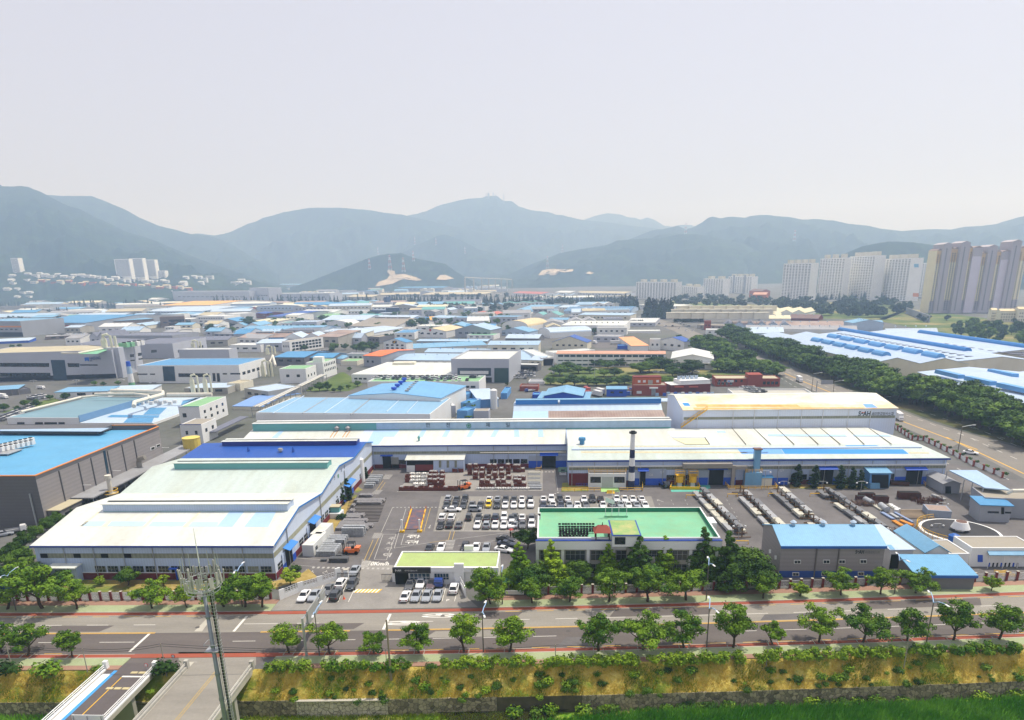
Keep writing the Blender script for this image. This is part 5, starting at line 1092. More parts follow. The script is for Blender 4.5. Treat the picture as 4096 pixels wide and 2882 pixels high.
def bin_(full):
 m=MB();w2=.75;
 m.Dn(-w2,-w2,.08,w2,w2,.16)
 for v in((-w2,-w2,w2,-w2+.06),(-w2,w2-.06,w2,w2),(-w2,-w2+.061,-w2+.06,w2-.061),(w2-.06,-w2+.061,w2,w2-.061)):m.Dn(v[0],v[1],.161,v[2],v[3],1.15)
 for k in CD(4):m.Dn(-w2+.02+k*.45,-w2-.05,.161,-w2+.1+k*.45,-w2-.001,1.15)
 r=CY('scrap_bin',(0,0,0),'x','bin');m.CT('bin',AU,r)
 if full:
  m=MB();rr=random.Random(3)
  for k in CD(26):x,y=rr.uniform(-.6,.6),rr.uniform(-.6,.6);m.ball(x,y,1.+rr.uniform(0,.35),.22,.2,.14,5,3)
  m.CT('scrap',AP,r)
 Cg.append(r);return r
BF,BE=bin_(True),bin_(False)
nb=0
rowsb=[(1,1890,2290,335,7,3,'back'),(1,1935,2296,375,6,2,'second'),(2,10,110,310,3,2,'far right'),(1,2000,2296,445,6,2,'third'),(2,10,120,380,3,1,'right middle'),(2,15,125,440,3,2,'right front'),(1,1550,1690,440,4,2,'left third'),(1,1550,1690,400,4,2,'left second'),(1,1560,1690,365,4,2,'left back')]
for(t,x0,x1,y,n_,stk,rn_)in rowsb:
 for i in CD(n_):
  for k in CD(stk if not(i%3==2 and stk>1)else stk-1):
   p=g(c(t,x0+(x1-x0)*(i+.5)/n_+ru(-5,5),y));o=Ce(BF,(p.x,p.y+ru(-.3,.3),k*1.17),ru(-.08,.08),1,'rusty red bin of silvery scrap, %s from left in the %s row, %s layer'%(D8[i],rn_,('bottom','second','third')[k]));o['group']='rusty scrap bins in the yard'
for i,x in CC(CD(1305,1800,44)):
 p=g(c(1,x,480));o=Ce(BE if i%3 else BF,(p.x,p.y+.5,0),ru(-.05,.05),1,'open rusty bin, %s from the left in the front row of the left scrap pad'%D8[i]);o['group']='rusty scrap bins in the yard'
for i,(x,y)in CC(((1365,400),(1365,370),(1785,310),(1840,310),(1255,270),(1300,270))):
 p=g(c(1,x,y));o=Ce(BE,(p.x,p.y,0),0,1.1,'empty rusty bin %s'%('at the left edge of the scrap pad, nearer','at the left edge of the scrap pad, further','before the store wall, left of two','before the store wall, right of two','by the hall wall, left of two','by the hall wall, right of two')[i]);o['group']='rusty scrap bins in the yard'
m=MB();rr=random.Random(5)
for k in CD(60):m.ball(rr.uniform(-.6,.6),rr.uniform(-.5,.5),rr.uniform(.15,.85),.22,.2,.18,5,3)
m.Dn(-.6,-.5,.02,.6,.5,.7);BALE=m.CT('scrap_bale',AP);Cg.append(BALE)
k=0
for r_,(y,x0,x1,n_)in CC(((345,1400,1560,4),(375,1400,1550,4),(405,1400,1550,4),(438,1430,1540,3))):
 for i in CD(n_):C0(BALE,c(1,x0+(x1-x0)*i/(n_-1),y),'silver scrap bale, %s from left in %s row of the left pad'%(D8[i],D8[r_]),'scrap bale','bales of aluminium scrap',rz=ru(-.2,.2),sc=1.15)
for i in CD(11):C0(BALE,c(1,1995+i*45,470)if i<7 else c(2,(i-7)*38+20,470),'flat silver scrap bale, %s in the kerbside row of the right pad'%D8[i],'scrap bale','bales of aluminium scrap',rz=ru(-.2,.2),sc=(1.1,1.,.8))
def ingots(nx,ny,nz):
 m=MB()
 for i in CD(nx):
  for j in CD(ny):
   for k in CD(nz):
    x,y,z=i*.95,j*.95,.12+k*.16
    jj=.03*((k%2)*2-1);m.Dn(x+.04+jj,y+.04,z,x+.86+jj,y+.86,z+.13)
   m.Dn(x+.1,y+.1,0,x+.8,y+.8,.117)
 o=m.CT('ingot_stack',AQ);Cg.append(o);return o
IS1=ingots(1,1,7)
def Ci(t,x0,x1,y0,y1,nx,ny,where,sc=1.,nz=1):
 A_,B_=g(c(t,x0,y1)),g(c(t,x1,y1));E_=g(c(t,x0,y0))
 for j in CD(ny):
  for i in CD(nx):
   C0(IS1,None,'stack of silver ingots, %s from left in %s row %s'%(D8[i],D8[j],where),'ingot stack','stacks of aluminium ingots',q=CA((A_.x+(B_.x-A_.x)*i/nx,A_.y+(E_.y-A_.y)*j/ny,0)),sc=sc)
Ci(1,540,700,990,1070,7,5,'beside the white container',1.05);Ci(1,590,690,945,985,4,3,'behind the big ingot block',1.);Ci(1,630,790,905,960,6,3,'left of the forklift mast',1.);Ci(1,770,960,850,892,8,2,'on the tall pallets',(1.05,1.05,1.9));Ci(1,985,1100,360,420,5,4,'by the nitrogen tank',1.);Ci(1,970,1050,425,458,4,2,'in front of the nitrogen tank',1.)
hx=MB()
for ii in CD(5):
 for kk in CD(5):hx.CQ([(.17*ii-.35+(kk%2)*.06,-.6,.12+kk*.17),(.17*ii-.35+(kk%2)*.06,.6,.12+kk*.17)],.085,6)
HX=hx.CT('billet_bundle',mt('dark_billet',(104,106,110),.5,.3,2,Dz=.4));Cg.append(HX)
for i in CD(4):C0(HX,c(1,682+i*42,1115),'dark bundle of short bars, %s from the left in the front row'%D8[i],'bar bundle','dark bar bundles on the ground',sc=1.25)
for i,(x,y)in CC(((597,1110),(622,1110),(735,1068),(758,1068))):C0(HX,c(1,x,y),'small brown bar bundle %s'%('left of the dark bundles','second left of the dark bundles','under the ingot block corner','right under the ingot block corner')[i],'bar bundle','small bar bundles',sc=(.9,.6,.6))
def Cj(p0,p1,Db,Dr=2,r=.19,mat=AR):
 A_,B_=g(c(1,*p0)),g(c(1,*p1));n_=max(3,int((B_.x-A_.x)/(2*r)));m=MB();Lb=1.9
 for k in CD(Dr):
  for i in CD(n_-k):x=A_.x+(i+.5*k+.5)*2*r;jy=ru(-.12,.12);m.CQ([(x,A_.y+jy,.28+k*r*1.75),(x,A_.y+Lb+jy,.28+k*r*1.75)],r,7)
 o=m.CT('billet_row',mat,D3=(A_.x,A_.y,0));return D9(o,Db,'billets','rows of billets beside the workshop')
bl=[(918,1050,540,'furthest of the billet rows by the workshop lawn'),(872,1160,585,'second furthest billet row, the longest one'),(890,1135,606,'third furthest billet row'),(846,893,630,'short billet row fourth from the hall'),(830,890,680,'short billet row in the middle of the rails'),(795,975,722,'billet row level with the round bush'),(795,940,740,'billet row just below the round bush one'),(768,1005,770,'billet row sixth from the containers'),(735,975,795,'billet row fourth from the containers'),(725,1050,815,'billet row second from the containers'),(706,1010,838,'nearest billet row to the containers')]
for x0,x1,y,lb in bl:Cj((x0,y),(x1,y),lb,2)
rl=0
for i,y in CC(CD(550,760,13)):
 A_,B_=g(c(1,840-(y-550)*.25,y)),g(c(1,1170-(y-550)*.35,y));o=MB().Dn(A_.x,A_.y,.01,B_.x,A_.y+.18,.16).CT('ground_rail',mt('dark_rail_steel',(78,72,70),.8,.2,1),D3=(A_.x,A_.y,0));D9(o,'dark steel rail on the ground, %s from the hall beside the billets'%D8[i],'rail','rails under the billets')
rk=[((1660,500),(2070,935),2),((2020,490),(2420,900),2),((60+2296,490),(2830,900),2),((500+2296-30,490),(3290,860),2)]
def extr(n,L,w,h,mat,seed):
 rr=random.Random(seed);m=MB();
 cnt=int(w/.22)
 for i in CD(cnt):
  for k in CD(int(h/.2)):a_=rr.uniform(0,.5);m.Dn(i*.22,a_,k*.2,i*.22+.19,L-rr.uniform(0,.5),k*.2+.17)
 return m
AV=[mt('profile_silver',(176,178,180),.45,.15,2,Dz=.3),mt('profile_dull',(126,128,132),.5,.2,2,Dz=.3),mt('profile_pale',(198,196,182),.5,.12,2)]
for i,(p0,p1,_)in CC(rk):
 f_=lambda p:g((2*1024+p[0]/K,1750+p[1]/K))
 A_,B_=f_(p0),f_(p1);A_=f_((p0[0]+10,p0[1]+10));dirv=(B_-A_);Lr=dirv.length;dirv.normalize();EC=CA((-dirv.y,dirv.x,0))
 if EC.x<0:EC=-EC
 R_=CY('pipe_rack',A_,'long steel rack of aluminium profiles, %s from the left in the right yard'%D8[i],'rack','racks of profiles in the right yard');m=MB()
 for k in CD(int(Lr/3.2)+1):
  q=A_+dirv*(k*3.2);
  o2=MB().CO(q-EC*1.9+Z3*.2,EC*4.6,dirv*.2,Z3*.2).CO(q+EC*.3+Z3*.403,EC*.25,dirv*.2,Z3*2.1).CO(q-EC*.9+Z3*1.3,EC*2.6,dirv*.2,Z3*.18).CT('rack_arm',mt('rack_orange',(104,74,44),.7,.2,1),R_)
 nseg=int(Lr/5.4)
 for k in CD(nseg):
  for lane,(sx,zz_0)in CC(((-1.9,.42),(.3,1.5),(1.,.42))):
   if rnd.random()<.06:continue
   w_=ru(1.5,2.2);q=A_+dirv*(k*5.4+ru(0,.8))+EC*sx;m=extr(0,5.6,w_,rnd.choice((.65,.85)),None,i*50+k*5+lane)
   mm=MB();mm.f=m.f;mm.v=[tuple(q+EC*v[0]*.85+dirv*v[1]+Z3*(zz_0+v[2]))for v in m.v]
   o2=mm.CT('profile_bundle',AV[rnd.randrange(3)],D3=(q.x,q.y,0));D9(o2,'bundle of metal profiles, %s lane, %s from the hall on the %s rack'%(('left','upper','right')[lane],D8[k],D8[i]),'profile bundle','bundles of profiles on the racks')
for i,p in CC(((2,1605,545),(2,1975,535),(3,45,530),(3,420,530),(2,2060,960))):
 q=g(c(*p));o2=MB().CQ([(q.x-1.4,q.y,0),(q.x-1.4,q.y,.9),(q.x+1.5,q.y,.9),(q.x+1.5,q.y,0)],.12,6).CT('guard_hoop',AG,D3=(q.x,q.y,0));D9(o2,'yellow steel hoop guarding the %s'%('hall end of the first rack','hall end of the second rack','hall end of the third rack','hall end of the fourth rack','street end of the first rack')[i],'guard rail')
def Cz(p,sz,mat,Db,Di,name,rz=0,z=.0,extra=True):
 q=g(p);T=CY(name,(q.x,q.y,z),Db,Di);T.rotation_euler.z=rz;a_,b_,c_=sz
 o=MB().Dn(-a_/2,-b_/2,.1,a_/2,b_/2,c_).CT('box',mat);o.parent=T;m=MB()
 n_=max(2,int(a_/.9))
 for i in CD(n_+1):x=-a_/2+a_*i/n_;m.Dn(x-.05,-b_/2-.06,.0,x+.05,-b_/2-.003,c_+.05)
 o=m.CT('rib',mat);o.parent=T;o=MB().Dn(-a_/2+.1,-b_/2+.1,c_+.003,a_/2-.1,b_/2-.1,c_+.03).CT('lid',AE if extra else mat);o.parent=T;return T
Ar=mt('rust_brown',(84,46,36),.85,.3,1)
for p,s,lb in(((1255,550),(5.6,1.8,2.),'long rusty brown bin standing alone in the right yard'),((1342,552),(1.2,1.2,1.3),'small rusty bin right of the long rusty one'),((850,540),(2.4,1.4,1.4),'rusty bin at the back of the pile in the right yard'),((912,540),(2.2,1.4,1.4),'rusty bin second at the back of the pile'),((830,560),(2.6,1.4,1.2),'rusty crate at the left of the pile'),((1000,580),(4.,1.6,1.8),'long rusty crate in the middle of the pile'),((1170,425),(5,2.4,1.2),'rusty steel frames heaped beside the open door')):
 Cz(c(3,*p),s,Ar,lb,'steel bin','rusty_bin',ru(-.3,.1))
def Ck(p,n,sz,mat,Db):
 q=g(p);m=MB()
 for i in CD(n):
  x,y=q.x+ru(-sz[0],sz[0]),q.y+ru(-sz[1],sz[1]);L=ru(.8,1.4)
  for z in(.1,.8):m.CQ([(x,y,z),(x+L,y-.2,z),(x+L+.2,y+.7,z),(x+.2,y+.9,z),(x,y,z)],.06,4)
  for dx,dy in((0,0),(L,-.2),(L+.2,.7),(.2,.9)):m.CQ([(x+dx,y+dy,0),(x+dx,y+dy,1.1)],.06,4)
 o=m.CT('steel_cradles',mat,D3=(q.x,q.y,0));return D9(o,Db,'steel cradles',None,'stuff')
Ck(c(3,1200,885),26,(3.4,3.2),mt('cradle_brown',(112,88,78),.8,.2,1),'heap of small brown steel cradles left of the black basin');Ck(c(3,1430,590),22,(4,2.5),Ar,'heap of rusty cradles behind the faded container');Ck(c(3,850,610),22,(4,1.8),mt('cradle_brown',(112,88,78)),'heap of pale cradles in the middle yard')
for i,(p0,p1,r)in CC((((870,555),(935,590),.8),((1010,605),(1070,650),.8))):
 A_,B_=g(c(3,*p0),r),g(c(3,*p1),r);o=MB().CQ([A_,B_],r,14).CT('steel_cylinder',AQ if i else AB,D3=(A_.x,A_.y,0));D9(o,'%s big grey steel cylinder lying in the pile'%('further','nearer')[i],'cylinder')
def DU(p0,p1,w,mat,Db,h=.5):
 A_,B_=g(c(3,*p0)),g(c(3,*p1));dv=(B_-A_);L=dv.length;dv.normalize();sd=CA((dv.y,-dv.x,0));sd=sd if sd.x>0 else-sd;m=extr(0,L,w,h,None,int(p0[0]));mm=MB();mm.f=m.f;mm.v=[tuple(A_+sd*v[0]+dv*v[1]+Z3*(.1+v[2]))for v in m.v]
 o=mm.CT('bar_bundle',mat,D3=(A_.x,A_.y,0));return D9(o,Db,'bar bundle')
Ap=mt('orange_bars',(204,134,40),.6,.15,1);Aq=mt('bluish_bars',(140,158,192),.5,.15,1)
DU((1000,680),(1110,745),1.,Aq,'bluish profile bundle left of the long brown bars',.4);DU((1080,690),(1155,735),1.,AV[0],'silver profile bundle in front of the big cylinders',.4);DU((1120,680),(1290,775),.8,Aq,'long thin bluish bars behind the orange ones',.4);DU((1100,755),(1190,810),1.3,Ap,'left bundle of orange painted bars',.4);DU((1165,755),(1290,805),1.3,Ap,'right bundle of orange painted bars',.4)
DU((905,600),(1010,665),1.8,AV[2],'pale profile bundle beside the first cylinder',.5);DU((900,790),(1040,860),2.2,AV[0],'silver profile bundle behind the grey workshop',.8);DU((1455,520),(1580,570),.9,AV[0],'profile bundle behind the faded container',.6);DU((920,555),(985,590),1.,AV[0],'short silver bundle right of the first cylinder',.4);DU((1060,605),(1120,645),.8,AV[2],'pale short bundle beside the second cylinder',.3)
for i in CD(7):
 A_,B_=g(c(3,1190,665+i*11)),g(c(3,1440+i*8,670+i*9));o=MB().Dn(A_.x,A_.y,.15,B_.x,A_.y+.3,.42).CT('long_bar',mt('tan_bar',(164,146,124),.7,.15),D3=(A_.x,A_.y,0));D9(o,'long tan bar, %s from the back behind the black basin'%D8[i],'bar','tan bars behind the basin')
for i,(x,y)in CC(((1100,615),(1120,628),(1140,640),(1165,652),(1150,660))):q=g(c(3,x,y));o=MB().Do(q.x,q.y,0,.5,.6,n=12).CT('white_roll',AA,D3=(q.x,q.y,0));D9(o,'flat white drum, %s from the back beside the second cylinder'%D8[i],'drum','white drums')
Bld('faded blue grey container with rusty roof behind the black basin',c(3,1435,655),c(3,1650,670),yb=718,D=5,Dg=mt('faded_container',(140,150,166),.7,.15,.5,rib=('X',.35,.08)),DL=mt('rusty_lid',(150,132,122),.7,.2,1),Di='container',name='storage_container',par=.1)
wb=g(c(1,1405,740));WB=CY('weighbridge',g(c(1,1345,828)),'rusty blue weighbridge plate with yellow striped edges in the yard','weighbridge');P=[g(c(1,*p))for p in((1345,828),(1470,828),(1514,650),(1402,650))]
MB().CN([(v.x,v.y,.02)for v in P],(0,0,.16)).CT('plate',mt('weighbridge_plate',(84,80,96),.6,.15,.8,CI=(160,96,60),CE=.9,CG=.5),WB)
for s_ in(0,1):
 A_,B_=(P[0],P[3])if s_==0 else(P[1],P[2]);dx=-.35 if s_==0 else .05
 MB().CN([(A_.x+dx,A_.y,.02),(A_.x+dx+.3,A_.y,.02),(B_.x+dx+.3,B_.y,.02),(B_.x+dx,B_.y,.02)],(0,0,.3)).CT('yellow_edge',AG,WB)
for i,(x,y)in CC(((1312,850),(1470,848))):
 q=g(c(1,x,y));T=CY('gate_post',q,'white camera post on yellow foot at the %s of the weighbridge'%('left','right')[i],'post','posts at the weighbridge');MB().Dn(q.x-.2,q.y-.2,.5,q.x+.2,q.y+.2,3.4).CT('cabinet',AA,T);MB().Dn(q.x-.6,q.y-.5,0,q.x+.6,q.y+.4,.497).CT('foot',AG,T)
for i,(x,y)in CC(((1388,650),(1372,700),(1358,750),(1340,800),(1525,650),(1510,700),(1500,750),(1480,800))):
 q=g(c(1,x,y));o=MB().Do(q.x,q.y,0,1.1,.09,n=6).CT('marker_post',mt('post_orange',(220,110,70),.6),D3=q);D9(o,'thin orange marker post, %s from the hall on the %s of the weighbridge'%(D8[i%4],'left' if i<4 else 'right'),'marker post','marker posts round the weighbridge')
def CV(pts,wd,mat,name='yard_marking',t=1,z=.02,dash=None,f_=c):
 m=MB();P=[g(f_(t,*p))for p in pts]
 for i in CD(len(P)-1):
  A_,B_=P[i],P[i+1];L=(B_-A_).length;dv=(B_-A_).normalized();sd=CA((-dv.y,dv.x,0))*wd/2;s0_=0
  while s0_<L-.05:
   s1_=L if not dash else min(L,s0_+dash[0]);a_,b_=A_+dv*s0_,A_+dv*s1_
   m.quad(*[(v.x,v.y,z)for v in(a_-sd,b_-sd,b_+sd,a_+sd)]);s0_=s1_ if not dash else s1_+dash[1]
 return CX(m.CT(name,mat))
for pts in([(1240,995),(1345,640)],[(1060,1095),(1140,870),(1255,870),(1170,1100),(1060,1095)],[(1125,850),(1225,630)],[(1300,965),(1330,870),(1440,868),(1412,962),(1300,965)],[(1240,995),(1560,945)],[(1760,918),(2296,850)],[(1810,975),(2220,915)],[(340,1082),(780,1110)],[(300,1145),(520,1158)],[(410,1245),(455,1185)],[(405,1247),(700,1255)],[(1165,826),(1275,826)]):CV(pts,.14,AC)
for pts in([(1110,475),(1160,405)],[(1080,475),(1140,390)],[(1340,830),(1385,650)],[(1505,845),(1565,635)],[(1725,920),(1745,845)],[(1760,918),(1780,845)],[(1560,945),(1725,920)],[(1032,325),(1055,285)],[(1010,1100),(1100,905)],[(970,1105),(1050,920)]):CV(pts,.15,AK)
CV([(1225,630),(1660,628)],.5,AC,dash=(.5,.6));CV([(505,1168),(1235,1180)],.9,AC,'crosswalk',dash=(.55,.6))
CV([(965,1165),(1000,1105)],2.,AC,'crosswalk',dash=(.35,.4));CV([(1075,905),(1100,855)],2.2,AC,'crosswalk',dash=(.35,.45));CV([(1065,510),(1105,475)],2.4,AC,'crosswalk',dash=(.4,.5));CV([(1160,375),(1195,335)],2.6,AC,'crosswalk',dash=(.4,.5));CV([(1720,1005),(1745,925)],2.4,AC,'crosswalk',dash=(.4,.5))
CV([(262,311),(385,311)],.9,AC,'crosswalk',2,dash=(.6,.6));CV([(385,285),(410,480)],.15,AC,t=2);CV([(300,530),(430,492)],.5,AC,t=2,dash=(.6,.6))
for(t0,x0,x1,yt,yb2,stp,tilt)in((1,1680,2296,552,652,75.2,-14),(1,1610,2296,720,838,82.,-20),(2,25,205,552,652,74,-4),(2,250,1230,552,652,75.5,20),(2,30,210,720,838,82,2)):
 x=x0;m=MB()
 while x<=x1+5:
  xt=(t0*1024+x/K)
  top=(xt+(yb2-yt)/K*(2180-xt)/((1750+yb2/K)-1093),1750+yt/K);A_,B_=g((xt,1750+yb2/K)),g(top)
  m.quad((A_.x-.06,A_.y,.022),(A_.x+.06,A_.y,.022),(B_.x+.06,B_.y,.022),(B_.x-.06,B_.y,.022));x+=stp
 A_,B_=g((t0*1024+x0/K,1750+yb2/K)),g((t0*1024+x1/K,1750+yb2/K));m.quad((A_.x,A_.y-.06,.026),(B_.x,A_.y-.06,.026),(B_.x,A_.y+.06,.026),(A_.x,A_.y+.06,.026))
 mid=(yt*.52+yb2*.48);A_,B_=g((t0*1024+x0/K,1750+mid/K)),g((t0*1024+x1/K,1750+mid/K));m.quad((A_.x,A_.y-.06,.026),(B_.x,A_.y-.06,.026),(B_.x,A_.y+.06,.026),(A_.x,A_.y+.06,.026))
 CX(m.CT('parking_lines',AC))
p=g(c(1,1000,1150));p2=g(c(1,1185,1150));DM('10Km/h',(p.x,p.y),2.1,AH,Du=p2.x-p.x)
for ch_,x,y,s_ in(('주',1180,920,1.4),('차',1160,965,1.4),('구',1145,1015,1.4),('역',1125,1075,1.8),('차',1390,905,1.6),('주',1345,905,1.6),('역',1385,955,1.5),('구',1330,955,1.5)):
 p=g(c(1,x,y));DM(ch_,(p.x,p.y),s_*1.4,AH if x>1300 else AC)
def DW(p,rz,L=2.6,f_=c,mat=AC):
 q=g(p);m=MB();cs,sn=cos(rz),sin(rz);tr=lambda x,y:(q.x+x*cs-y*sn,q.y+x*sn+y*cs,.024)
 m.quad(tr(-.12,-L/2),tr(.12,-L/2),tr(.12,L/4),tr(-.12,L/4)).quad(tr(-.45,L/4),tr(.45,L/4),tr(0,L/2));CX(m.CT('arrow_marking',mat))
DW(c(1,1558,803),pi);DW(c(1,1600,975),-1.3);DW(c(2,1330,570),.6);DW(c(2,1385,645),.2);DW(c(2,1545,650),-2.8)
for i in CD(8):CV([(1300+i*125,560),(1420+i*130,800)],.12,AC,t=2,dash=(1.2,2.2))if i<6 else None
A_,B_=g(d(1,865,202)),g(d(1,1095,204));Lh=B_.x-A_.x
for i in CD(14):
 m=MB().quad(*[(A_.x+Lh*(i+dx)/14+sh,A_.y+dy,.05)for dx,dy,sh in((0,0,0),(1,0,0),(1,1.7,.5),(0,1.7,.5))]);CX(m.CT('hump_stripe',AL if i%2 else AH))
p=g(d(1,1705,278));DM('P',(p.x,p.y),.9,AH)
for x in(530,632,735,828):CV([(x,285),(x+75,125)],.12,AH,t=1,f_=d)
for x in(1370,1468,1568,1668,1780):CV([(x,278),(x+45,115)],.12,AH,t=1,f_=d)
for i,(x,y)in CC(((790,258),(1800,105))):
 q=g(d(1,x,y));T=CY('traffic_cone',q,'orange and white traffic cone %s'%('on the left forecourt','by the white wall right of the gatehouse')[i],'traffic cone');MB().Do(q.x,q.y,.05,.75,.2,.04,10).CT('cone',mt('cone_orange',(232,90,40),.6),T);MB().Dn(q.x-.25,q.y-.25,0,q.x+.25,q.y+.25,.047).CT('foot',mt('cone_orange',(232,90,40)),T)
for x,lb in((495,0),(620,1),(750,2)):
 q=g(c(1,x,1215));m=MB()
 for k in CD(14):a0_,a1_=2*pi*k/14*.8,2*pi*(k+1)/14*.8;m.quad(*[(q.x+r*cos(t_),q.y+r*sin(t_),.026)for r,t_ in((.6,a0_),(.6,a1_),(.45,a1_),(.45,a0_))])
 m.Dn(q.x-.1,q.y+.2,.022,q.x+.1,q.y+1.2,.03);CX(m.CT('wheelchair_marking',AC))
def C7(p,Db,top,legs_=AF,rz=.0,z=.0,hair=AF):
 q=g(p,z);r=CY('person',(q.x,q.y,z),Db,'person');r.rotation_euler.z=rz
 def ring(z_,hx_,hy_,cx=0,cy=0,n=8):return[(cx+hx_*cos(2*pi*i/n),cy+hy_*sin(2*pi*i/n),z_)for i in CD(n)]
 def loft(rings):
  m=MB();n=8
  for q2 in rings:m.v+=q2
  for k in CD(len(rings)-1):
   for i in CD(n):m.f.append((k*n+i,k*n+(i+1)%n,(k+1)*n+(i+1)%n,(k+1)*n+i))
  m.f.append(tuple(reversed(CD(n))));m.f.append(tuple(CD((len(rings)-1)*n,len(rings)*n)));return m
 body=loft([ring(.0,.05,.09,.09),ring(.45,.07,.07,.09),ring(.85,.15,.12,0),ring(1.1,.16,.11,0),ring(1.38,.21,.12,0),ring(1.45,.08,.07,0),ring(1.52,.06,.06,0),ring(1.6,.085,.1,0),ring(1.72,.06,.07,0)])
 l2=loft([ring(.0,.05,.09,-.09),ring(.45,.07,.07,-.09),ring(.86,.09,.1,-.07)]);body.add(l2.v,l2.f)
 for s_ in(-1,1):ar=loft([ring(.8,.035,.035,s_*.27),ring(1.1,.045,.045,s_*.26),ring(1.4,.055,.06,s_*.2)]);body.add(ar.v,ar.f)
 o=body.CT('body',mt('skin',(196,150,120),.6));o.parent=r
 o=loft([ring(.84,.17,.13,0),ring(1.1,.175,.125,0),ring(1.39,.225,.135,0),ring(1.46,.1,.09,0)]).CT('shirt',top);o.parent=r
 m=loft([ring(.06,.07,.08,.09),ring(.45,.085,.085,.09),ring(.87,.1,.12,.07)]);l2=loft([ring(.06,.07,.08,-.09),ring(.45,.085,.085,-.09),ring(.87,.1,.12,-.07)]);m.add(l2.v,l2.f);o=m.CT('trousers',legs_);o.parent=r
 o=loft([ring(1.62,.1,.11,0,.01),ring(1.7,.1,.11,0,.01),ring(1.76,.05,.05,0)]).CT('hair',hair);o.parent=r
 return r
C7(c(2,697,680),'person in dark clothes walking behind the green office roof, left of two',AF);C7(c(2,718,682),'person in dark clothes walking behind the green office roof, right of two',mt('dark_shirt',(50,52,60),.8));C7(c(1,2284,895),'person in dark clothes under a red umbrella by the slanted cars',AF)
C7(c(2,10,905),'person in dark clothes standing left of the office beside the round tree',AF)
q=g(c(1,2288,892));U=CY('umbrella',(q.x,q.y,1.4),'red umbrella held over a person near the slanted cars','umbrella');MB().Do(q.x,q.y,1.9,2.3,.65,.05,10).CT('canopy',mt('umbrella_red',(160,60,60),.7),U);MB().Do(q.x,q.y,1.2,1.9,.02,n=5).CT('shaft',AF,U)
Bm=Cd('leaves_street',(52,88,18),(112,144,32),.5,(156,176,50));Bn=Cd('leaves_ginkgo',(78,116,18),(136,166,34),.4,(162,184,56));Bo=Cd('leaves_dark',(30,58,18),(72,104,32),.3);Bp=Cd('leaves_mid',(44,78,22),(96,126,38),.2,(104,122,48));Bq=Cd('leaves_conifer',(16,38,16),(44,72,28),.5);Br=Cd('leaves_far',(26,50,28),(60,84,44),.05);Bs=Cd('leaves_hedge',(58,98,18),(128,154,38),.8);Bt=Cd('leaves_yellow_green',(92,126,22),(142,164,44),.6)
An=mt('bark',(74,60,50),.9,.25,3)
def Cu(rr,clumps,per,s,outw=None):
 m=MB()
 for(cx,cy,cz,cr,fl_)in clumps:
  for _ in CD(per):
   th,u_=rr.uniform(0,2*pi),rr.uniform(-.75,1);rad=cr*rr.random()**.35;q_=math.sqrt(1-u_*u_)
   n_=CA((q_*cos(th),q_*sin(th),u_));p=CA((cx,cy,cz))+CA((n_.x*rad,n_.y*rad,n_.z*rad*fl_))
   n_=(n_+CA((rr.uniform(-.7,.7),rr.uniform(-.7,.7),rr.uniform(-.2,.9)))).normalized()
   t_=n_.orthogonal().normalized();t_=(Matrix.Rotation(rr.uniform(0,6.28),3,n_)@t_);b_=n_.cross(t_);z=s*rr.uniform(.6,1.3)
   m.quad(p-t_*z-b_*z*.5,p+t_*z*.2-b_*z*.6,p+t_*z,p-t_*z*.1+b_*z*.7)
 return m
def limb(m,p0,p1,r0,r1,rr,k=3):
 P=[CA(p0).lerp(CA(p1),i/k)+CA((rr.uniform(-.1,.1),rr.uniform(-.1,.1),0))*(0<i<k)for i in CD(k+1)];m.CQ(P,r0,6,r1);return P[-1]
def Cw(name,seed,H_=6.,W_=6.,trunk=1.5,nl=7,per=70,s=.22,mat=None,Da=.95,Di='tree',flat=.7,dens=1.):
 rr=random.Random(seed);r=CY(name,(0,0,0),'x',Di);tm=MB();cl=[]
 EB=CA((rr.uniform(-.4,.4),rr.uniform(-.3,.3),trunk));limb(tm,(0,0,-.1),EB,.20*H_/6,.15*H_/6,rr,2)
 for i in CD(nl):
  al=2*pi*(i+rr.uniform(-.3,.3))/nl;rad=W_/2*rr.uniform(.5,.86);z=trunk+(H_-trunk)*rr.uniform(.22,.72)
  e=CA((rad*cos(al),rad*sin(al),z));limb(tm,EB,e,.09*H_/6,.03,rr,3)
  for k in CD(int(4*dens)):
   t_=rr.uniform(.45,1.12);q_=EB.lerp(e,t_)+CA((rr.uniform(-.6,.6),rr.uniform(-.6,.6),rr.uniform(-.1,.7)))*W_/6;cl.append((q_.x,q_.y,q_.z,Da*W_/6*rr.uniform(.6,1.1),flat*rr.uniform(.6,1)))
 for i in CD(int(nl*1.3*dens)):
  al=rr.uniform(0,6.28);rad=W_/2*rr.uniform(0,.5);z=trunk+(H_-trunk)*rr.uniform(.5,.92);cl.append((rad*cos(al),rad*sin(al),z,Da*W_/6*rr.uniform(.6,1.),flat*rr.uniform(.7,1)))
 limb(tm,EB,(EB.x*.5,EB.y*.5,H_*.85),.12*H_/6,.03,rr,3)
 tm.CT('trunk',An,r);Cu(rr,cl,per,s).CT('crown',mat or Bm,r);Cg.append(r);return r
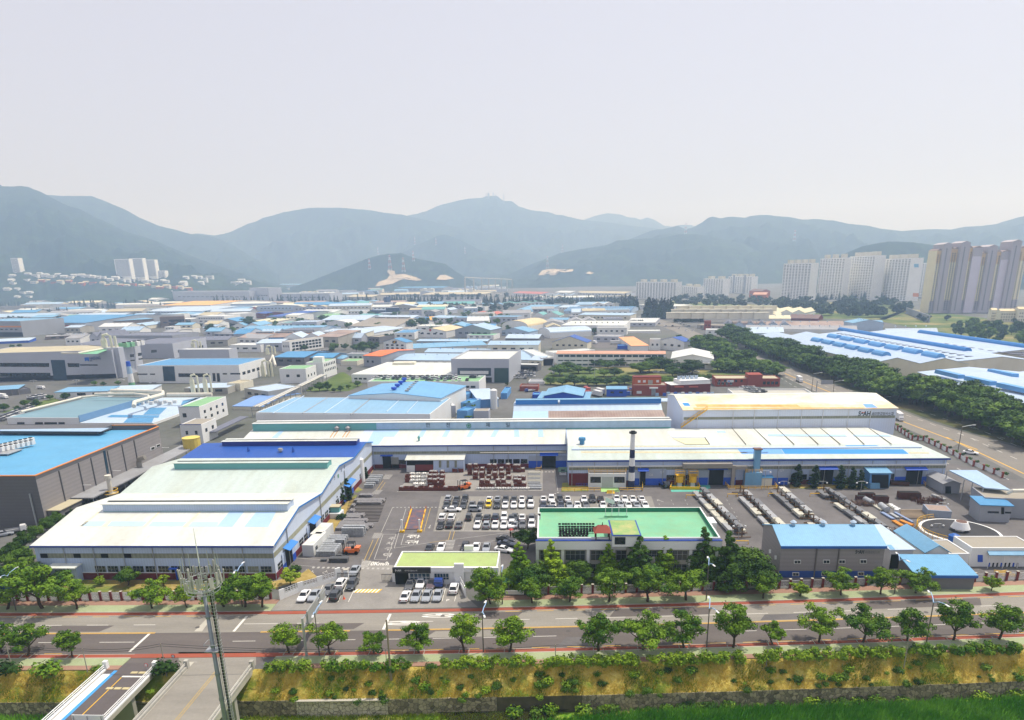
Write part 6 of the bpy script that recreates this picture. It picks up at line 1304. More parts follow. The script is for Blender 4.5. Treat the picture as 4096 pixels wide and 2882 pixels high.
def Cv(name,seed,H_=9,W_=3,per=26,s=.28,mat=None,Dq=lambda t:(1-t)**.85,Dk=.04,irr=.25,Dr=22):
 rr=random.Random(seed);r=CY(name,(0,0,0),'x','tree');MB().Do(0,0,-.1,H_*.9,.16*H_/9,.03,6).CT('trunk',An,r);cl=[]
 for i in CD(Dr):
  t_=Dk+(1-Dk)*i/Dr;R_=W_/2*Dq(t_);k=max(2,int(7*Dq(t_)+1))
  for j in CD(k):
   al=rr.uniform(0,6.28);q_=R_*rr.uniform(.45,1.+irr);cl.append((q_*cos(al),q_*sin(al),t_*H_,max(.28,R_*.42),.7))
 Cu(rr,cl,per,s).CT('crown',mat or Bq,r);Cg.append(r);return r
ST=[Cw('street_tree',i+1,5.2+.3*(i%3),6.,1.5,8,105,.15)for i in CD(5)]
GK=[Cv('ginkgo',31+i,10,5.4,80,.2,Bn if i<2 else Bo,lambda t:(1-t)**.8,.08,.25,28)for i in CD(3)]
SP=[Cv('cypress',41+i,6,2.2,50,.15,Bq,lambda t:(1-t)**.6*(.5+.5*sin(min(1,t*4)*1.57)),.03,.12,18)for i in CD(2)]
RT=[Cw('round_tree',51+i,8,8.5,1.6,10,100,.26,(Bo,Bp,Bo)[i],1.15,dens=1.5)for i in CD(3)]
SMB=[Cw('small_tree',61+i,3.4,3.6,.7,6,80,.13,(Bt,Bm)[i],.85)for i in CD(2)]
FT=[Cw('forest_tree',71+i,10,9.,2.2,8,70,.4,(Bo,Bp,Bo)[i],1.25,dens=1.3)for i in CD(3)]
MS=[Cv('metasequoia',81+i,16,6.5,12,.7,Br,lambda t:(1-t)**.9,.06,.15,14)for i in CD(2)]
DT=[Cw('distant_tree',91+i,9,10,1.,5,12,1.1,Br,1.3,dens=1.2)for i in CD(3)]
BU=[None]*3
for i in CD(3):
 rr=random.Random(100+i);m=Cu(rr,[(rr.uniform(-.5,.5),rr.uniform(-.5,.5),rr.uniform(.25,.6),.55,.8)for _ in CD(9)],34,.14);BU[i]=m.CT('shrub',(Bs,Bo,Bp)[i]);Cg.append(BU[i])
def tree(pr,p,ptop=None,Db='',Dc=None,hpx=None,rz=None,wsc=1.,f_=None,Hn=None,z=.0,q=None,name=None):
 q=q or g(p,z)
 if Hn is None:Hn=(Dl((p[0],ptop),q.y).z-z)if ptop else None
 base_h=pr.get('H0')
 s_=Hn/base_h if Hn else 1
 o=Ce(pr,q,ru(0,6.28)if rz is None else rz,(s_*wsc,s_*wsc,s_),Db);o['category']='tree'
 if name:o.name=name
 if Dc:o['group']=Dc
 return o
for L_,h_ in((ST,5.6),(GK,10.2),(SP,6.1),(RT,8.),(SMB,3.5),(FT,10.2),(MS,16.3),(DT,9.2)):
 for pr in L_:pr['H0']=h_
def T_(f,t,y):return f(t,0,y)[1]
south=[(0,20,735,480),(0,245,770,480),(0,650,785,545),(1,300,745,480),(1,665,750,465),(1,1060,745,545),(1,1465,740,470),(1,1865,735,425),(1,2270,735,415),(2,775,725,400),(2,1175,715,380),(2,1545,700,370),(2,1980,695,340),(3,45,665,450),(3,455,650,345),(3,850,650,320),(3,1255,640,340),(3,1660,630,300),(3,2070,620,290)]
for i,(t,x,y,yt)in CC(south):
 p=d(t,x,y);pr=ST[i%5]if x!=45 else SMB[1]
 wsc={0:1.}.get(i,ru(.95,1.15))
 o=tree(pr,p,T_(d,0,yt),'leafy street tree, %s from the left on the river side pavement'%D8[i],'street trees',wsc=wsc)
 q=g(p);tp=MB();w_=.9
 for v in((-w_,-w_,w_,-w_+.1),(-w_,w_-.1,w_,w_),(-w_,-w_+.101,-w_+.1,w_-.101),(w_-.1,-w_+.101,w_,w_-.101)):tp.Dn(q.x+v[0],q.y+v[1],.1,q.x+v[2],q.y+v[3],.17)
 D9(tp.CT('tree_pit',AM,D3=(q.x,q.y,0)),'square kerb frame round the foot of river side tree %s from left'%D8[i],'tree pit frame','tree pit frames')
north=[(0,65,355,60),(0,385,345,-50),(0,690,350,110),(0,1365,345,90),(0,1680,335,120),(0,2015,330,80),(0,2200,335,60),(1,55,335,60),(1,2105,305,60),(2,180,300,70),(2,515,290,60),(2,870,285,-20),(2,1215,285,-10),(2,1560,275,-20),(2,2250,255,20),(3,290,240,90),(3,655,230,15),(3,1010,220,-20),(3,1325,210,-25),(3,2005,190,30)]
for i,(t,x,y,yt)in CC(north):
 tree((ST+SMB)[(i*3+1)%5]if(t,x)not in((3,290),(3,2005))else SMB[0],d(t,x,y),T_(d,0,yt),'leafy street tree, %s from the left on the factory side pavement'%D8[i],'street trees',wsc=ru(1.,1.25))
gard=[('c',2,60,1345,930,0,'pale green ginkgo at the left corner of the office garden'),('c',2,350,1330,905,1,'bright green ginkgo before the left office windows'),('c',2,860,1290,945,0,'slim ginkgo below the red roofed pavilion'),('c',2,1130,1300,875,2,'broad dark ginkgo before the office stair tower'),('c',2,1360,1250,872,1,'pointed ginkgo right of the office stair tower'),('c',2,1700,1260,790,2,'tall dark pointed tree at the right end of the office'),('c',2,1915,1345,825,2,'tallest dark pointed tree right of the office')]
for f_,t,x,y,yt,kd,lb in gard:o=tree(GK[kd],c(t,x,y),T_(c,0,yt),lb,wsc=1.45 if kd==2 and x<1200 else 1.15);o.name='ginkgo_tree'
rts=[('c',2,140,1000,820,'round dark tree at the left corner of the office',RT[0]),('c',2,610,1300,1100,'round tree before the office columns, left',RT[1]),('c',2,2090,1270,990,'broad green tree between the tall pointed tree and the grey workshop',RT[1]),('c',2,2200,1380,1110,'broad street tree beside the grey workshop corner',RT[0]),('d',1,2060,305,-30,'sparse tree at the white wall right of the gatehouse',ST[1]),('c',2,1180,1345,1160,'round tree in the middle of the office garden',RT[0]),('c',2,200,1380,1130,'round tree at the left of the office garden',RT[1])]
for f_,t,x,y,yt,lb,pr in rts:tree(pr,(c if f_=='c' else d)(t,x,y),T_(c if f_=='c' else d,0,yt),lb,wsc=1.05)
lf=[(0,560,1320,1190,RT[0],'dark tree before the workshop porch'),(0,1150,1330,1180,RT[1],'bright tree before the workshop windows'),(0,900,1330,1240,SMB[0],'low yellow green tree left of the bright one'),(0,1470,1330,1225,SMB[0],'low yellow green tree before the blue door'),(0,2080,1345,1260,SMB[1],'low tree left of the workshop corner'),(0,2290,1345,1255,SMB[0],'low tree by the workshop corner'),(1,310,1330,1165,SMB[0],'yellow green tree by the white forecourt wall'),(0,330,1340,1140,RT[0],'large dark tree by the left workshop corner'),(0,100,1380,1150,RT[1],'large tree at the left edge by the fence'),(0,200,1200,1000,RT[1],'tree below the row along the charcoal hall lane'),(0,460,1250,1100,RT[2],'dark tree left of the porch')]
for t,x,y,yt,pr,lb in lf:tree(pr,c(t,x,y),T_(c,0,yt),lb,wsc=1.1)
lane=[(700,690,585),(620,740,620),(520,800,670),(430,850,720),(330,920,790),(230,1010,850),(150,1080,930),(200,1150,1010),(60,1150,1000),(1180,390,290),(1090,440,320),(1020,480,370),(1240,350,280),(1380,300,235),(1330,330,260)]
for i,(x,y,yt)in CC(lane):tree(RT[i%3],c(0,x,y),T_(c,0,yt),'leafy tree, %s in the row between workshop and charcoal hall'%D8[i],'trees along the left lane',wsc=.9)
cyp=[(1,705,645,455,'left cypress beside the workshop wall'),(1,765,600,395,'middle cypress beside the workshop wall'),(1,825,560,360,'right cypress beside the workshop wall'),(1,990,365,262,'slim cypress behind the nitrogen tank'),(3,255,440,235,'first dark cypress from the left before the right block'),(3,412,450,245,'second dark cypress before the right block'),(3,640,455,245,'third dark cypress, left of a tight group'),(3,745,455,262,'fourth dark cypress, middle of the tight group'),(3,820,460,285,'small cypress at the right of the tight group')]
for t,x,y,yt,lb in cyp:o=tree(SP[(x//10)%2],c(t,x,y),T_(c,0,yt),lb,wsc=1.35 if t==3 else 1.25);o.name='cypress_tree'
def Cy(line,n,hts,pr,Db,grp,jx=6,jy=5,wsc=1.,name='belt_tree'):
 for i in CD(n):
  t_=(i+rnd.random()*.8)/n*(len(line)-1);k=min(int(t_),len(line)-2);A_,B_=line[k],line[k+1];q=A_.lerp(B_,t_-k);q=CA((q.x+ru(-jx,jx),q.y+ru(-jy,jy),0))
  o=tree(pr[rnd.randrange(len(pr))],None,None,Db+', %s from near end'%D8[n-1-i if name=='x' else i],grp,q=q,Hn=ru(*hts),wsc=wsc*ru(.85,1.15));o.name=name
eb=[g(b(3,*p))for p in((2300,1330),(1900,1130),(1400,960),(1000,880),(600,720),(250,590),(0,500))]+[g(b(2,*p))for p in((2100,440),(1850,340))]
Cy(eb,88,(8,12),FT,'dense dark tree in the avenue belt, nearest the road','trees in the avenue belt',3,6,1.3)
Cy([v+CA((8,0,0))for v in eb],80,(9,14),FT,'dense dark tree in the avenue belt, in the middle','trees in the avenue belt',3,6,1.3)
Cy([v+CA((16,4,0))for v in eb[:5]],34,(8,13),FT,'dense dark tree in the avenue belt, furthest from the road','trees in the avenue belt',3,6,1.3)
wbel=[g(b(2,*p))for p in((1680,480),(1760,440),(1850,500),(1950,560),(2060,620))]
Cy(wbel,26,(9,13),FT,'dark tree in the grove behind the white hall','grove left of the avenue',6,8,1.4)
Cy([g(b(2,*p))for p in((1850,640),(2000,640),(2150,650),(2290,655))]+[g(b(3,80,690))],30,(6,9),[FT[1]],'light tree in the grove behind the brick office','grove behind the red brick office',5,7,1.5,name='grove_tree')
park=[(420,680,580,1),(500,640,555,0),(590,660,590,1),(770,600,525,0),(860,620,545,0),(700,660,600,2),(960,600,520,1),(920,690,610,0),(820,690,620,1),(1150,660,555,1),(1220,650,545,1),(1300,610,505,0),(1380,650,530,2),(1440,690,600,0),(1610,670,535,0),(1530,680,610,1),(350,760,690,1),(450,770,700,0),(560,775,670,0),(680,770,690,1),(760,770,700,2),(850,770,695,0),(960,765,680,1),(1010,760,675,0),(1370,760,680,1),(1100,740,680,0),(1700,720,670,1),(1760,720,665,0)]
for i,(x,y,yt,k)in CC(park):tree(RT[k],b(2,x,y),T_(b,0,yt),'garden tree, %s from the left row by row before the long three storey block'%D8[i],'trees of the inner garden',wsc=1.7)
mid=[(1,700,460,385),(1,800,450,390),(1,900,470,395),(1,960,480,375),(1,1040,470,370),(1,1080,440,390),(1,680,470,425),(1,1180,380,305),(1,1230,340,300),(1,1270,320,265),(1,570,820,740),(1,640,815,735),(1,700,830,790),(1,760,825,770),(1,830,800,760),(1,910,780,725),(1,490,820,780),(1,700,660,600),(1,840,640,600),(1,600,200,135),(1,640,200,140),(1,350,230,185),(1,400,235,195),(1,1395,260,175),(1,1500,255,155),(2,740,310,250),(2,1500,360,310),(0,1900,310,215),(0,2000,300,235),(0,2090,300,240),(0,590,900,835),(0,230,960,895),(0,330,965,895),(0,40,1000,930),(0,160,1000,950),(0,450,900,850),(0,850,770,725),(0,930,775,735),(0,1060,770,725),(0,2240,260,150),(0,1300,280,235),(0,110,440,400),(0,180,430,395),(1,2330-296,770,715),(1,2250,770,740),(1,720,250,220),(1,330,470,440),(1,440,460,405),(0,1010,170,135),(0,1100,165,140),(0,1200,155,125),(0,530,170,130),(0,650,150,130)]
wh=['behind the left sheds','in the middle blocks','by the grey loading yard']
mid.sort()
for i,(t,x,y,yt)in CC(mid):
 tree((RT+FT)[i%3],b(t,x,y),T_(b,0,yt),'leafy tree %s, %s from the left of all such'%(wh[t],D8[i]),'trees among the middle blocks',wsc=1.1)
vine=[(1830,1060,1000),(1880,1040,960),(1920,1000,900),(1950,960,880),(1900,1080,1020)]
for i,(x,y,yt)in CC(vine):tree(SMB[1],b(1,x,y),T_(b,0,yt),'overgrown bush, %s from the bottom behind the blue sheds'%D8[i],'bushes behind the blue sheds',wsc=1.2)
def Cx(f_,t0,x0,t1,x1,y,n,h0,h1,Db,grp):
 A_,B_=g(f_(t0,x0,y)),g(f_(t1,x1,y))
 for i in CD(n):
  q=A_.lerp(B_,(i+ru(.1,.9))/n);q.y+=ru(-8,8);o=tree(MS[i%2],None,None,Db+', %s from left'%D8[i],grp,q=q,Hn=ru(h0,h1),wsc=ru(.8,1.2));o.name='conifer_tree'
Cx(a,0,640,0,1440,1200,20,15,24,'dark conical tree in the row below the low white blocks at left','left conifer row')
Cx(a,0,1920,1,1050,1160,42,15,26,'dark conical tree in the long row before the grey factory wall','long conifer row')
Cx(a,1,1190,2,200,1170,52,16,25,'dark conical tree in the dense row before the sawtooth roofs','dense conifer row')
Cx(a,2,140,2,960,1150,36,12,20,'dark conical tree in the row left of the avenue end','avenue end conifers')
Cx(a,2,980,2,1130,1215,16,20,28,'tall dark conifer in the clump at the far avenue bend','conifer clump at the bend');Cx(a,2,1190,2,1440,1290,26,22,30,'tall dark conifer in the tight grove right of the avenue','tight conifer grove')
Cx(a,2,1450,2,1720,1320,14,10,16,'small dark conifer in front of the cream sawtooth factory','small conifers');Cx(a,0,200,0,640,1245,8,10,15,'small conifer among the far left roofs','far left conifers')
Cx(a,3,120,3,1300,1120,40,8,16,'small dark conifer at the foot of the white apartment slabs','conifers at the apartments')
Cx(a,0,0,0,640,1180,26,12,18,'dark tree in the strip at the far left','far left strip trees')
Cx(a,1,1060,1,1200,1155,6,12,18,'dark conical tree behind the silver plant tower','conifers by the plant tower')
def CW(poly,n,hts,pr,Db,grp,name='distant_tree',wsc=1.):
 wood=Db.startswith('WOOD ');wm_=MB();got=[]
 xs2=[p[0]for p in poly];ys2=[p[1]for p in poly];k=0
 while k<n:
  x,y=ru(min(xs2),max(xs2)),ru(min(ys2),max(ys2));ins=False;j=len(poly)-1
  for i in CD(len(poly)):
   if(poly[i][1]>y)!=(poly[j][1]>y)and x<(poly[j][0]-poly[i][0])*(y-poly[i][1])/(poly[j][1]-poly[i][1])+poly[i][0]:ins=not ins
   j=i
  if not ins:continue
  got.append((x,y));k+=1
 got.sort()
 for k,(x,y)in CC(got):
  if wood:
   cr=[q for q in pr[rnd.randrange(len(pr))].children if q.name.startswith('crown')][0].data;q0=g((x,y));s_=ru(*hts)/9.2;al=ru(0,6.28);ca,sa=cos(al)*s_,sin(al)*s_
   wm_.add([(q0.x+v.co.x*ca-v.co.y*sa,q0.y+v.co.x*sa+v.co.y*ca,v.co.z*s_)for v in cr.vertices],[tuple(f.vertices)for f in cr.polygons]);continue
  o=tree(pr[rnd.randrange(len(pr))],(x,y),None,Db+', %s from left'%D8[k],grp,Hn=ru(*hts),wsc=wsc);o.name=name
 if wood and wm_.v:D9(wm_.CT('wood',Br),Db[5:],'wood',None,'stuff')
CW(PL(a,3,0,1180,480,1140,900,1150,1300,1200,1250,1260,900,1285,480,1275,300,1230,0,1220),85,(9,17),DT,'WOOD dense dark wood below the white apartment slabs','')
CW(PL(a,2,1400,1130,1700,1110,2296,1110,2296,1190,1900,1200,1450,1190),60,(8,15),DT,'WOOD dense wood behind the cream sawtooth factory','')
CW(PL(a,3,1300,1250,2296,1330,2500,1380,2400,1450,1700,1400,1350,1330),16,(4,8),DT,'low bush on the open slope below the beige towers','bushes on the slope')
CW(PL(b,3,1650,240,2296,290,2296,420,2000,400,1680,330),34,(6,12),[FT[0],FT[1]],'bushy tree on the slope right of the pale sheds','bushes right of the sheds')
CW(PL(a,1,1330,1235,1700,1230,2040,1235,2300,1230,2296,1180,1700,1185,1350,1200),40,(7,12),DT,'bushy tree behind the middle blocks','trees behind the middle blocks')
CW(PL(a,2,60,1150,900,1130,1000,1170,500,1180,60,1170),36,(7,13),DT,'WOOD belt of bushy trees left of the far avenue','')
def Ct(items,Db,grp,s0=1.,k0=None):
 for i,(q,s_)in CC(items):
  o=BU[(i if k0 is None else k0)%3].copy();C.objects.link(o);o.location=q;o.rotation_euler.z=ru(0,6.28);o.scale=(s_*s0,)*3;o.name='shrub';D9(o,Db%D8[i]if '%s' in Db else Db,'shrub',grp)
def Cs(X0_,X1_,off,hh,ww,Db,n=120,mat=None):
 m_all=[];rr=random.Random(int(X0_*10));L=X1_-X0_;cl=[]
 for i in CD(int(L*4)):x=X0_+rr.uniform(.4,L-.4);cl.append((x,D5(x)+off+rr.uniform(-ww,ww)*.6,rr.uniform(.1,hh-.3),rr.uniform(.55,.85),.8))
 m=Cu(rr,cl,60,.2);o=m.CT('hedge',mat or Bs,D3=(X0_,D5(X0_)+off,0));D9(o,Db,'hedge','hedges along the river bank');return o
hx=lambda t,x:g(d(t,x,800)).x
for x0,x1,lb in((hx(1,130),hx(1,560),'clipped hedge left of the bare lamp pole on the bank'),(hx(1,620),hx(1,1430),'hedge behind the leaning concrete pole on the bank'),(hx(1,1670),hx(2,1160),'long hedge in the middle of the river bank'),(hx(2,1200),hx(2,2110),'hedge right of the middle gap on the bank'),(hx(2,2150),hx(3,1270),'hedge below the right street trees'),(hx(3,1300),hx(3,1670),'short hedge right of the thin grey pole'),(hx(3,1700),hx(3,2400),'hedge at the right end of the bank')):Cs(x0,x1,-13.,1.7,1.3,lb)
for i,(t,x,y,s_,lb)in CC(((0,420,920,3.,'large clipped round bush on the left bank'),(0,90,910,2.8,'large clipped bush at the left end of the bank'),(0,870,890,1.2,'small clipped bush at the white bridge post'),(0,1500,900,2.9,'domed bush between the two bridges'),(0,1350,1095,.8,'small bush between the bridges on the slope'),(1,1575,870,1.3,'bush in the gap between two hedges'))):
 q=g(d(t,x,y));o=BU[i%2].copy();C.objects.link(o);o.location=(q.x,q.y,-.1);o.scale=(s_,s_*.8,s_*.75);o.name='shrub';D9(o,lb,'shrub')
bk=[]
for i in CD(95):
 x=ru(-48,92);o_=ru(-16.4,-13.6);bk.append((CA((x,D5(x)+o_,-4.*(-12.6-o_)/3.4-.1)),ru(.4,1.3)))
bk.sort(key=lambda v:v[0].x)
Ct(bk,'small green bush on the dry grass bank, %s from the left','bushes on the dry bank')
bk=[(CA((x,D5(x)-16.6+ru(-1,.3),-6.6)),ru(.7,1.7))for x in[ru(-8,95)for _ in CD(58)]]
bk.sort(key=lambda v:v[0].x)
Ct(bk,'green bush at the foot of the river wall, %s from the left','bushes at the river wall')
for i,(t,x,y,s_)in CC(((1,770,705,1.6),(1,360,1170,1.4))):q=g(c(t,x,y+22));o=BU[1].copy();C.objects.link(o);o.location=(q.x,q.y,0);o.scale=(s_*1.2,s_*1.2,s_);o.name='shrub';D9(o,('round clipped bush on the lawn by the billets','round clipped bush at the workshop corner lawn')[i],'shrub')
av=[g(b(3,*p))for p in((1130,1150),(1290,1260))]+[g(c(3,*p))for p in((1390,30),(1600,130),(1840,260),(2020,330),(2180,400))]
ps=[]
for k in CD(len(av)-1):
 n_=max(2,int((av[k+1]-av[k]).length/4.2))
 for i in CD(n_):ps.append(av[k].lerp(av[k+1],i/n_))
for i,q in CC(ps[:36]):
 T=CY('fence_pillar',q,'brick fence pillar topped by greenery, %s from the far end along the avenue'%D8[i],'fence pillar','fence pillars along the avenue')
 MB().Dn(q.x-.25,q.y-.25,0,q.x+.25,q.y+.25,1.9).CT('pillar',A5,T)
 if i<len(ps)-1:e=ps[i+1];MB().CN([(q.x+.26,q.y-.03,.3),(e.x-.26,e.y-.03,.3),(e.x-.26,e.y-.03,1.5),(q.x+.26,q.y-.03,1.5)],(0,.05,0)).CT('panel',As,T)
 o=BU[i%2].copy();C.objects.link(o);o.location=(q.x+.9,q.y,1.1 if i%2 else .9);o.scale=(.8,.8,1.1);o.name='shrub';D9(o,'clipped green bush, %s from the far end along the avenue fence'%D8[i],'shrub','bushes along the avenue fence')
def Cr(name,n,region,h,mat,Db,seed,bend=.4,wd=.06,zf=None):
 rr=random.Random(seed);m=MB()
 for _ in CD(n):
  x,y=region(rr);z=zf(x,y)if zf else-6.7;hh=h*rr.uniform(.6,1.2);al=rr.uniform(0,6.28);dx,dy=cos(al)*wd,sin(al)*wd;bx_,by_=rr.uniform(-bend,bend)*hh+.12*hh,rr.uniform(-bend,bend)*hh
  m.quad((x-dx,y-dy,z),(x+dx,y+dy,z),(x+bx_*.4+dx*.7,y+by_*.4+dy*.7,z+hh*.6),(x+bx_,y+by_,z+hh),(x+bx_*.4-dx*.7,y+by_*.4-dy*.7,z+hh*.6))
 o=m.CT(name,mat);D9(o,Db,'plants',None,'stuff');return o
Bu=Cd('leaves_reed',(84,150,36),(134,188,62),.25);Bv=Cd('leaves_dry_grass',(196,166,56),(238,214,118),.7);Bw=Cd('leaves_green_weed',(80,112,22),(142,160,42),.6)
def reg_reed(rr):
 while True:
  x=rr.uniform(-4,100);e=-17.8 if x>16 else-17.8-(16-x)*.13
  y=D5(x)+rr.uniform(-27,e);return x,y
Cr('reeds',42000,reg_reed,1.6,Bu,'tall green reeds filling the river bed at lower right',11,.35,.09)
def reg_l(rr):x=rr.uniform(-112,-76);return x,D5(x)+rr.uniform(-26,-16.2)
Cr('reeds',9000,reg_l,1.1,Bu,'green reeds in the river bed at lower left',12,.35,.08)
def reg_m(rr):x=rr.uniform(-50,-6);return x,D5(x)+rr.uniform(-24,-16.6)
Cr('grass',14000,reg_m,.6,Bw,'yellow green grass on the river bed below the stone wall',13,.5,.05)
bz_=lambda x,y:-4.*max(0,min(1,(-12.6-(y-D5(x)))/3.4))-.05
def reg_b(rr):
 while True:
  x=rr.uniform(-112,100)
  if not(-76<x<-48.5):return x,D5(x)+rr.uniform(-16.,-13.)
Cr('dry_grass',42000,reg_b,.38,Bv,'dry golden grass covering the river bank',14,.6,.035,bz_)
def reg_w(rr):
 while True:
  x=rr.uniform(-112,100)
  if not(-76<x<-48.5)and noise.noise(CA((x*.16,3,1)))>.02:return x,D5(x)+rr.uniform(-16.,-13.)
Cr('weeds',9000,reg_w,.5,Bw,'green weeds in patches on the dry bank',15,.6,.05,bz_)
CU('avenue',[b(2,1130,150),b(2,1200,145),b(2,1480,215),b(2,1700,310),b(2,1790,350),b(3,0,545),b(3,200,620),b(3,540,740),b(3,860,860),b(3,1180,990),b(3,1500,1110),b(3,1900,1230),b(3,2296,1340),b(3,2700,1480),b(3,2700,1900),c(3,2350,400),c(3,1700,60),b(3,1640,1330),b(3,1400,1225),b(3,1130,1110),b(3,520,868),b(3,340,785),b(3,115,680),b(2,1640,380),b(2,1440,275),b(2,1290,225)],mt('avenue_asphalt',(122,118,112),.85,.1,.1,fine=.05),.03)
CV([(150,660),(330,740),(660,870)],.5,AL,'avenue_marking',3,.04,f_=b);CV([(1150,1070),(1880,1345)],.45,AL,'avenue_marking',3,.04,f_=b);CV([(1600,0),(2296,328)],.45,AL,'avenue_marking',3,.04,f_=c)
for off in(28,62,-30,-62):CV([(150+off*1.1,660-off*.35),(330+off*1.6,740-off*.55),(660+off*2.,870-off*.7)],.2,AH,'avenue_marking',3,.04,(5,5),b)
for off in(40,90,-45,-95):CV([(1150+off*2.2,1070-off*.9),(1880+off*2.7,1345-off*1.1)],.2,AH,'avenue_marking',3,.04,(4,5),b);CV([(1600+off*2.7,0-off*1.),(2296+off*3.,328-off*1.2)],.2,AH,'avenue_marking',3,.04,(4,5),c)
CU('verge',[b(3,0,520),b(3,200,590),b(3,600,745),b(3,1180,975),b(3,1500,1090),b(3,1900,1215),b(3,2600,1400),b(3,2600,900),b(3,1200,620),b(3,0,330)],gm('belt_floor',(54,66,36),(84,88,52),(110,100,70),.1,.03),.02)
CU('field',[a(3,1000,1290),a(3,1250,1200),a(3,2300,1330),b(3,2700,280),b(3,2700,460),b(3,2296,445),b(3,1800,370),b(3,1500,290),b(3,1040,200)],AW,.05)
CU('woodland_floor',[a(3,0,1170),a(3,900,1130),a(3,1320,1190),a(3,1050,1300),a(3,480,1290),a(2,1400,1190),a(2,1420,1130)],AW,.05)
CU('garden',[b(2,300,760),b(2,290,690),b(2,420,600),b(2,1100,600),b(2,1900,600),b(2,2290,640),b(2,2290,660),b(2,1760,700),b(2,1400,760)],AW,.05)
CU('lawn',[b(1,430,820),b(1,640,720),b(1,760,650),b(1,790,650),b(1,960,760),b(1,830,820)],AW,.04)
CU('lawn',[b(1,1800,1080),b(1,1850,1000),b(1,1960,870),b(1,2000,880),b(1,1940,1080)],AW,.04)
CU('lawn',[b(0,0,1010),b(0,200,960),b(0,480,880),b(0,540,905),b(0,330,960),b(0,100,1020)],AW,.04)
CU('loading_yard',[b(2,680,380),b(2,960,375),b(2,1080,420),b(2,760,436)],AS,.04)
W=dict(w=As,c=At,g=Aw,d=Ax,s=A4,b=A5,o=A7,n=A8,k=A9,u=mt('wall_mid_blue',(96,150,204)),p=mt('wall_pale_blue',(176,194,214),.6,.08),m=A6,r=BA,v=mt('wall_navy',(44,66,98),.6,.1))
Rm=dict(b=BR,s=BQ,p=BS,i=BT,w=BY,c=BO,g=BZ,d=Ba,r=Bb,t=Bc,e=Bd,o=Be,a=Bg,l=Bf,n=Bh,y=CZ('roof_pale_yellow',(206,200,168)),q=Bj,k=Bk,D=BV,G=mt('roof_dull_green2',(128,172,128),.7,.1,.2),P=CZ('roof_old_tan',(150,142,128),CI=(112,106,98),CE=.8,CG=.02),R=CZ('roof_red_tile',(176,96,80)),B=CZ('roof_brown',(110,84,78)))
def bd(lb,f_,L,R,yb,w_,r_,De='flat',Dd=0,D=None,Dj=None,h=None,Dt=None,**kw):
 t0=L[0];t1=R[0];A_=f_(*L);B_=f_(*R)
 if Dj is not None:kw['ridge']=f_(*Dj)
 o=Bld(lb,A_,B_,yb=yb,h=h,D=D or 20,Dd=Dd,De=De,Dg=W[w_],DL=Rm[r_],**kw)
 if Dt:
  for wv in Dt:o.CK(*wv)
 return o
def vents_row(o,n,hh=1.1,mat=BT,y=None):
 o.DX(n,(o.D/2 if o.De=='gx' else o.D*.5)if y is None else y,mat,.6,hh)
 return o
HS=bd('large silver company headquarters with dark glass and beige roof at left',b,(0,-260,490),(0,1000,455),745,'s','e',Dj=(0,1420,392),par=.4,Di='office building',name='office_building')
HS.CL('dark_glass',PL(b,0,455,540,580,540,605,725,485,725),AI,.1)
for q in([(0,566),(440,568),(440,602),(0,600)],[(0,655),(450,655),(455,692),(0,690)],[(605,568),(712,570),(712,604),(612,602)],[(715,578),(875,580),(877,591),(717,590)],[(725,670),(888,668),(890,680),(727,680)]):HS.CL('window_band',[b(0,*p)for p in q],AD,.1)
HS.CL('blue_emblem',PL(b,0,757,518,797,515,800,553,780,544,762,552),mt('sign_blue',(44,110,200),.5),.12)
q=Dp(b(0,806,538),HS.pt(0,0,0),-HS.w);q2=Dp(b(0,905,536),HS.pt(0,0,0),-HS.w);Ca('HAESUNG',2.,q,HS.u,Z3,mt('sign_navy',(52,76,120),.6),HS.r,'company_lettering',.03,off=.15,Du=(q2-q).length)
q=Dp(b(0,808,552),HS.pt(0,0,0),-HS.w);Ca('DS',1.,q,HS.u,Z3,_m['sign_navy'],HS.r,'company_lettering',.03,off=.15)
HS.band('f',.2,3.2,AE,'ground_floor_glass');
for q in([(1165,490),(1200,487),(1200,512),(1165,515)],[(1238,477),(1270,474),(1270,500),(1238,503)],[(1355,452),(1405,448),(1405,472),(1355,477)],[(1170,540),(1208,537),(1208,548),(1170,551)],[(1242,526),(1278,523),(1278,534),(1242,537)]):HS.CL('side_window',[b(0,*p)for p in q],AD,.1,'r')
zr=HS.h
def Cm(name,pts,mat,z,par=HS.r,t=.1,f_=b):return MB().CN([g(f_(*p),z)for p in pts][::-1],(0,0,t)).CT(name,mat,par)
Cm('solar_array',[(0,680,398),(0,960,345),(0,1330,352),(0,1190,375),(0,1050,410),(0,950,418)],Ba,zr+.3)
Cm('green_roof_strip',[(0,700,487),(0,940,440),(0,960,452),(0,870,487)],Bh,zr+.3);MB().CQ([g(b(0,555,478),zr+1),g(b(0,700,478),zr+1),g(b(0,920,440),zr+1)],.7,6).CT('white_duct',AO,HS.r)
q=g(b(0,985,450),zr);MB().Dn(q.x-6,q.y-1,0,q.x+6.5,q.y+5,zr+1.5).CT('pier',A4,HS.r)
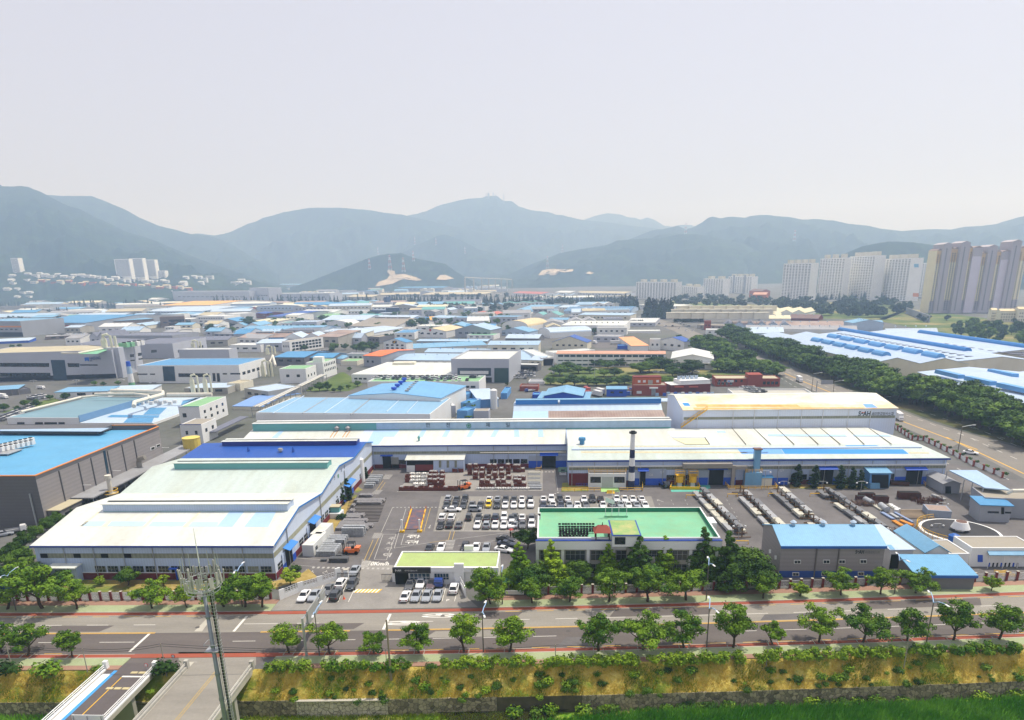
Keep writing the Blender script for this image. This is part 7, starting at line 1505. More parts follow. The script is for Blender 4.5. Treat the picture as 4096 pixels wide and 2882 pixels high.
def Cn(p,f_,Db,z,h_,r,par=None,n=2,mat=None):
 q=g(f_(*p),z);mat=mat or mt('scrubber_cream',(214,214,190),.5,.08);T=CY('scrubber_tower',q,Db,'scrubber')
 MB().Do(q.x,q.y,z,z+h_*.75,r,n=12).Do(q.x,q.y,z+h_*.75+.003,z+h_,r,r*.4,n=12).CT('vessel',mat,T)
 MB().CQ([(q.x,q.y,z+h_*.9),(q.x,q.y,z+h_*1.12),(q.x+r*1.6,q.y,z+h_*1.2),(q.x+r*2.6,q.y,z+h_*1.08),(q.x+r*2.6,q.y,z)],r*.45,8).CT('duct',mat,T)
 if n>1:MB().Do(q.x+r*4.2,q.y,z,z+h_*1.05,r*.5,n=10).CT('stack',mat,T)
Cn((0,945,448),b,'cream scrubber tower with twin ducts on the silver headquarters roof',zr,8.5,1.9);Cn((0,1735,440),b,'cream scrubber tower on the silver box behind the blue roof',10,5.5,1.5);Cn((0,1735,830),b,'white scrubber tower on the pipe deck, left of two',5,8,1.2,n=1);Cn((0,1850,830),b,'white scrubber tower on the pipe deck, right of two',5,8,1.2,n=1);Cn((1,105,490),b,'cream scrubber tower at the right end of the blue roofed block',11,5,1.3);Cn((1,70,690),b,'white scrubber vessel at the foot of the blue roofed block',.0,9,1.4)
for i,x in CC((1105,1150,1200,1240)):
 q=g(b(0,x,432-i*7),zr);T=CY('rooftop_cooler',q,'%s green cooling unit from the left on the headquarters roof'%D8[i],'cooling unit');MB().Dn(q.x-3,q.y,zr+.2,q.x+2.8,q.y+4,zr+3.2).CT('casing',Bh if i<2 else AA,T);MB().Do(q.x,q.y+2,zr+3.203,zr+3.8,1.3,n=10).CT('fan',AE,T)
HS2=bd('second silver block with stair tower behind the headquarters',b,(0,1100,400),(0,1545,395),530,'s','d',D=55,par=.3);HS2.CK('r',3,4,6)
WB_=bd('white block with bright blue roof and tall dark window behind the pipe racks',b,(0,1225,595),(0,2140,590),748,'w','b',Dj=(0,2200,527),par=.4)
WB_.CL('tall_window',PL(b,0,1457,597,1562,597,1575,730,1470,730),AI,.1)
for q in([(1228,662),(1322,662),(1322,673),(1230,673)],[(1345,662),(1390,662),(1390,673),(1347,673)],[(1600,660),(1875,660),(1877,692),(1602,692)],[(1905,658),(1930,658),(1935,730),(1910,730)],[(1943,658),(1968,658),(1976,735),(1950,735)],[(1997,658),(2035,658),(2036,670),(1998,670)],[(2065,657),(2155,657),(2157,670),(2067,670)],[(1245,742),(1335,742),(1336,752),(1246,752)],[(1360,742),(1402,742),(1402,753),(1361,753)]):WB_.CL('window',[b(0,*p)for p in q],AD,.1)
WB_.CK('r',5,4.5,6.3)
for lb,L,R,yb,w_,r_,De,Dd,D,bk,h in(('long low shed with grey blue roof in front of the silver headquarters',(0,490,832),(0,960,820),890,'w','s','shed',.6,14,None,None),('second low blue grey roof right of the first long low shed',(0,965,818),(0,1360,806),860,'w','i','shed',.6,14,None,None),('silver box building behind the bright blue roof',(0,1600,452),(0,2050,450),530,'s','w','flat',0,12,None,12),('flat pale block behind the white pipes right of the tall dark window',(0,1650,800),(0,2040,795),850,'k','i','flat',0,None,(0,2040,745),None),('small cream block with flat roof among the pipes',(0,2035,755),(0,2150,757),815,'c','e','flat',0,None,(0,2240,725),None),('pale flat block at the right of the small cream one',(0,2190,800),(1,110,830),880,'k','i','flat',0,None,(1,250,760),None),('dark open shed with pale roof at the far left edge by the car lane',(0,-80,815),(0,160,800),870,'d','s','shed',.5,14,None,None),('dark open shed with black roof beside the pallets',(0,100,820),(0,272,800),860,'d','d','flat',0,12,None,None),('grey hall with orange stripe and pale roof at the far left edge',(0,-300,195),(0,180,195),330,'g','s','flat',0,60,None,None),('grey hall with red stripe and wide blue roof',(0,188,207),(0,765,207),285,'g','b','gx',5,None,(0,480,136),None),('brown clad company hall with blue roof behind the car deck',(0,765,208),(0,1375,170),280,'n','s','shed',3,75,None,None),('dark brown office block with glass front behind the blue hall',(0,1430,160),(0,1648,152),250,'n','B','flat',0,18,None,None),('white office block with three rows of windows',(0,1760,152),(0,2010,150),235,'w','w','flat',0,None,(0,2075,135),None),('pale blue hall before the conifer row, left',(0,1240,105),(0,1810,103),132,'p','i','gx',4,None,(0,1500,62),None),('amber roofed hall before the grey factory wall',(0,1432,52),(0,1888,48),85,'w','a','gx',5,None,(0,1650,12),None),('low blue hall right of the pale blue one',(0,1630,140),(0,1890,112),155,'w','s','shed',2,40,None,None),('blue grey hall with rust red side before the conifers',(0,1880,85),(0,2210,80),110,'b','s','shed',2,40,None,None),('white block between the conifers and the amber roof',(0,2090,130),(0,2290,120),200,'w','w','flat',0,40,None,None),('white block with small tower at the far left',(0,280,85),(0,465,80),110,'w','w','flat',0,35,None,None),('low pale roof in the far left group',(0,480,85),(0,720,80),100,'g','s','gx',3,60,None,None),('long flat white roof in the far left group',(0,560,110),(0,900,100),125,'w','c','gx',3,60,None,None),('long pale hall behind the brown company hall',(0,690,135),(0,1240,95),140,'g','i','gx',3,60,None,None),('pale blue roof left of the silver tower tops',(0,-200,160),(0,420,150),185,'w','p','gx',4,80,None,None),('wide blue roof behind the brown hall',(0,1000,170),(0,1600,150),185,'w','i','gx',4,60,None,None),('dark panel roofed hall behind the headquarters, left',(0,1000,325),(0,1545,325),400,'g','d','flat',0,42,None,None),('dark panel roofed hall behind the headquarters, right',(0,1555,375),(0,2040,360),430,'k','d','gx',2,45,None,None),('pale hall with blue base band behind the pipes at centre left',(0,2125,345),(1,60,350),400,'w','g','gx',3,30,None,None),('white plant block with coolers behind the silver box',(0,2060,410),(1,40,410),470,'w','w','flat',0,20,None,None),('brown parking deck full of cars before the brown company hall',(0,405,335),(0,975,305),362,'n','g','flat',0,30,None,None),('small white plant room behind the car deck',(0,1475,245),(0,1560,245),280,'w','w','flat',0,12,None,None),('small white plant room right of the other behind the car deck',(0,1600,265),(0,1725,265),300,'w','e','flat',0,14,None,None),('pale roofed shed at the left edge below the grey hall',(0,-80,380),(0,260,365),400,'r','i','shed',1,30,None,None),('dark low block with trees round it',(0,1900,305),(0,2130,310),335,'g','g','flat',0,12,None,None)):
 o=bd(lb,b,L,R,yb,w_,r_,De,Dd,D,bk,h)
 if w_ in 'wkpgn' and rnd.random()<.9:o.CK('f',max(3,int(o.W/8)),o.h*.45,o.h*.45+1.4,fill=.55)
 if lb.startswith('white office'):o.CK('f',10,o.h*.75,o.h*.75+1.5);o.CK('f',10,o.h*.15,o.h*.15+1.5)
 if 'orange stripe' in lb or 'red stripe' in lb:o.band('f',o.h*.62,o.h*.72,tr if 'orange' in lb else mt('stripe_red',(190,74,58),.6),'stripe',off=.08);o.band('f',.1,o.h*.3,AE,'opening',.3)
 if 'brown clad' in lb:o.CL('blue_entrance',PL(b,0,1100,240,1225,230,1225,285,1115,290),mt('entrance_blue',(50,98,170),.4),.4);o.band('f',o.h*.5,o.h*.62,AD,x0=.1,x1=.55)
 if 'dark brown office' in lb:o.band('f',o.h*.2,o.h*.4,AD,x0=.35);o.band('f',o.h*.55,o.h*.75,AD,x0=.35)
 if 'panel roofed' in lb:o.DX(6,o.D*.3,BT,.5,.9)
 if 'parking deck' in lb:DECK=o
q=g(b(0,1185,770));z_=Dl(b(0,1155,552),q.y).z;T=CY('banded_stack',q,'slim stack banded blue, white and green before the white block','chimney')
for i,(f0,f1,mm)in CC(((0,.14,Bh),(.14,.5,As),(.5,.8,BS),(.8,1,BA))):MB().Do(q.x,q.y,z_*f0+.003,z_*f1,1.9-f0*.7,1.9-f1*.7,n=12).CT('band',mm,T)
TL=bd('long hall with teal sheet roof and white front left of the white stair block',b,(0,60,1058),(0,705,1062),1116,'w','s',Dj=(0,1335,872),par=.15);TL.DK.data.materials[0]=CZ('roof_teal_grey',(110,144,158),CI=(124,156,170),CE=.4,CJ=(.2,1,1))
for x0,x1 in((155,220),(315,385),(398,512),(525,580)):TL.CL('window',[b(0,*p)for p in rect((x0,1098),(x1,1116))],AD,.08)
MB().CO(TL.pt(TL.W+.05,0,TL.h*.2),TL.w*TL.D,TL.u*.3,Z3*(TL.h*.8+1.2)).CT('blue_side_cladding',mt('slate_blue_sheet',(104,142,180),.6,.08,rib=('Y',.8,.08)),TL.r)
MB().CQ([TL.pt(.5,8,TL.h+1.2),TL.pt(.5,TL.D*.85,TL.h+1.2),TL.pt(TL.W*.3,TL.D*.97,TL.h+1.6),TL.pt(TL.W+5,TL.D,TL.h+1.6)],.6,8).CT('white_duct',AO,TL.r)
PW=bd('low hall with patchwork of blue roof sheets before the white stair block',b,(0,715,1106),(0,1375,1106),1125,'w','i',Dj=(0,1750,878),par=.12)
for q in([(1000,1033),(1430,1036),(1420,1057),(960,1053)],[(1150,1058),(1380,1059),(1360,1103),(1105,1103)],[(1350,968),(1495,968),(1430,1030),(1285,1030)],[(1640,905),(1800,875),(1760,880),(1620,950)]):Cm('roof_patch',[(0,*p)for p in q],BR,PW.h+.12,PW.r,.04)
for i in CD(8):q=g(b(0,1270+i*42,940-(i%2)*12),PW.h+.1);MB().Dn(q.x-1,q.y,PW.h+.1,q.x+1,q.y+1.4,PW.h+1.6).CT('roof_unit',AA,PW.r)
for i,(p,r_)in CC((([(0,1200,955),(0,1205,920),(0,1460,850),(0,1460,825),(0,1000,815)],1.),([(0,850,845),(0,1200,842),(0,1330,860),(0,1345,890)],.6),([(0,1500,850),(0,1900,848)],.9),([(1,120,560),(1,150,500),(1,175,590)],.8))):
 T=MB().CQ([g(b(*v),6.5)for v in p],r_,8).CT('pipe_run',AO,D3=g(b(*p[0]),0));D9(T,'%s of the white pipe runs over the blue roofs at left'%D8[i],'pipe','white pipe runs')
S1=bd('tall white stair block with green roof behind the yellow tank',b,(0,1598,968),(0,1785,966),1140,'w','G',Dj=(0,2010,872),par=.3,DZ=True);S1.CK('r',4,S1.h*.62,S1.h*.62+1.3,fill=.3);S1.CK('r',4,S1.h*.28,S1.h*.28+1.3,fill=.3);S1.CK('f',1,S1.h*.5,S1.h*.5+1.8,.1,.4)
MB().CO(S1.pt(-.1,-.1,S1.h+.31),S1.u*(S1.W+.2),-S1.w*.05,Z3*.25).CT('navy_edge',AJ,S1.r)
S2=bd('lower white stair block with concrete roof and navy edge beside the yellow tank',b,(0,1612,1128),(0,1800,1128),1290,'w','k',Dj=(0,1918,1068),par=.3,DZ=True);S2.CK('f',2,S2.h*.5,S2.h*.5+1.5,fill=.25);S2.CK('r',2,S2.h*.55,S2.h*.55+1.4,fill=.3);S2.CK('f',2,S2.h*.1,S2.h*.1+1.3,fill=.25)
MB().CO(S2.pt(-.1,-.1,S2.h+.31),S2.u*(S2.W+.2),-S2.w*.05,Z3*.25).CT('navy_edge',AJ,S2.r)
bd('low blue sheds right of the white stair blocks',b,(0,2090,955),(1,60,960),985,'c','D','gx',1.5,None,(1,0,868)).DK.data.materials[0]=CZ('roof_dusk_blue',(116,152,204))
BB=bd('wide hall with faded blue roof behind the main hall',b,(1,0,1015),(1,1560,1030),None,'w','s',h=9.,Dj=(1,1640,885),par=.25);BB.DK.data.materials[0]=CZ('roof_faded_blue',(130,170,198),CI=(112,158,196),CE=.5,CG=.02)
for p in(((430,862),(150,1018)),((640,880),(415,1018)),((835,862),(610,1018)),((1035,882),(850,1030)),((1300,885),(1170,1005)),((1470,888),(1350,1015))):MB().CQ([g(b(1,*p[0]),9.15),g(b(1,*p[1]),9.15)],.22,4).CT('roof_seam',BZ if p[0][0]in(640,1035)else BT,BB.r)
BB.CL('white_fascia',PL(b,1,0,1022,835,1028,835,1075,0,1075),As,.2)
B2_=bd('raised hall with blue gable roof and turbine vents behind the faded blue one',b,(1,835,860),(1,1655,884),None,'w','s','gy',1.8,h=10.5,Dj=(1,1745,738));B2_.DK.data.materials[0]=CZ('roof_blue_mid',(104,160,202))
for i,(x,y)in CC(((1238,818),(1270,788),(1300,760),(1330,733))):q=g(b(1,x,y),11.8);MB().Do(q.x,q.y,11.5,12.6,.7,n=8).Do(q.x,q.y,12.603,13.6,1.3,n=8).CT('roof_ventilator',BA,B2_.r)
for i in CD(6):q=g(b(1,1355+i*17,832-i*17),11.6);MB().Do(q.x,q.y,11.4,12.4,.9,.6,n=8).Do(q.x,q.y,12.403,12.8,1.,n=8).CT('roof_ventilator',BZ,B2_.r)
LG=bd('low green roofed annex carrying a row of blue tanks',b,(1,850,1082),(1,1555,1082),None,'w','G',h=5,D=9,par=.3)
for i,x in CC((990,1035,1083,1130,1178,1278,1328)):
 q=g(b(1,x,1058),5.1);Cc('round blue water tank, %s from the left on the low annex'%D8[i],q.x,q.y,5.08,8.8,1.75,mt('tank_royal',(40,86,178),.4,.06),'water_tank',Dc='blue tanks on the annex',dome=False)
for i,x in CC((1380,1410,1438,1466)):q=g(b(1,x,1055),5.1);u=CY('air_conditioner',(q.x,q.y,5.1),'grey twin fan unit, %s from the left beside the blue tanks'%D8[i],'air conditioner','twin fan units');MB().Dn(q.x-.9,q.y,5.1,q.x+.9,q.y+.8,7.6).CT('casing',AA,u);MB().Dn(q.x-.5,q.y-.05,5.5,q.x+.5,q.y-.003,6.2).CT('fan',AE,u)
dk2=bd('white deck building with green roof full of parked cars',b,(1,1000,745),(1,2000,745),None,'w','G',h=7.5,Dj=(1,2000,690),par=.8,Di='parking deck',name='parking_deck')
for q in([(1810,772),(1852,772),(1852,790),(1810,790)],[(1872,772),(1914,772),(1914,790),(1872,790)],[(1925,772),(1967,772),(1967,790),(1925,790)]):dk2.CL('window',[b(1,*p)for p in q],AD,.08)
def Co(p,z,Db,grp,rz=0,col=None,f_=b):
 q=g(f_(*p),z);o=TINY.copy();C.objects.link(o);o.location=(q.x,q.y,z);o.rotation_euler.z=rz;o.name='parked_car';cc=col or rnd.choice(['white','white','white','silver','grey','dark grey','black','navy']);o.material_slots[0].link='OBJECT';o.material_slots[0].material=CP_[cc];D9(o,Db.replace('@',cc),'car',grp)
k=0
for y,n_,x0,x1 in((697,17,1125,1790),(713,18,1060,1800),(726,6,1560,1900),(700,4,1925,1985)):
 for i in CD(n_):Co((1,x0+(x1-x0)*i/(n_-1)+ru(-6,6),y+ru(-2,2)),7.6,'@ car, %s from left in the %s row of the green deck'%(D8[i],{697:'furthest',713:'middle',726:'nearest',700:'right end'}[y]),'cars on the green deck',rnd.choice((0,pi/2,0)))
GO=bd('grey office with dark glass front and cream roof behind the parking deck',b,(1,1748,548),(1,2268,548),740,'s','c',Dj=(1,2270,462),par=1.2,Di='office building',name='office_building')
GO.CL('window_band',PL(b,1,1807,612,2108,612,2108,682,1807,682),AI,.1);GO.CL('sign_panel',PL(b,1,1830,638,2085,638,2085,666,1830,666),AA,.2);GO.CL('curtain_wall',PL(b,1,2137,612,2265,612,2265,748,2137,748),mt('green_glass',(44,76,76),.1),.1);GO.band('f',.1,3,AE,'ground_floor',.1,.7)
CR=bd('wide low hall with cream roof left of the grey glass office',b,(1,855,672),(1,1748,682),742,'w','c',Dj=(1,1700,565),par=.3);CR.CK('f',3,CR.h*.4,CR.h*.4+1,.02,.16,.7)
q=g(b(1,1330,585),CR.h);MB().Dn(q.x-8,q.y,CR.h,q.x+7,q.y+7,CR.h+1.6).CT('roof_box',At,CR.r)
V1=bd('white block with pale green roof among the pipes',b,(1,208,624),(1,444,622),752,'w','G',Dj=(1,528,588),par=.3);V1.CK('f',2,V1.h*.45,V1.h*.45+1.6,.1,.9,.3);V1.CK('r',3,V1.h*.4,V1.h*.4+1.5,fill=.3)
V2=bd('taller white block with green roof and side windows behind the pale green one',b,(1,450,568),(1,600,568),705,'w','G',Dj=(1,682,532),par=.4);V2.CK('r',7,V2.h*.75,V2.h*.75+1.6,fill=.5);V2.CK('r',7,V2.h*.4,V2.h*.4+1.6,fill=.5);q=V2.pt(V2.W*.35,2,V2.h);MB().Dn(q.x,q.y,q.z,q.x+6,q.y+5,q.z+3.5).CT('roof_house',As,V2.r)
OH=bd('grey house with bright orange roof near the blue company hall',b,(1,962,502),(1,1120,508),600,'g','o','gx',1.6,None,(1,1090,452));OH.CK('f',2,OH.h*.4,OH.h*.4+1.5,.1,.65,.4)
SB=bd('white house with blue hipped roof and black square emblem',b,(1,1142,378),(1,1345,384),465,'w','b','gy',3,None,(1,1415,342));SB.CK('f',4,SB.h*.62,SB.h*.62+1.4,fill=.5);SB.CK('f',4,SB.h*.3,SB.h*.3+1.4,fill=.5);SB.CL('emblem_board',PL(b,1,1225,368,1262,368,1262,392,1225,392),AF,.3);SB.CL('emblem',PL(b,1,1232,382,1246,372,1256,373,1242,388),AG,.36)
tab=[('pale blue hall with patched roof left of the grey glass office',(1,1235,540),(1,1760,546),590,'w','p','gx',2,None,(1,1560,488)),('second pale blue hall behind the patched one',(1,1512,470),(1,2075,475),500,'w','p','gx',2,None,(1,1800,438)),('long pale hall with dark clerestory behind the patched roofs',(1,1395,437),(1,2070,405),450,'w','s','gx',2,None,(1,1800,378)),('long thin roof with dark slot behind the clerestory hall',(1,1440,372),(1,2075,372),385,'g','p','gx',1,20,None),('large cream hall with blue roof in the centre',(1,2078,405),(2,238,405),492,'c','p','shed',2,None,(2,200,370)),('cream hall with tan gable roof and red round emblem',(1,1445,280),(1,1705,283),338,'w','t','gy',3,None,(1,1755,225)),('hall with pale blue gable roof and green trellis',(1,1785,268),(1,2102,272),340,'g','p','gy',5,30,None),('long grey box hall behind the pale blue gable',(1,1765,162),(1,2105,162),215,'s','s','flat',0,30,None),('pale hall left of the long grey box',(1,1575,158),(1,1765,165),200,'w','p','gx',2,30,None),('grey hall with two rows of windows and red base',(1,2105,155),(2,48,155),215,'s','s','flat',0,30,None),('old hall with weathered tan curved roof',(1,840,236),(1,1250,242),270,'w','P','gx',7,None,(1,1060,162)),('pale ice blue hall behind the old tan roof',(1,885,168),(1,1400,168),205,'p','i','gx',3,50,None),('white sawtooth hall before the old tan roof',(1,690,295),(1,1060,298),340,'w','i','gy',2,70,None),('wide blue roofed hall at centre left',(1,-200,285),(1,525,283),310,'p','s','gx',4,None,(1,260,232)),('small blue roofed house right of the wide blue hall',(1,530,262),(1,650,262),285,'p','b','gx',2,20,None),('brownish hall with ridge vents left of the silver gable',(1,-150,340),(1,520,335),400,'u','r','gx',3,None,(1,250,295)),('rusty roofed hall right of the brownish one',(1,532,332),(1,735,335),420,'k','r','shed',3,40,None),('silver hall with double gable behind the garden trees',(1,735,338),(1,945,342),398,'s','i','gx',4,None,(1,880,298)),('grey hall with long window strip at centre left',(1,0,392),(1,228,388),465,'s','i','gx',2,35,None),('small blue roofed annex on the brown hall',(1,-60,378),(1,118,376),392,'u','s','flat',0,18,None),('white three storey office with stepped face',(1,232,378),(1,298,380),472,'w','k','flat',0,None,(1,445,335)),('dark glass block behind the garden trees',(1,1000,335),(1,1105,338),395,'d','k','flat',0,25,None),('low hall with long bright blue roof, left part',(1,165,516),(1,432,518),590,'d','b','gx',2,40,None),('low hall with long bright blue roof, right part',(1,432,520),(1,690,520),580,'d','b','gx',2,None,(1,700,478)),('small blue roofed house before the green annex',(1,705,528),(1,780,530),570,'w','s','gx',1.5,None,(1,800,496)),('small cream house with green flat roof',(1,760,556),(1,905,556),590,'c','G','flat',0,None,(1,925,530)),('grey flat block behind the small blue house',(1,815,490),(1,965,490),560,'s','g','flat',0,12,None),('white portal building at centre left with big door',(1,265,140),(1,378,140),192,'w','w','gx',2,40,None),('deep blue roofed house at centre left',(1,92,150),(1,258,152),190,'g','D','gx',4,None,(1,220,98)),('dark red walled shed with blue roof',(1,0,120),(1,92,125),165,'m','D','gx',2,30,None),('pale cream long hall behind the white portal',(1,380,112),(1,695,112),155,'w','w','gx',3,50,None),('cream hall before the conifer row, centre left',(1,255,180),(1,480,172),190,'w','y','gx',3,40,None),('yellow green roof at the left of the centre',(1,-40,192),(1,170,198),215,'w','y','gx',2,60,None),('green roofed hall before the conifers',(1,480,155),(1,690,158),165,'w','G','gx',4,50,None),('large pale hall with grey gable side before the conifers',(1,592,182),(1,985,182),215,'g','i','gx',5,60,None),('teal roofed hall left of the silver plant tower',(1,860,158),(1,1040,162),180,'w','q','gx',4,50,None),('blue and white workshop with bay doors',(1,785,98),(1,950,98),140,'w','i','flat',0,25,None),('navy office block in the centre',(1,1165,75),(1,1285,72),130,'v','g','flat',0,30,None),('dark blue block left of the navy office',(1,1020,95),(1,1160,95),130,'v','i','flat',0,25,None),('silver plant tower with tanks on top in the centre',(1,1045,30),(1,1200,28),78,'s','k','flat',0,20,None),('slim navy tower on the right of the silver plant tower',(1,1145,-20),(1,1172,-20),70,'v','k','flat',0,12,None),('pale hall right of the navy office',(1,1388,60),(1,1578,58),90,'w','i','gx',3,40,None),('pale hall with white tower at the far centre',(1,1868,62),(1,2050,62),98,'w','c','flat',0,30,None),('small pale gable house by the white pipes',(1,1668,92),(1,1740,92),125,'s','i','gy',3,30,None),('red roofed house, left of two in the centre',(1,1925,140),(1,2050,140),150,'w','R','gy',5,30,None),('red roofed house, right of two in the centre',(1,2060,140),(1,2180,140),150,'w','R','gy',5,30,None),('amber gable roof in the centre',(1,1500,178),(1,1570,182),195,'w','a','gy',4,30,None),('blue glass cube beside the amber gable',(1,1425,165),(1,1500,165),230,'u','g','flat',0,20,None),('tan arched hall left of the striped blue roofs',(1,2205,235),(2,143,240),285,'w','t','arch',6,50,None),('open framed blue shed, front of two',(2,-60,345),(2,238,348),370,'d','i','gx',3,22,None),('blue gable shed behind the open framed one',(2,-120,285),(2,150,290),320,'p','s','gy',4,25,None),('white L shaped plant shed behind the tan gable',(1,1890,318),(1,2130,320),355,'w','n','flat',0,20,None),('flat grey block left of the tan gable hall',(1,1145,275),(1,1320,275),305,'w','k','flat',0,25,None),('small white block right of the flat grey one',(1,1240,262),(1,1365,262),300,'w','k','flat',0,25,None),('blue lean-to right of the parking deck, upper',(1,1810,855),(1,1890,858),None,'u','b','flat',0,10,None),('blue lean-to right of the parking deck, middle',(1,1835,930),(1,1930,935),None,'u','b','flat',0,12,None),('blue lean-to right of the parking deck, lower',(1,1800,1000),(1,1895,1005),None,'u','b','flat',0,10,None),('pale green roof strip before the old tan hall',(1,695,190),(1,880,192),205,'w','q','gx',1,20,None),('white arched sheds left of the old tan hall',(1,620,225),(1,840,225),245,'w','w','arch',5,30,None),]
for lb,L,R,yb,w_,r_,De,Dd,D,bk in tab:
 kw={}
 if yb is None:kw['h']=4.
 o=bd(lb,b,L,R,yb,w_,r_,De,Dd,D,bk,**kw)
 nwn=max(3,int(o.W/7))if o.W<90 else 12
 if yb and De!='arch' and o.h>4:o.CK('f',nwn,o.h*.5,o.h*.5+min(1.6,o.h*.25),fill=.5)
 if 'three storey' in lb:[o.CK('r',9,o.h*f0,o.h*f0+1.8,fill=.8)for f0 in(.15,.45,.73)]
 if 'navy office' in lb:o.CK('f',8,o.h*.7,o.h*.7+1.5)
 if De in('gx','shed')and o.W>25:o.DX(int(o.W/14)+1,o.D*.45,BT if rnd.random()<.6 else BR,.6,1.)
 if 'red round emblem' in lb:q=Dp(b(1,1563,272),o.pt(0,0,0),-o.w);MB().CQ([q-o.w*.05,q-o.w*.3],1.3,12).CT('round_emblem',mt('emblem_red',(180,60,54),.6),o.r);[o.CL('window',[b(1,*p)for p in rect((x,290),(x+16,300))],AD,.06)for x in(1455,1485,1610)]
 if 'brownish' in lb or 'old hall' in lb:o.monitor(3,.8,1.5,4,BZ)
TB=bd('tall blue shed with pale roof right of the overgrown bushes',b,(1,1990,898),(1,2172,888),972,'u','i','shed',1.,26,None);q=g(b(1,2135,975));Cc('white upright tank against the tall blue shed',q.x,q.y,0,9.,1.7,As)
bd('blue box shed behind the tall blue one',b,(1,2195,845),(1,2250,845),890,'u','b','flat',0,20)
bd('small grey site hut with white roof by the dark opening',b,(1,1712,955),(1,1790,950),1055,'s','w',D=6,par=.1).CK('f',1,5,6.5,.2,.6,.5)
DS=bd('dark open workshop below the parking deck right end',b,(1,1722,845),(1,1825,845),932,'w','i','shed',.5,12);DS.CL('opening',PL(b,1,1730,852,1820,852,1820,925,1730,925),AE,.08)
fr=bd('steel plant frame with grey boxes behind the main hall',b,(1,1950,1000),(1,2085,1000),1078,'s','k',D=6,par=.2);fr.r.name='plant_building'
LB=bd('long three storey white office block with salmon roof behind the garden',b,(2,400,485),(2,1375,487),600,'w','l','gx',1.2,13,None,Di='office building',name='office_building')
for k_,(f0,hh)in CC(((.76,1.5),(.44,.8),(.1,1.2))):
 LB.CK('f',17,LB.h*f0,LB.h*f0+hh,.01,.99,.86,AI)
tab=[('white hall with bright white gable roof right of the long block',(2,1428,528),(2,1808,532),622,'w','w','gy',2.8,None,(2,1500,432)),('cream shed with big dark doorway left of the long block',(2,265,527),(2,376,522),592,'w','c','flat',0,None,(2,345,440)),('cream flat hall behind the cream shed',(2,376,480),(2,745,455),None,'w','c','flat',0,14,None),('grey block with small windows beyond the loading yard',(2,730,332),(2,955,335),378,'s','g','flat',0,25,None),('white office with corner tower beside the salmon sheet roof',(2,1237,358),(2,1330,358),455,'w','w','flat',0,8,None),('hall with blue striped roof right of the salmon sheet roof',(2,1332,362),(2,1545,378),445,'w','D','gy',3,None,(2,1110,300)),('hall with blue ribbed gable roof left of the loading yard',(2,362,380),(2,673,384),442,'c','D','gy',5,None,(2,335,310)),('pale hall with light roof behind the blue ribbed gable',(2,240,280),(2,345,300),325,'w','i','arch',4,45,None),('long white hall with dark square windows',(2,440,232),(2,1005,232),305,'w','c','flat',0,None,(2,900,190)),('white hall with cream panels before the avenue',(2,760,253),(2,1030,253),315,'w','w','flat',0,14,None),('low white hall beside the avenue',(2,1032,285),(2,1330,283),300,'w','c','flat',0,18,None),('roof parking block beside the avenue',(2,1010,208),(2,1285,208),240,'s','w','flat',0,None,(2,1200,165)),('pale blue long hall at the left of the white one',(2,92,195),(2,412,195),235,'p','p','flat',0,30,None),('cream hall with many windows behind the white ones',(2,597,135),(2,1062,140),185,'c','p','shed',1.5,25,None),('grey office at the left of the cream hall',(2,502,150),(2,597,150),182,'s','g','flat',0,20,None),('pale blue roof with small letters left of the grey office',(2,330,180),(2,500,180),210,'w','s','gx',2,20,None),('long hall with striped solar roof',(2,465,100),(2,1070,98),125,'p','b','gx',4,None,(2,700,62)),('sky blue roofed hall behind the striped roof',(2,565,44),(2,825,44),60,'w','s','gx',4,50,None),('pale ice roofed hall left of the sky blue one',(2,415,68),(2,565,70),92,'w','i','gx',3,40,None),('blue hall with ridge vent at the far centre',(2,42,88),(2,318,88),105,'p','s','gx',4,None,(2,180,45)),('green gable roof behind the pale blue letters',(2,280,140),(2,425,140),155,'w','q','gy',5,30,None),('teal gable roof left of the green one',(2,185,140),(2,285,140),155,'w','q','gy',4,30,None),('bright blue arched roof at the far centre',(2,42,120),(2,122,120),135,'w','s','arch',6,40,None),('small blue roofed yard shed beside the trailer',(2,945,415),(2,1068,415),445,'r','b','flat',0,10,None),('blue roofed small hall behind the pallets',(2,850,802),(2,1028,802),868,'r','s','gx',1.,None,(2,930,776)),('tiny blue roofed hut between hall and pallets',(2,182,858),(2,245,858),885,'r','b','flat',0,8,None),('brown roofed low office behind the blue warehouse',(2,68,785),(2,232,785),820,'b','B','flat',0,10,None),('low grey gate office by the inner lane',(2,148,740),(2,288,740),760,'w','g','flat',0,10,None),('loading dock with dark bays left of the cream shed',(2,-60,585),(2,230,590),638,'d','w','flat',0,10,None),('pale blue house front left of the inner lane',(2,-60,540),(2,150,540),575,'w','p','gx',1.5,None,(2,50,470)),('cream annex with slanted roof right of the pale blue house',(2,152,540),(2,268,545),590,'c','i','shed',2,None,(2,230,502)),('concrete terraced building right of the avenue',(2,1660,230),(2,1900,235),260,'k','k','flat',0,20,None),('brick tower house right of the avenue',(2,1725,195),(2,1786,195),270,'b','B','flat',0,12,None),('small white office right of the brick tower',(2,1742,272),(2,1862,272),318,'w','w','flat',0,15,None),('white flat roofed hall left of the tight conifer grove',(2,1132,45),(2,1450,60),80,'w','c','shed',1,40,None),]
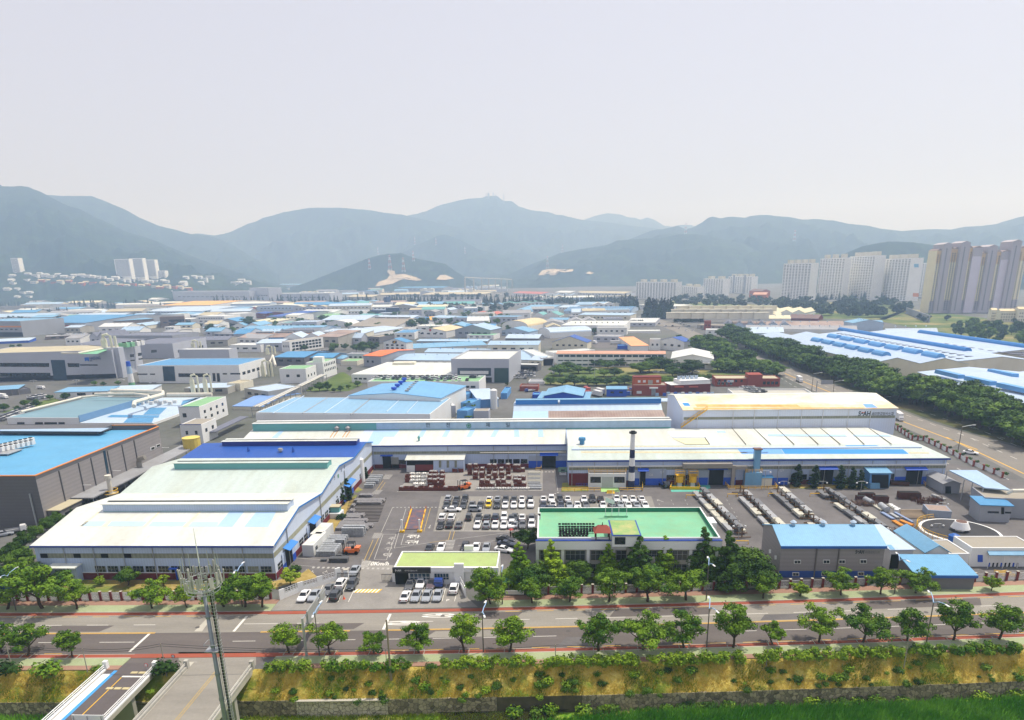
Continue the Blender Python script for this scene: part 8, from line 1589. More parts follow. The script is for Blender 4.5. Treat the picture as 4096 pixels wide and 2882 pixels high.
for lb,L,R,yb,w_,r_,De,Dd,D,bk in tab:
 kw={}
 if yb is None:kw['h']=7.
 o=bd(lb,b,L,R,yb,w_,r_,De,Dd,D,bk,**kw)
 nwn=max(2,int(o.W/6))if o.W<100 else 14
 if yb and De!='arch' and o.h>3.5 and 'dock' not in lb:o.CK('f',nwn,o.h*.45,o.h*.45+min(1.6,o.h*.25),fill=.4)
 if 'square windows' in lb:o.CK('f',14,o.h*.1,o.h*.1+2,fill=.3);o.DX(9,o.D*.5,BZ,1.,1.5)
 if 'dark doorway' in lb:o.CL('doorway',PL(b,2,275,532,372,530,360,592,285,592),AE,.08)
 if 'dock' in lb:o.band('f',.2,o.h*.85,AE,'bay',.02,.95)
 if 'bright white gable' in lb:o.CL('doorway',PL(b,2,1675,578,1728,578,1728,618,1675,618),AE,.08);MB().CO(o.pt(o.W*.55,-3,o.h*.62),o.u*o.W*.5,o.w*2.9,Z3*.3).CT('canopy',BY,o.r)
 if 'striped' in lb:
  m=MB()
  for k_ in CD(26):x=o.W*(k_+.5)/26;A_=o.rp(x,1);B_=o.rp(x,o.D*.45);m.CO(A_,o.u*(o.W/60),B_-A_,Z3*.15)
  st_=m.CT('solar_stripes',Ba if 'solar' in lb else BT,o.r)if De=='gx' else None
 if 'roof parking' in lb:
  for i in CD(14):Co((2,1000+(i%11)*17,190+(i//11)*12),o.h+.1,'@ car, %s from the left in the %s row on the avenue roof deck'%(D8[i%11],('back','front')[i//11]),'cars on the avenue roof deck',0)
P=[g(b(2,*p),5.2)for p in((1070,415),(1230,410),(1092,330),(955,335))];T=CY('sheet_roof_shed',(P[0].x,P[0].y,0),'open shed with flat salmon orange sheet roof by the loading yard','shed');MB().CN([(v.x,v.y,5.)for v in P],(0,0,.25)).CT('roof',CZ('roof_light_orange',(232,160,104)),T);MB().CN([(P[0].x+.5,P[0].y+.3,-.2),(P[1].x-.5,P[1].y+.3,-.2),(P[2].x-.5,P[2].y-.3,-.2),(P[3].x+.5,P[3].y-.3,-.2)],(0,0,5.19)).CT('wall',As,T)
WH=bd('blue warehouse with sky blue gable roof just behind the rusty roofed hall',b,(2,288,862),(2,632,865),885,'r','s','gy',1.8,h=6,Dj=(2,590,768));
for s_ in(0,1):q0=WH.pt(-3.5 if s_==0 else WH.W+.4,.5,4.6);MB().CN([q0,q0+WH.u*3.1,q0+WH.u*3.1+WH.w*(WH.D-1),q0+WH.w*(WH.D-1)],(0,0,.2)).CT('side_awning',BQ,WH.r)
BH=bd('red brick house with orange brick upper storey behind the pallets',b,(2,1085,772),(2,1385,772),860,'b','k',D=11,par=.4);BH.CL('window',RC_(b,2,1118,818,1162,842),AA,.06);BH.CL('roller_shutter',RC_(b,2,1250,795,1288,858),Aw,.06);BH.CL('awning',RC_(b,2,1232,783,1308,797),As,1.)
q=BH.pt(.5,4,BH.h+.1);zt_=Dl(b(2,1200,698),q.y).z;UP=MB().Dn(q.x,q.y,q.z,q.x+BH.W*.84,q.y+6.5,zt_).CT('upper_storey',A7,BH.r);MB().Dn(q.x-.1,q.y-.1,zt_+.003,q.x+BH.W*.84+.1,q.y+6.6,zt_+.3).CT('coping',A6,UP)
for x0 in(.15,.34,.82):MB().Dn(q.x+BH.W*.84*x0,q.y-.05,q.z+1.,q.x+BH.W*.84*x0+1.4,q.y-.003,q.z+2.2).CT('window',AA,UP)
MB().Dn(q.x+BH.W*.44,q.y-.05,q.z,q.x+BH.W*.58,q.y-.003,q.z+2.2).CT('door',A9,UP)
RH=bd('dark red brick house with coolers on its white roof parapet',b,(2,1425,768),(2,1782,752),842,'m','w',D=11,par=.2,Dh=As)
q=RH.pt(RH.W*.25,.5,RH.h+.1);MB().CO(q,RH.u*RH.W*.74,RH.w*10,Z3*2.).CT('white_parapet',As,RH.r)
for i in CD(5):q=RH.pt(RH.W*(.3+i*.11),6,RH.h+2.1);u=CY('rooftop_cooler',q,'pale green cooler, %s from the left on the dark red brick house'%D8[i],'cooling unit','coolers on the brick house');MB().Dn(q.x-.8,q.y-.8,q.z+.02,q.x+.8,q.y+.8,q.z+1.8).CT('casing',BT,u);MB().Do(q.x,q.y,q.z+1.803,q.z+2.1,.5,n=10).CT('fan',AE,u)
for x in(1460,1590):RH.CL('window',[b(2,*p)for p in rect((x,790),(x+65,832))],mt('recess_brick',(96,44,44),.8),.06);RH.CL('awning',[b(2,*p)for p in rect((x-5,778),(x+75,785))],mt('awning_red',(176,84,70),.7),.8)
RO=bd('long red brick office with wings beside the avenue',b,(2,1826,712),(3,110,712),778,'b','e',D=13,par=.4);q=RO.pt(RO.W*.47,0,0);MB().CO(RO.pt(RO.W*.50,-1.,0),RO.u*RO.W*.22,RO.w*9,Z3*(RO.h+2.6)).CT('centre_wing',A5,RO.r)
RO.CK('f',4,1.,2.6,.02,.28,.6,frame=True);RO.CK('f',5,RO.h*.6,RO.h*.6+1.3,.02,.45,.4);RO.CK('f',4,RO.h*.3,RO.h*.3+1.6,.73,.98,.7)
RO.CL('sign',RC_(b,2,1930,720,1988,740),AA,.12);RO.CL('sign_mark',RC_(b,2,1936,726,1955,734),mt('sign_blue',(44,110,200)),.16)
DG=bd('parking deck with teal green roof before the red brick office',b,(2,1990,860),(3,420,860),None,'w','q',h=4.2,D=16,par=.8,Di='parking deck',name='parking_deck');DG.DK.data.materials[0]=mt('deck_concrete',(176,174,166),.8,.08,.2)
Cm('green_coating',[(3,20,840),(3,280,845),(3,340,868),(3,40,868)],mt('deck_green',(120,176,150),.6),4.32,DG.r,.03)
for i in CD(15):Co((2,2075+(i%5)*24+(i//5)*38,800+(i//5)*14),4.3,'@ car, %s from left in %s slanted row, brick office deck'%(D8[i%5],D8[i//5]),'cars on the brick office deck',.5)
for i in CD(28):Co((2,30+(i%6)*30,645+(i//6)*15+ru(-3,3)),.05,'@ car, %s from left, row %s from the top, inner lane car park'%(D8[i%6],D8[i//6]),'cars in the inner lane park',rnd.choice((0,pi/2)))
for i in CD(24):Co((0,500+i*20,312-i*.5+ru(-6,6)),DECK.h+.15,'@ car, %s from the left on the brown parking deck'%D8[i],'cars on the brown deck',rnd.choice((0,.1)))
for i in CD(30):Co((0,10+(i//2)*19,1085-(i//2)*7+(i%2)*-22),.05,'@ car, %s from the left in the %s row at the teal hall'%(D8[i//2],('front','back')[i%2]),'cars at the teal hall',1.2)
for i in CD(12):Co((1,500+i*16,465+ru(-5,6)),.05,'@ car, %s from the left beside the white three storey office'%D8[i],'cars by the office',ru(0,3))
for i in CD(8):Co((2,1490+i*14,205+i*5+ru(-3,3)),.05,'@ car, %s from the left by the concrete terraced building'%D8[i],'cars by the terraces',.3)
for i in CD(10):Co((2,1080+i*60,160+i*13+(i%3)*8),.06,'@ car on the far avenue, %s from the far end'%D8[i],'traffic on the avenue',-.5)
for i in CD(9):Co((2,1170+i*60,655+(i%2)*5),.06,'@ car, %s from the left half hidden under the garden trees'%D8[i],'cars under the garden trees',1.4)
for i in CD(11):Co((0,280+(i%6)*26,900-(i//6)*20-(i%6)*4),.05,'@ car, %s from left in the %s row behind the round bushes'%(D8[i%6],('front','back')[i//6]),'cars behind the bushes',1.3)
for i in CD(34):
 q=g(b(2,640+i*6 if i<10 else 845+i*6.7,805+ru(0,50)if i<10 else 822+ru(0,38)));m=MB();cc=(mt('goods_red',(176,96,96),.7),_m['tank_royal'],mt('goods_green',(140,160,140),.7),AA)[i%4 if i>=10 else 0]
 for k_ in CD(2):m.Dn(q.x-1,q.y-.6,.1+k_*1.,q.x+1,q.y+.6,1.+k_*1.)
 m.Dn(q.x-1.1,q.y-.7,0,q.x+1.1,q.y+.7,.097);o=m.CT('pallet_stack',cc,D3=(q.x,q.y,0));D9(o,'pallet of %s crates behind the long hall, %s of them'%(('red','blue','grey green','white')[i%4 if i>=10 else 0],D8[i]),'pallet stack','pallets behind the long hall')
for i in CD(16):q=g(b(2,1300+i*33,862+(i%2)*-8));o=MB().Dn(q.x-.8,q.y-.6,.15,q.x+.8,q.y+.6,1.5).Dn(q.x-.9,q.y-.7,0,q.x+.9,q.y+.7,.147).CT('wrapped_pallet',(BS,AA,_m['tank_royal'])[i%3],D3=(q.x,q.y,0));D9(o,'%s wrapped pallet, %s from the left before the brick houses'%(('pale blue','white','blue')[i%3],D8[i]),'pallet','wrapped pallets before the brick houses')
RW=(g(b(2,2215,320),9)-g(b(3,940,566),9));RWL=RW.length;RW.normalize();RW.z=0
RC=Bld('huge blue roofed factory with rows of ridge vents beyond the avenue belt',b(3,940,568),b(3,1795,578),h=9,D=RWL,wdir=RW,Dd=3.2,De='gy',n=2,Dg=At,DL=CZ('roof_lilac_blue',(174,192,214),CI=(156,180,208),CE=.5))
bv=mt('vent_sky',(98,158,214),.5,.06)
for bay,n_,f0,f1 in((.25,6,.06,.62),(.75,7,.02,.8)):
 for i in CD(n_):
  y0=RC.D*(f0+(f1-f0)*i/n_);L_=RC.D*(f1-f0)/n_*.72;x=RC.W*bay;m=MB();arc=[(2.6*cos(pi*k/6),2.9*sin(pi*k/6))for k in CD(7)]
  m.CN([RC.pt(x+dx,y0,11.6+dz)for dx,dz in arc],RC.w*L_).CT('ridge_vent',bv,RC.r)
q=RC.pt(RC.W+1,0,0)
RD=Bld('second long hall of the blue complex with one continuous ridge vent',None,None,h=9,D=RC.D*1.,wdir=RW,Dd=3.,De='gy',D3=(tuple(RC.pt(RC.W+.6,12,0)),tuple(RC.pt(RC.W*1.95,12,0))),n=1,Dg=At,DL=_m['roof_lilac_blue'])
MB().CN([RD.pt(RD.W/2+dx,30,11.6+dz)for dx,dz in[(2.2*cos(pi*k/6),2.6*sin(pi*k/6))for k in CD(7)]],RD.w*(RD.D*.9)).CT('ridge_vent',mt('vent_blue',(52,122,190)),RD.r)
for i in CD(46):
 t_=i/46;s0=RD.pt(RD.W*.10+(i%2)*RD.W*.14,6+RD.D*.92*t_,9.9+(i%2)*.9);MB().CO(s0,RD.u*RD.W*.12,RD.w*2.6,Z3*.3).CT('solar_panel',Ba,RD.r)
RE=Bld('third hall of the blue complex with pale ridge at the far right',None,None,h=9,D=RC.D*.85,wdir=RW,Dd=3.,De='gy',D3=(tuple(RC.pt(RC.W*1.96,60,0)),tuple(RC.pt(RC.W*2.9,60,0))),n=1,Dg=At,DL=_m['roof_lilac_blue'])
MB().CN([RE.pt(RE.W/2+dx,-20,11.6+dz)for dx,dz in[(2.2*cos(pi*k/6),2.6*sin(pi*k/6))for k in CD(7)]],RE.w*(RE.D*.9)).CT('ridge_vent',mt('vent_blue',(52,122,190)),RE.r)
for i in CD(10):MB().CO(RE.pt(4,-30+i*9,9.6),RE.u*RE.W*.3,RE.w*4,Z3*.3).CT('solar_panel',Ba,RE.r)
q0=g(b(3,1345,650),8.5);q1=g(b(3,2400,985),8.5);ux=(q1-q0).normalized();
RF=Bld('nearer pale blue roofed hall with ridge vents at the right edge beyond the belt',None,None,h=8.5,D=(q1-q0).length,Dd=2.6,De='gy',n=3,D3=((q1.x,q1.y,0),(q1.x-ux.y*150,q1.y+ux.x*150,0)),Dg=At,DL=_m['roof_lilac_blue'])
for x,y,x2,y2 in((1525,640,1735,690),(1790,700,2020,750),(2080,760,2400,830),(1995,635,2220,680)):
 A_,B_=g(b(3,x,y),11.5),g(b(3,x2,y2),11.5);dv=B_-A_;sd=CA((-dv.y,dv.x,0)).normalized();MB().CN([A_-sd*1.8-Z3,A_+sd*1.8-Z3,A_+sd*1.5+Z3*.9,A_-sd*1.5+Z3*.9],dv).CT('ridge_vent',bv,RF.r)
tab=[('twin blue gable sheds behind the huge blue roofs, left',(3,682,195),(3,765,210),262,'p','s','gx',3,30,None),('twin blue gable shed, right',(3,765,230),(3,1035,232),270,'p','s','gx',4,32,None),('low grey hall with patched roof beyond the blue complex',(3,1025,305),(3,1478,300),335,'w','i','gx',5,None,(3,1250,257)),('patched brown and grey long roofs, front',(3,-200,262),(3,800,270),285,'w','g','gx',3,25,None),('patched brown and grey long roofs, middle',(3,-300,240),(3,700,235),250,'k','r','gx',4,35,None),('brown roofed house with step roof',(3,185,165),(3,450,170),185,'m','B','gx',4,30,None),('pale yellow hall with white vents',(3,-60,170),(3,205,170),195,'w','y','gx',3,40,None),('small white flat hut on the slope',(3,1478,345),(3,1662,350),360,'w','c','flat',0,15,None),('pale blue roof left of the blue complex',(3,-150,290),(3,142,292),310,'w','i','gx',3,None,(3,0,245)),('grey sawtooth hall right of the avenue, front',(2,1940,300),(2,2400,300),325,'p','i','gx',4,None,(2,2100,250)),('grey sawtooth hall right of the avenue, back',(2,1885,232),(2,2500,235),250,'p','d','gy',4,40,None)]
for lb,L,R,yb,w_,r_,De,Dd,D,bk in tab:
 o=bd(lb,b,L,R,yb,w_,r_,De,Dd,D,bk,**({'n':6}if 'back' in lb else{}))
 if De=='gx':o.DX(int(o.W/12)+1,o.D*.4,BT,.8,1.3)
CF=bd('long cream sawtooth factory with ridge boxes right of the avenue',b,(2,1432,150),(2,2400,155),172,'w','y','gy',5,D=150,n=7)
CF2=bd('second cream sawtooth factory behind the first',a,(3,0,1235),(3,330,1240),1262,'w','y','gy',4,D=80,n=3)
for i in CD(24):
 q=g(b(2,1450+(i%8)*112+(i//8)*40,128-(i//8)*30),14);MB().Dn(q.x-8,q.y-3,9,q.x+8,q.y+3,15.5).Dn(q.x-8.5,q.y-3.5,15.503,q.x+8.5,q.y+3.5,15.9).CT('ridge_box',At,CF.r)
def Cl(lb,pL,pR,yb,fl,cols,f_=a,D=14,Dg=None,boxes=3,Di='apartment building',EC=True,ang=None,tops='w',gable=.0,Dj=None):
 YL=g(f_(pL[0],pL[1],yb)).y;YR=YL*.93;A_=Dl(f_(*pL),YL);B_=Dl(f_(*pR),YR)
 o=Bld(lb,None,None,h=(A_.z+B_.z)/2,D3=((A_.x,YL,0),(B_.x,YR,0)),D=D,De='flat',Dg=Dg or As,DL=BZ,Di=Di,name='apartment_building',par=1.)
 dz=(o.h-2)/fl;q=0;over_=MB();mesh=None
 for r_ in CD(fl):
  for k in CD(cols):
   x=o.W*(k+.22)/cols;p=o.pt(x,0,1.5+r_*dz+dz*.25);q+=1
   if q>100:over_.CO(p,o.u*(o.W/cols*.56),-o.w*.3,Z3*dz*.42);continue
   if mesh is None:ob=MB().CO(CA((0,0,0)),o.u*(o.W/cols*.56),-o.w*.3,Z3*dz*.42).CT('window',AI);mesh=ob.data
   else:ob=bpy.data.objects.new('window',mesh);C.objects.link(ob)
   ob.parent=o.r;ob.location=p-o.A
 if over_.v:e=over_.CT('window_field',AI,o.r);e['kind']='stuff'
 for k in CD(boxes):x=o.W*(k+.35)/boxes;MB().CO(o.pt(x,D*.2,o.h+.4),o.u*(o.W/boxes*.34),o.w*D*.6,Z3*dz*2.6).CT('lift_house',At,o.r)
 return o
BI=mt('wall_apartment_white',(238,238,234),.7,.05,.1)
Cl('white apartment slab, leftmost of the five large ones at right',(3,140,825),(3,395,770),1115,23,9,Dg=BI,boxes=4,D=15)
Cl('white apartment slab, second of the five large ones at right',(3,470,755),(3,695,750),1100,25,9,Dg=BI,D=12)
Cl('white apartment slab, third of the five large ones at right',(3,735,738),(3,965,728),1105,26,10,Dg=BI,D=20)
S4=Cl('white apartment slab with painted orange and blue gable end',(3,1040,738),(3,1285,775),1115,25,9,Dg=BI,D=22)
Cl('white apartment slab half hidden behind the painted gable one',(3,1370,800),(3,1510,790),1090,22,7,Dg=BI,D=22,boxes=1)
for q in(([(1300,1060),(1350,1062),(1350,1095),(1300,1092)],mt('mural_orange',(222,140,80),.7)),([(1310,800),(1350,800),(1350,830),(1310,830)],mt('mural_blue',(120,180,210),.7))):
 try:S4.CL('mural',[a(3,*p)for p in q[0]],q[1],.3,'r')
 except Exception:pass
for lb,pL,pR,yb,fl,cl in(('pale apartment block with round caps, left of the four middle ones',(2,1115,965),(2,1475,965),1112,15,14),('small stepped apartment block in the middle distance',(2,1525,1000),(2,1665,1010),1090,10,8),('white apartment tower with pink top boxes',(2,1720,930),(2,1898,940),1070,15,8),('white apartment tower with two grey stripes',(2,1942,915),(2,2155,915),1055,15,10)):
 o=Cl(lb,pL,pR,yb,fl,cl,Dg=BI,D=16,boxes=4 if cl>8 else 2)
 if 'stripes' in lb:
  for x in(.22,.68):MB().CO(o.pt(o.W*x,-.6,0),o.u*o.W*.07,o.w*.5,Z3*(o.h+5)).CT('grey_stripe',Aw,o.r)
for lb,pL,pR,yb,Yd,fl,cl in(('pale apartment tower, left of the far left cluster',(0,1020,760),(0,1155,758),915,2400,20,6),('pale apartment tower, middle of the far left cluster',(0,1160,752),(0,1275,752),920,2420,20,5),('pale apartment tower, right of the far left cluster',(0,1278,765),(0,1385,768),915,2440,19,5),('lower pale block in front of the far left cluster',(0,1315,865),(0,1478,862),925,2300,9,8),('lone white tower block on the far left slope',(0,92,750),(0,160,760),878,2200,16,3)):
 yb_=700+yb/K;Yd=terr(((a(*pL)[0]+a(*pR)[0])/2,yb_)).y;A_=Dl(a(*pL),Yd);B_=Dl(a(*pR),Yd);z0=Dl((a(*pL)[0],yb_),Yd).z
 o=Bld(lb,None,None,h=A_.z-z0,D=22,De='flat',Dk=z0,D3=((A_.x,Yd,z0),(B_.x,Yd,z0)),Dg=BI,DL=BZ,Di='apartment building',name='apartment_building',par=1);
 for r_ in CD(fl):o.band('f',1.5+r_*(o.h-2)/fl,1.5+(r_+.45)*(o.h-2)/fl,AI,'window_band',.05,.95,.3)
BJ=mt('wall_tower_grey',(178,172,176),.7,.05,.1);BK=mt('wall_tower_yellow',(234,224,188),.7,.05,.1);BL=mt('wall_tower_ochre',(214,186,138),.7,.05,.1);BM=mt('wall_tower_lilac',(212,206,218),.7,.05,.1)
segs=[('y',1520,1565,680),('g',1565,1640,625),('y',1625,1675,665),('y',1672,1720,665),('g',1722,1805,612),('y',1790,1840,655),('l',1838,1922,655),('y',1925,1965,705),('g',1968,2050,645),('y',2040,2095,690),('l',2092,2180,690),('g',2182,2265,600),('y',2262,2330,655)]
grp_=[(segs[0:4],'beige and grey apartment tower, first from the left of the four tall ones',1245),(segs[4:7],'beige and grey tower with lilac panel, second of the four tall ones',1250),(segs[7:11],'beige and grey tower with lilac panel, third of the four tall ones',1260),(segs[11:],'beige and grey apartment tower cut by the right edge',1265)]
Yt=g(a(3,1500,1240)).y
for gi,(sg,lb,yb)in CC(grp_):
 Yg=Yt-gi*2;x0=Dl(a(3,sg[0][1],900),Yg).x;T=CY('apartment_tower',(x0,Yg,0),lb,'apartment building')
 for k,(cc,xa,xb,yt)in CC(sg):
  zt_=Dl(a(3,xa,yt),Yg).z;X_a=Dl(a(3,xa,yt),Yg).x;X_b=Dl(a(3,xb,yt),Yg).x;dy={'g':-4,'y':0,'l':-2.5}[cc]
  mm={'g':BJ,'y':BK,'l':BM}[cc];o=MB().Dn(X_a,Yg+dy,-.3,X_b-.05,Yg+22+k*.3,zt_).CT('wall',mm,T)
  MB().add([(X_a-.3,Yg+dy-.3,zt_+.01),(X_b+.2,Yg+dy-.3,zt_+.01),(X_b+.2,Yg+22,zt_+.01),(X_a-.3,Yg+22,zt_+.01),((X_a+X_b)/2,Yg+dy-.3,zt_+2.5),((X_a+X_b)/2,Yg+22,zt_+2.5)],[(0,1,4),(1,2,5,4),(2,3,5),(3,0,4,5),(3,2,1,0)]).CT('roof',BJ if cc=='g' else Bb,T)
  if cc=='y':MB().Dn(X_a+.02,Yg+dy-.12,zt_*.80,X_b-.07,Yg+dy-.003,zt_-.2).CT('ochre_band',BL,T);MB().Dn(X_a+.02,Yg+dy-.12,0,X_b-.07,Yg+dy-.003,zt_*.2).CT('grey_base',BJ,T)
  if cc=='l':MB().Dn(X_a+.02,Yg+dy-.12,zt_*.87,X_b-.07,Yg+dy-.003,zt_-.2).CT('grey_top',BJ,T)
  nc=2 if cc=='y' else 1;m=MB()
  for r_ in CD(28):
   z=4+r_*(zt_-8)/28
   if cc!='l':
    for j in CD(nc):xw=X_a+(X_b-X_a)*(j+.35)/nc;m.Dn(xw,Yg+dy-.25,z,xw+1.6,Yg+dy-.13,z+1.3)
  if m.v:e=m.CT('window_field',AI,T);e['kind']='stuff'
for i,(x0,x1,yt,yb)in CC(((2010,2060,1215,1310),(2085,2240,1222,1320),(2250,2400,1205,1325))):
 o=bd('low cream apartment house, %s from the left below the beige towers'%D8[i],a,(3,x0,yt),(3,x1,yt),yb,'c','t','gx',2,D=14);[o.CK('f',6,o.h*f0,o.h*f0+1.4,fill=.4)for f0 in(.15,.4,.65)]
o=bd('grey sound barrier below the beige towers',a,(3,1240,1190),(3,1450,1262),None,'g','g',h=8,D=1,par=.1,Di='barrier',name='sound_barrier')
far=[('long grey factory wall below the small forested hill',a,(1,22,1068),(1,660,1062),1130,'s','w',60),('tall grey block at the left end of the long grey wall',a,(0,2235,1015),(1,108,1015),1130,'s','w',40),('long silver wall left of the tall grey block',a,(0,1545,1048),(0,2232,1045),1130,'s','g',60),('grey wall with three stacks at the far left',a,(0,1128,1075),(0,1540,1068),1130,'s','w',50),('pale long hall left of the stacks',a,(0,690,1095),(0,1010,1100),1120,'w','e',60),('low white block behind the conifers, left',a,(0,1130,1120),(0,1400,1118),1140,'w','w',50),('long pale sawtooth plant in the far centre',a,(1,810,1095),(1,1040,1095),1145,'k','e',60),('blue roofed far hall under the small hill',a,(1,200,985),(1,800,985),1020,'g','s',50),('far blue roofed hall right of the quarry',a,(1,1070,1015),(1,1680,1012),1045,'g','b',60),('pale far hall with white roof in the centre',a,(1,1110,1078),(1,1470,1070),1100,'k','e',120),('second pale far hall with white roof',a,(1,1480,1075),(1,2050,1070),1100,'k','e',140),('dark blue glass tower in the far centre',a,(1,1487,950),(1,1520,950),990,'v','g',20),('far grey hall beside the glass tower',a,(1,1525,962),(1,1740,962),990,'g','i',30),('far white flat hall at centre right',a,(2,0,1060),(2,260,1070),1095,'w','R',50),('far pale hall with red trim',a,(2,385,1055),(2,520,1058),1080,'w','w',40),('far long white sawtooth hall left of the avenue',a,(2,550,1058),(2,1010,1065),1080,'w','e',50),('dark glass block below the pale quarry',a,(2,275,895),(2,338,895),985,'v','g',30),('far grey office at centre right',a,(2,0,955),(2,132,955),1000,'s','g',30),('brown apartment house behind the white towers',a,(2,2160,1075),(2,2280,1075),1140,'o','l',20),('brown apartment house left of the other brown one',a,(2,2130,1040),(2,2240,1045),1100,'o','B',20)]
for lb,f_,L,R,yb,w_,r_,D in far:
 o=bd(lb,f_,L,R,yb,w_,r_,'flat' if w_ in 'sv' else 'gx',4,D)
 o.CK('f',min(14,max(3,int(o.W/14))),o.h*.4,o.h*.4+2.2,fill=.7)
for i,x in CC((1465,1492,1508,1555)):q=g(a(0,x,1125));z_=Dl(a(0,x,1040),q.y).z;T=CY('factory_stack',q,'slim pale stack, %s from the left before the grey wall'%D8[i],'chimney','pale stacks at far left');MB().Do(q.x,q.y,0,z_,2.2,n=8).CT('shaft',At,T);MB().Do(q.x,q.y,z_+.01,z_+1,2.6,n=8).CT('cap',As,T)
fr2=random.Random(21);rc=['i','s','p','w','b','c','e','g','y','d','q','r'];RN={'i':'ice blue','s':'sky blue','p':'pale blue','w':'white','b':'bright blue','c':'cream','e':'beige','g':'grey','y':'yellowish','d':'dark','q':'teal','r':'brownish'}
areas=[('far left plain',a,0,300,2250,1168,1210,60,7),('far centre plain',a,1,40,2260,1170,1230,80,7),('plain behind the long grey walls',a,1,40,2260,1062,1092,26,8),('centre right plain',a,2,20,1080,1095,1215,22,8),('plain under the small hill',a,1,60,2250,1000,1058,56,9),('plain left of the small hill',a,0,1850,2296,1000,1045,10,8),('middle blocks left',b,0,60,2270,60,200,90,6),('blocks behind the headquarters',b,0,600,2270,190,420,60,6),('middle blocks centre',b,1,20,2250,90,420,150,7),('middle blocks right',b,2,20,1050,60,300,50,7)]
for nm,f_,t,x0,x1,y0,y1,n_,hb in areas:
 for i,x in CC(sorted(fr2.uniform(x0,x1)for _ in CD(n_))):
  y=fr2.uniform(y0,y1);q=g(f_(t,x,y));sc_=q.y/2750
  Wd=fr2.uniform(28,80)*(1.3 if q.y>1200 else .5);h_=hb*fr2.uniform(.7,1.4);D_=fr2.uniform(22,45)
  if any(abs(q.x-u[0])<(Wd+u[2])/2 and abs(q.y+D_/2-u[1])<(D_+u[3])/2+3 for u in BLD):continue
  rr_=fr2.choice(rc);rf_=fr2.choice(('gx','gx','flat','gy'))
  o=Bld('%s roofed factory in the %s, %s from left'%(RN[rr_],nm,D8[i]),None,None,h=h_,D=D_,Dd=fr2.uniform(2,4.5),De=rf_,n=fr2.choice((1,2,3))if rf_=='gy' else 1,D3=((q.x-Wd/2,q.y,0),(q.x+Wd/2,q.y+fr2.uniform(-1,1),0)),Dg=W[fr2.choice('wwwgspck')],DL=Rm[rr_],Dc='factories of the plain',name='warehouse')  # generic factories of the plain; warehouse is only their object name
  if q.y<1500:o.CK('f',max(3,int(Wd/8)),h_*.45,h_*.45+1.5,fill=.5)
  if q.y<900:o.DX(4,o.D*.4,BT,.6,1.)
for i in CD(72):
 row_=i//24;x=300+(i%24)*(52 if row_==0 else 60)+fr2.uniform(-15,15);y=905+row_*60+(i%24)*(2.6)+fr2.uniform(-14,14)
 if row_==2:x=fr2.uniform(-20,260)if i%2 else fr2.uniform(1500,2250);y=fr2.uniform(900,1110)if i%2 else fr2.uniform(915,985)
 q=terr(a(0,x,y));Yd=q.y;s_=q.y/2250*fr2.uniform(.8,1.3)
 o=Bld('small house on the far left slope, %s of the %s row'%(D8[i%24],D8[row_]),None,None,h=6*s_,D=12,Dd=2,De='gx' if i%3 else 'flat',Dk=q.z,D3=((q.x-9*s_,Yd,q.z),(q.x+9*s_,Yd,q.z)),Dg=As if row_!=1 else(A7 if i%2 else At),DL=(BY,BZ,Rm['l'])[row_ if row_<2 else 0]if row_!=1 else(Rm['l']if i%3==0 else Bc),Di='house',name='house',Dc='houses on the far left slope')
 o.band('f',2,3.2,AD,'window_band',.1,.9)
CW(PL(a,0,280,1090,700,1075,1300,1095,1500,1130,600,1150,280,1160),60,(10,18),DT,'WOOD far left wood of bushy trees below the hillside town','')
CW(PL(a,1,60,1075,2296,1085,2296,1110,60,1100),50,(8,14),DT,'WOOD dark bushy trees scattered between the far factories','')
CW(PL(b,1,0,150,2296,120,2296,300,0,260),80,(5,9),[FT[1],RT[1]],'bushy tree between the middle blocks','trees between the middle blocks')
CW(PL(b,0,0,130,2296,100,2296,260,0,230),56,(5,9),DT,'bushy tree between the left blocks','trees between the left blocks')
def cut(f_,t,pts,D0,D1,name='bare_slope'):
 P=[]
 for p in pts:P.append(terr(f_(t,*p)))
 ce=sum(P,CA())/len(P);m=MB();n_=len(P);R_=5
 for j in CD(R_+1):
  for q in pts:
   cx,cy=sum(v[0]for v in pts)/n_,sum(v[1]for v in pts)/n_;k=j/R_
   e=terr(f_(t,cx+(q[0]-cx)*k,cy+(q[1]-cy)*k));m.v.append(tuple(e-e.normalized()*4+Z3*2.5))
 for j in CD(R_):
  for i in CD(n_):m.f.append((j*n_+i,j*n_+(i+1)%n_,(j+1)*n_+(i+1)%n_,(j+1)*n_+i))
 return CX(m.CT(name,Ag))
cut(a,1,[(1070,1005),(1100,965),(1175,940),(1200,905),(1175,870),(1190,855),(1245,870),(1245,900),(1330,895),(1440,925),(1490,950),(1440,955),(1330,940),(1280,955),(1230,980),(1100,1005)],3320,3420)
cut(a,1,[(1615,945),(1650,905),(1700,903),(1780,938),(1700,948)],3320,3345)
cut(a,2,[(235,905),(270,862),(330,850),(380,848),(450,855),(550,852),(545,870),(470,880),(380,905)],3010,3060);cut(a,2,[(660,890),(690,872),(740,885),(700,897)],3010,3040)
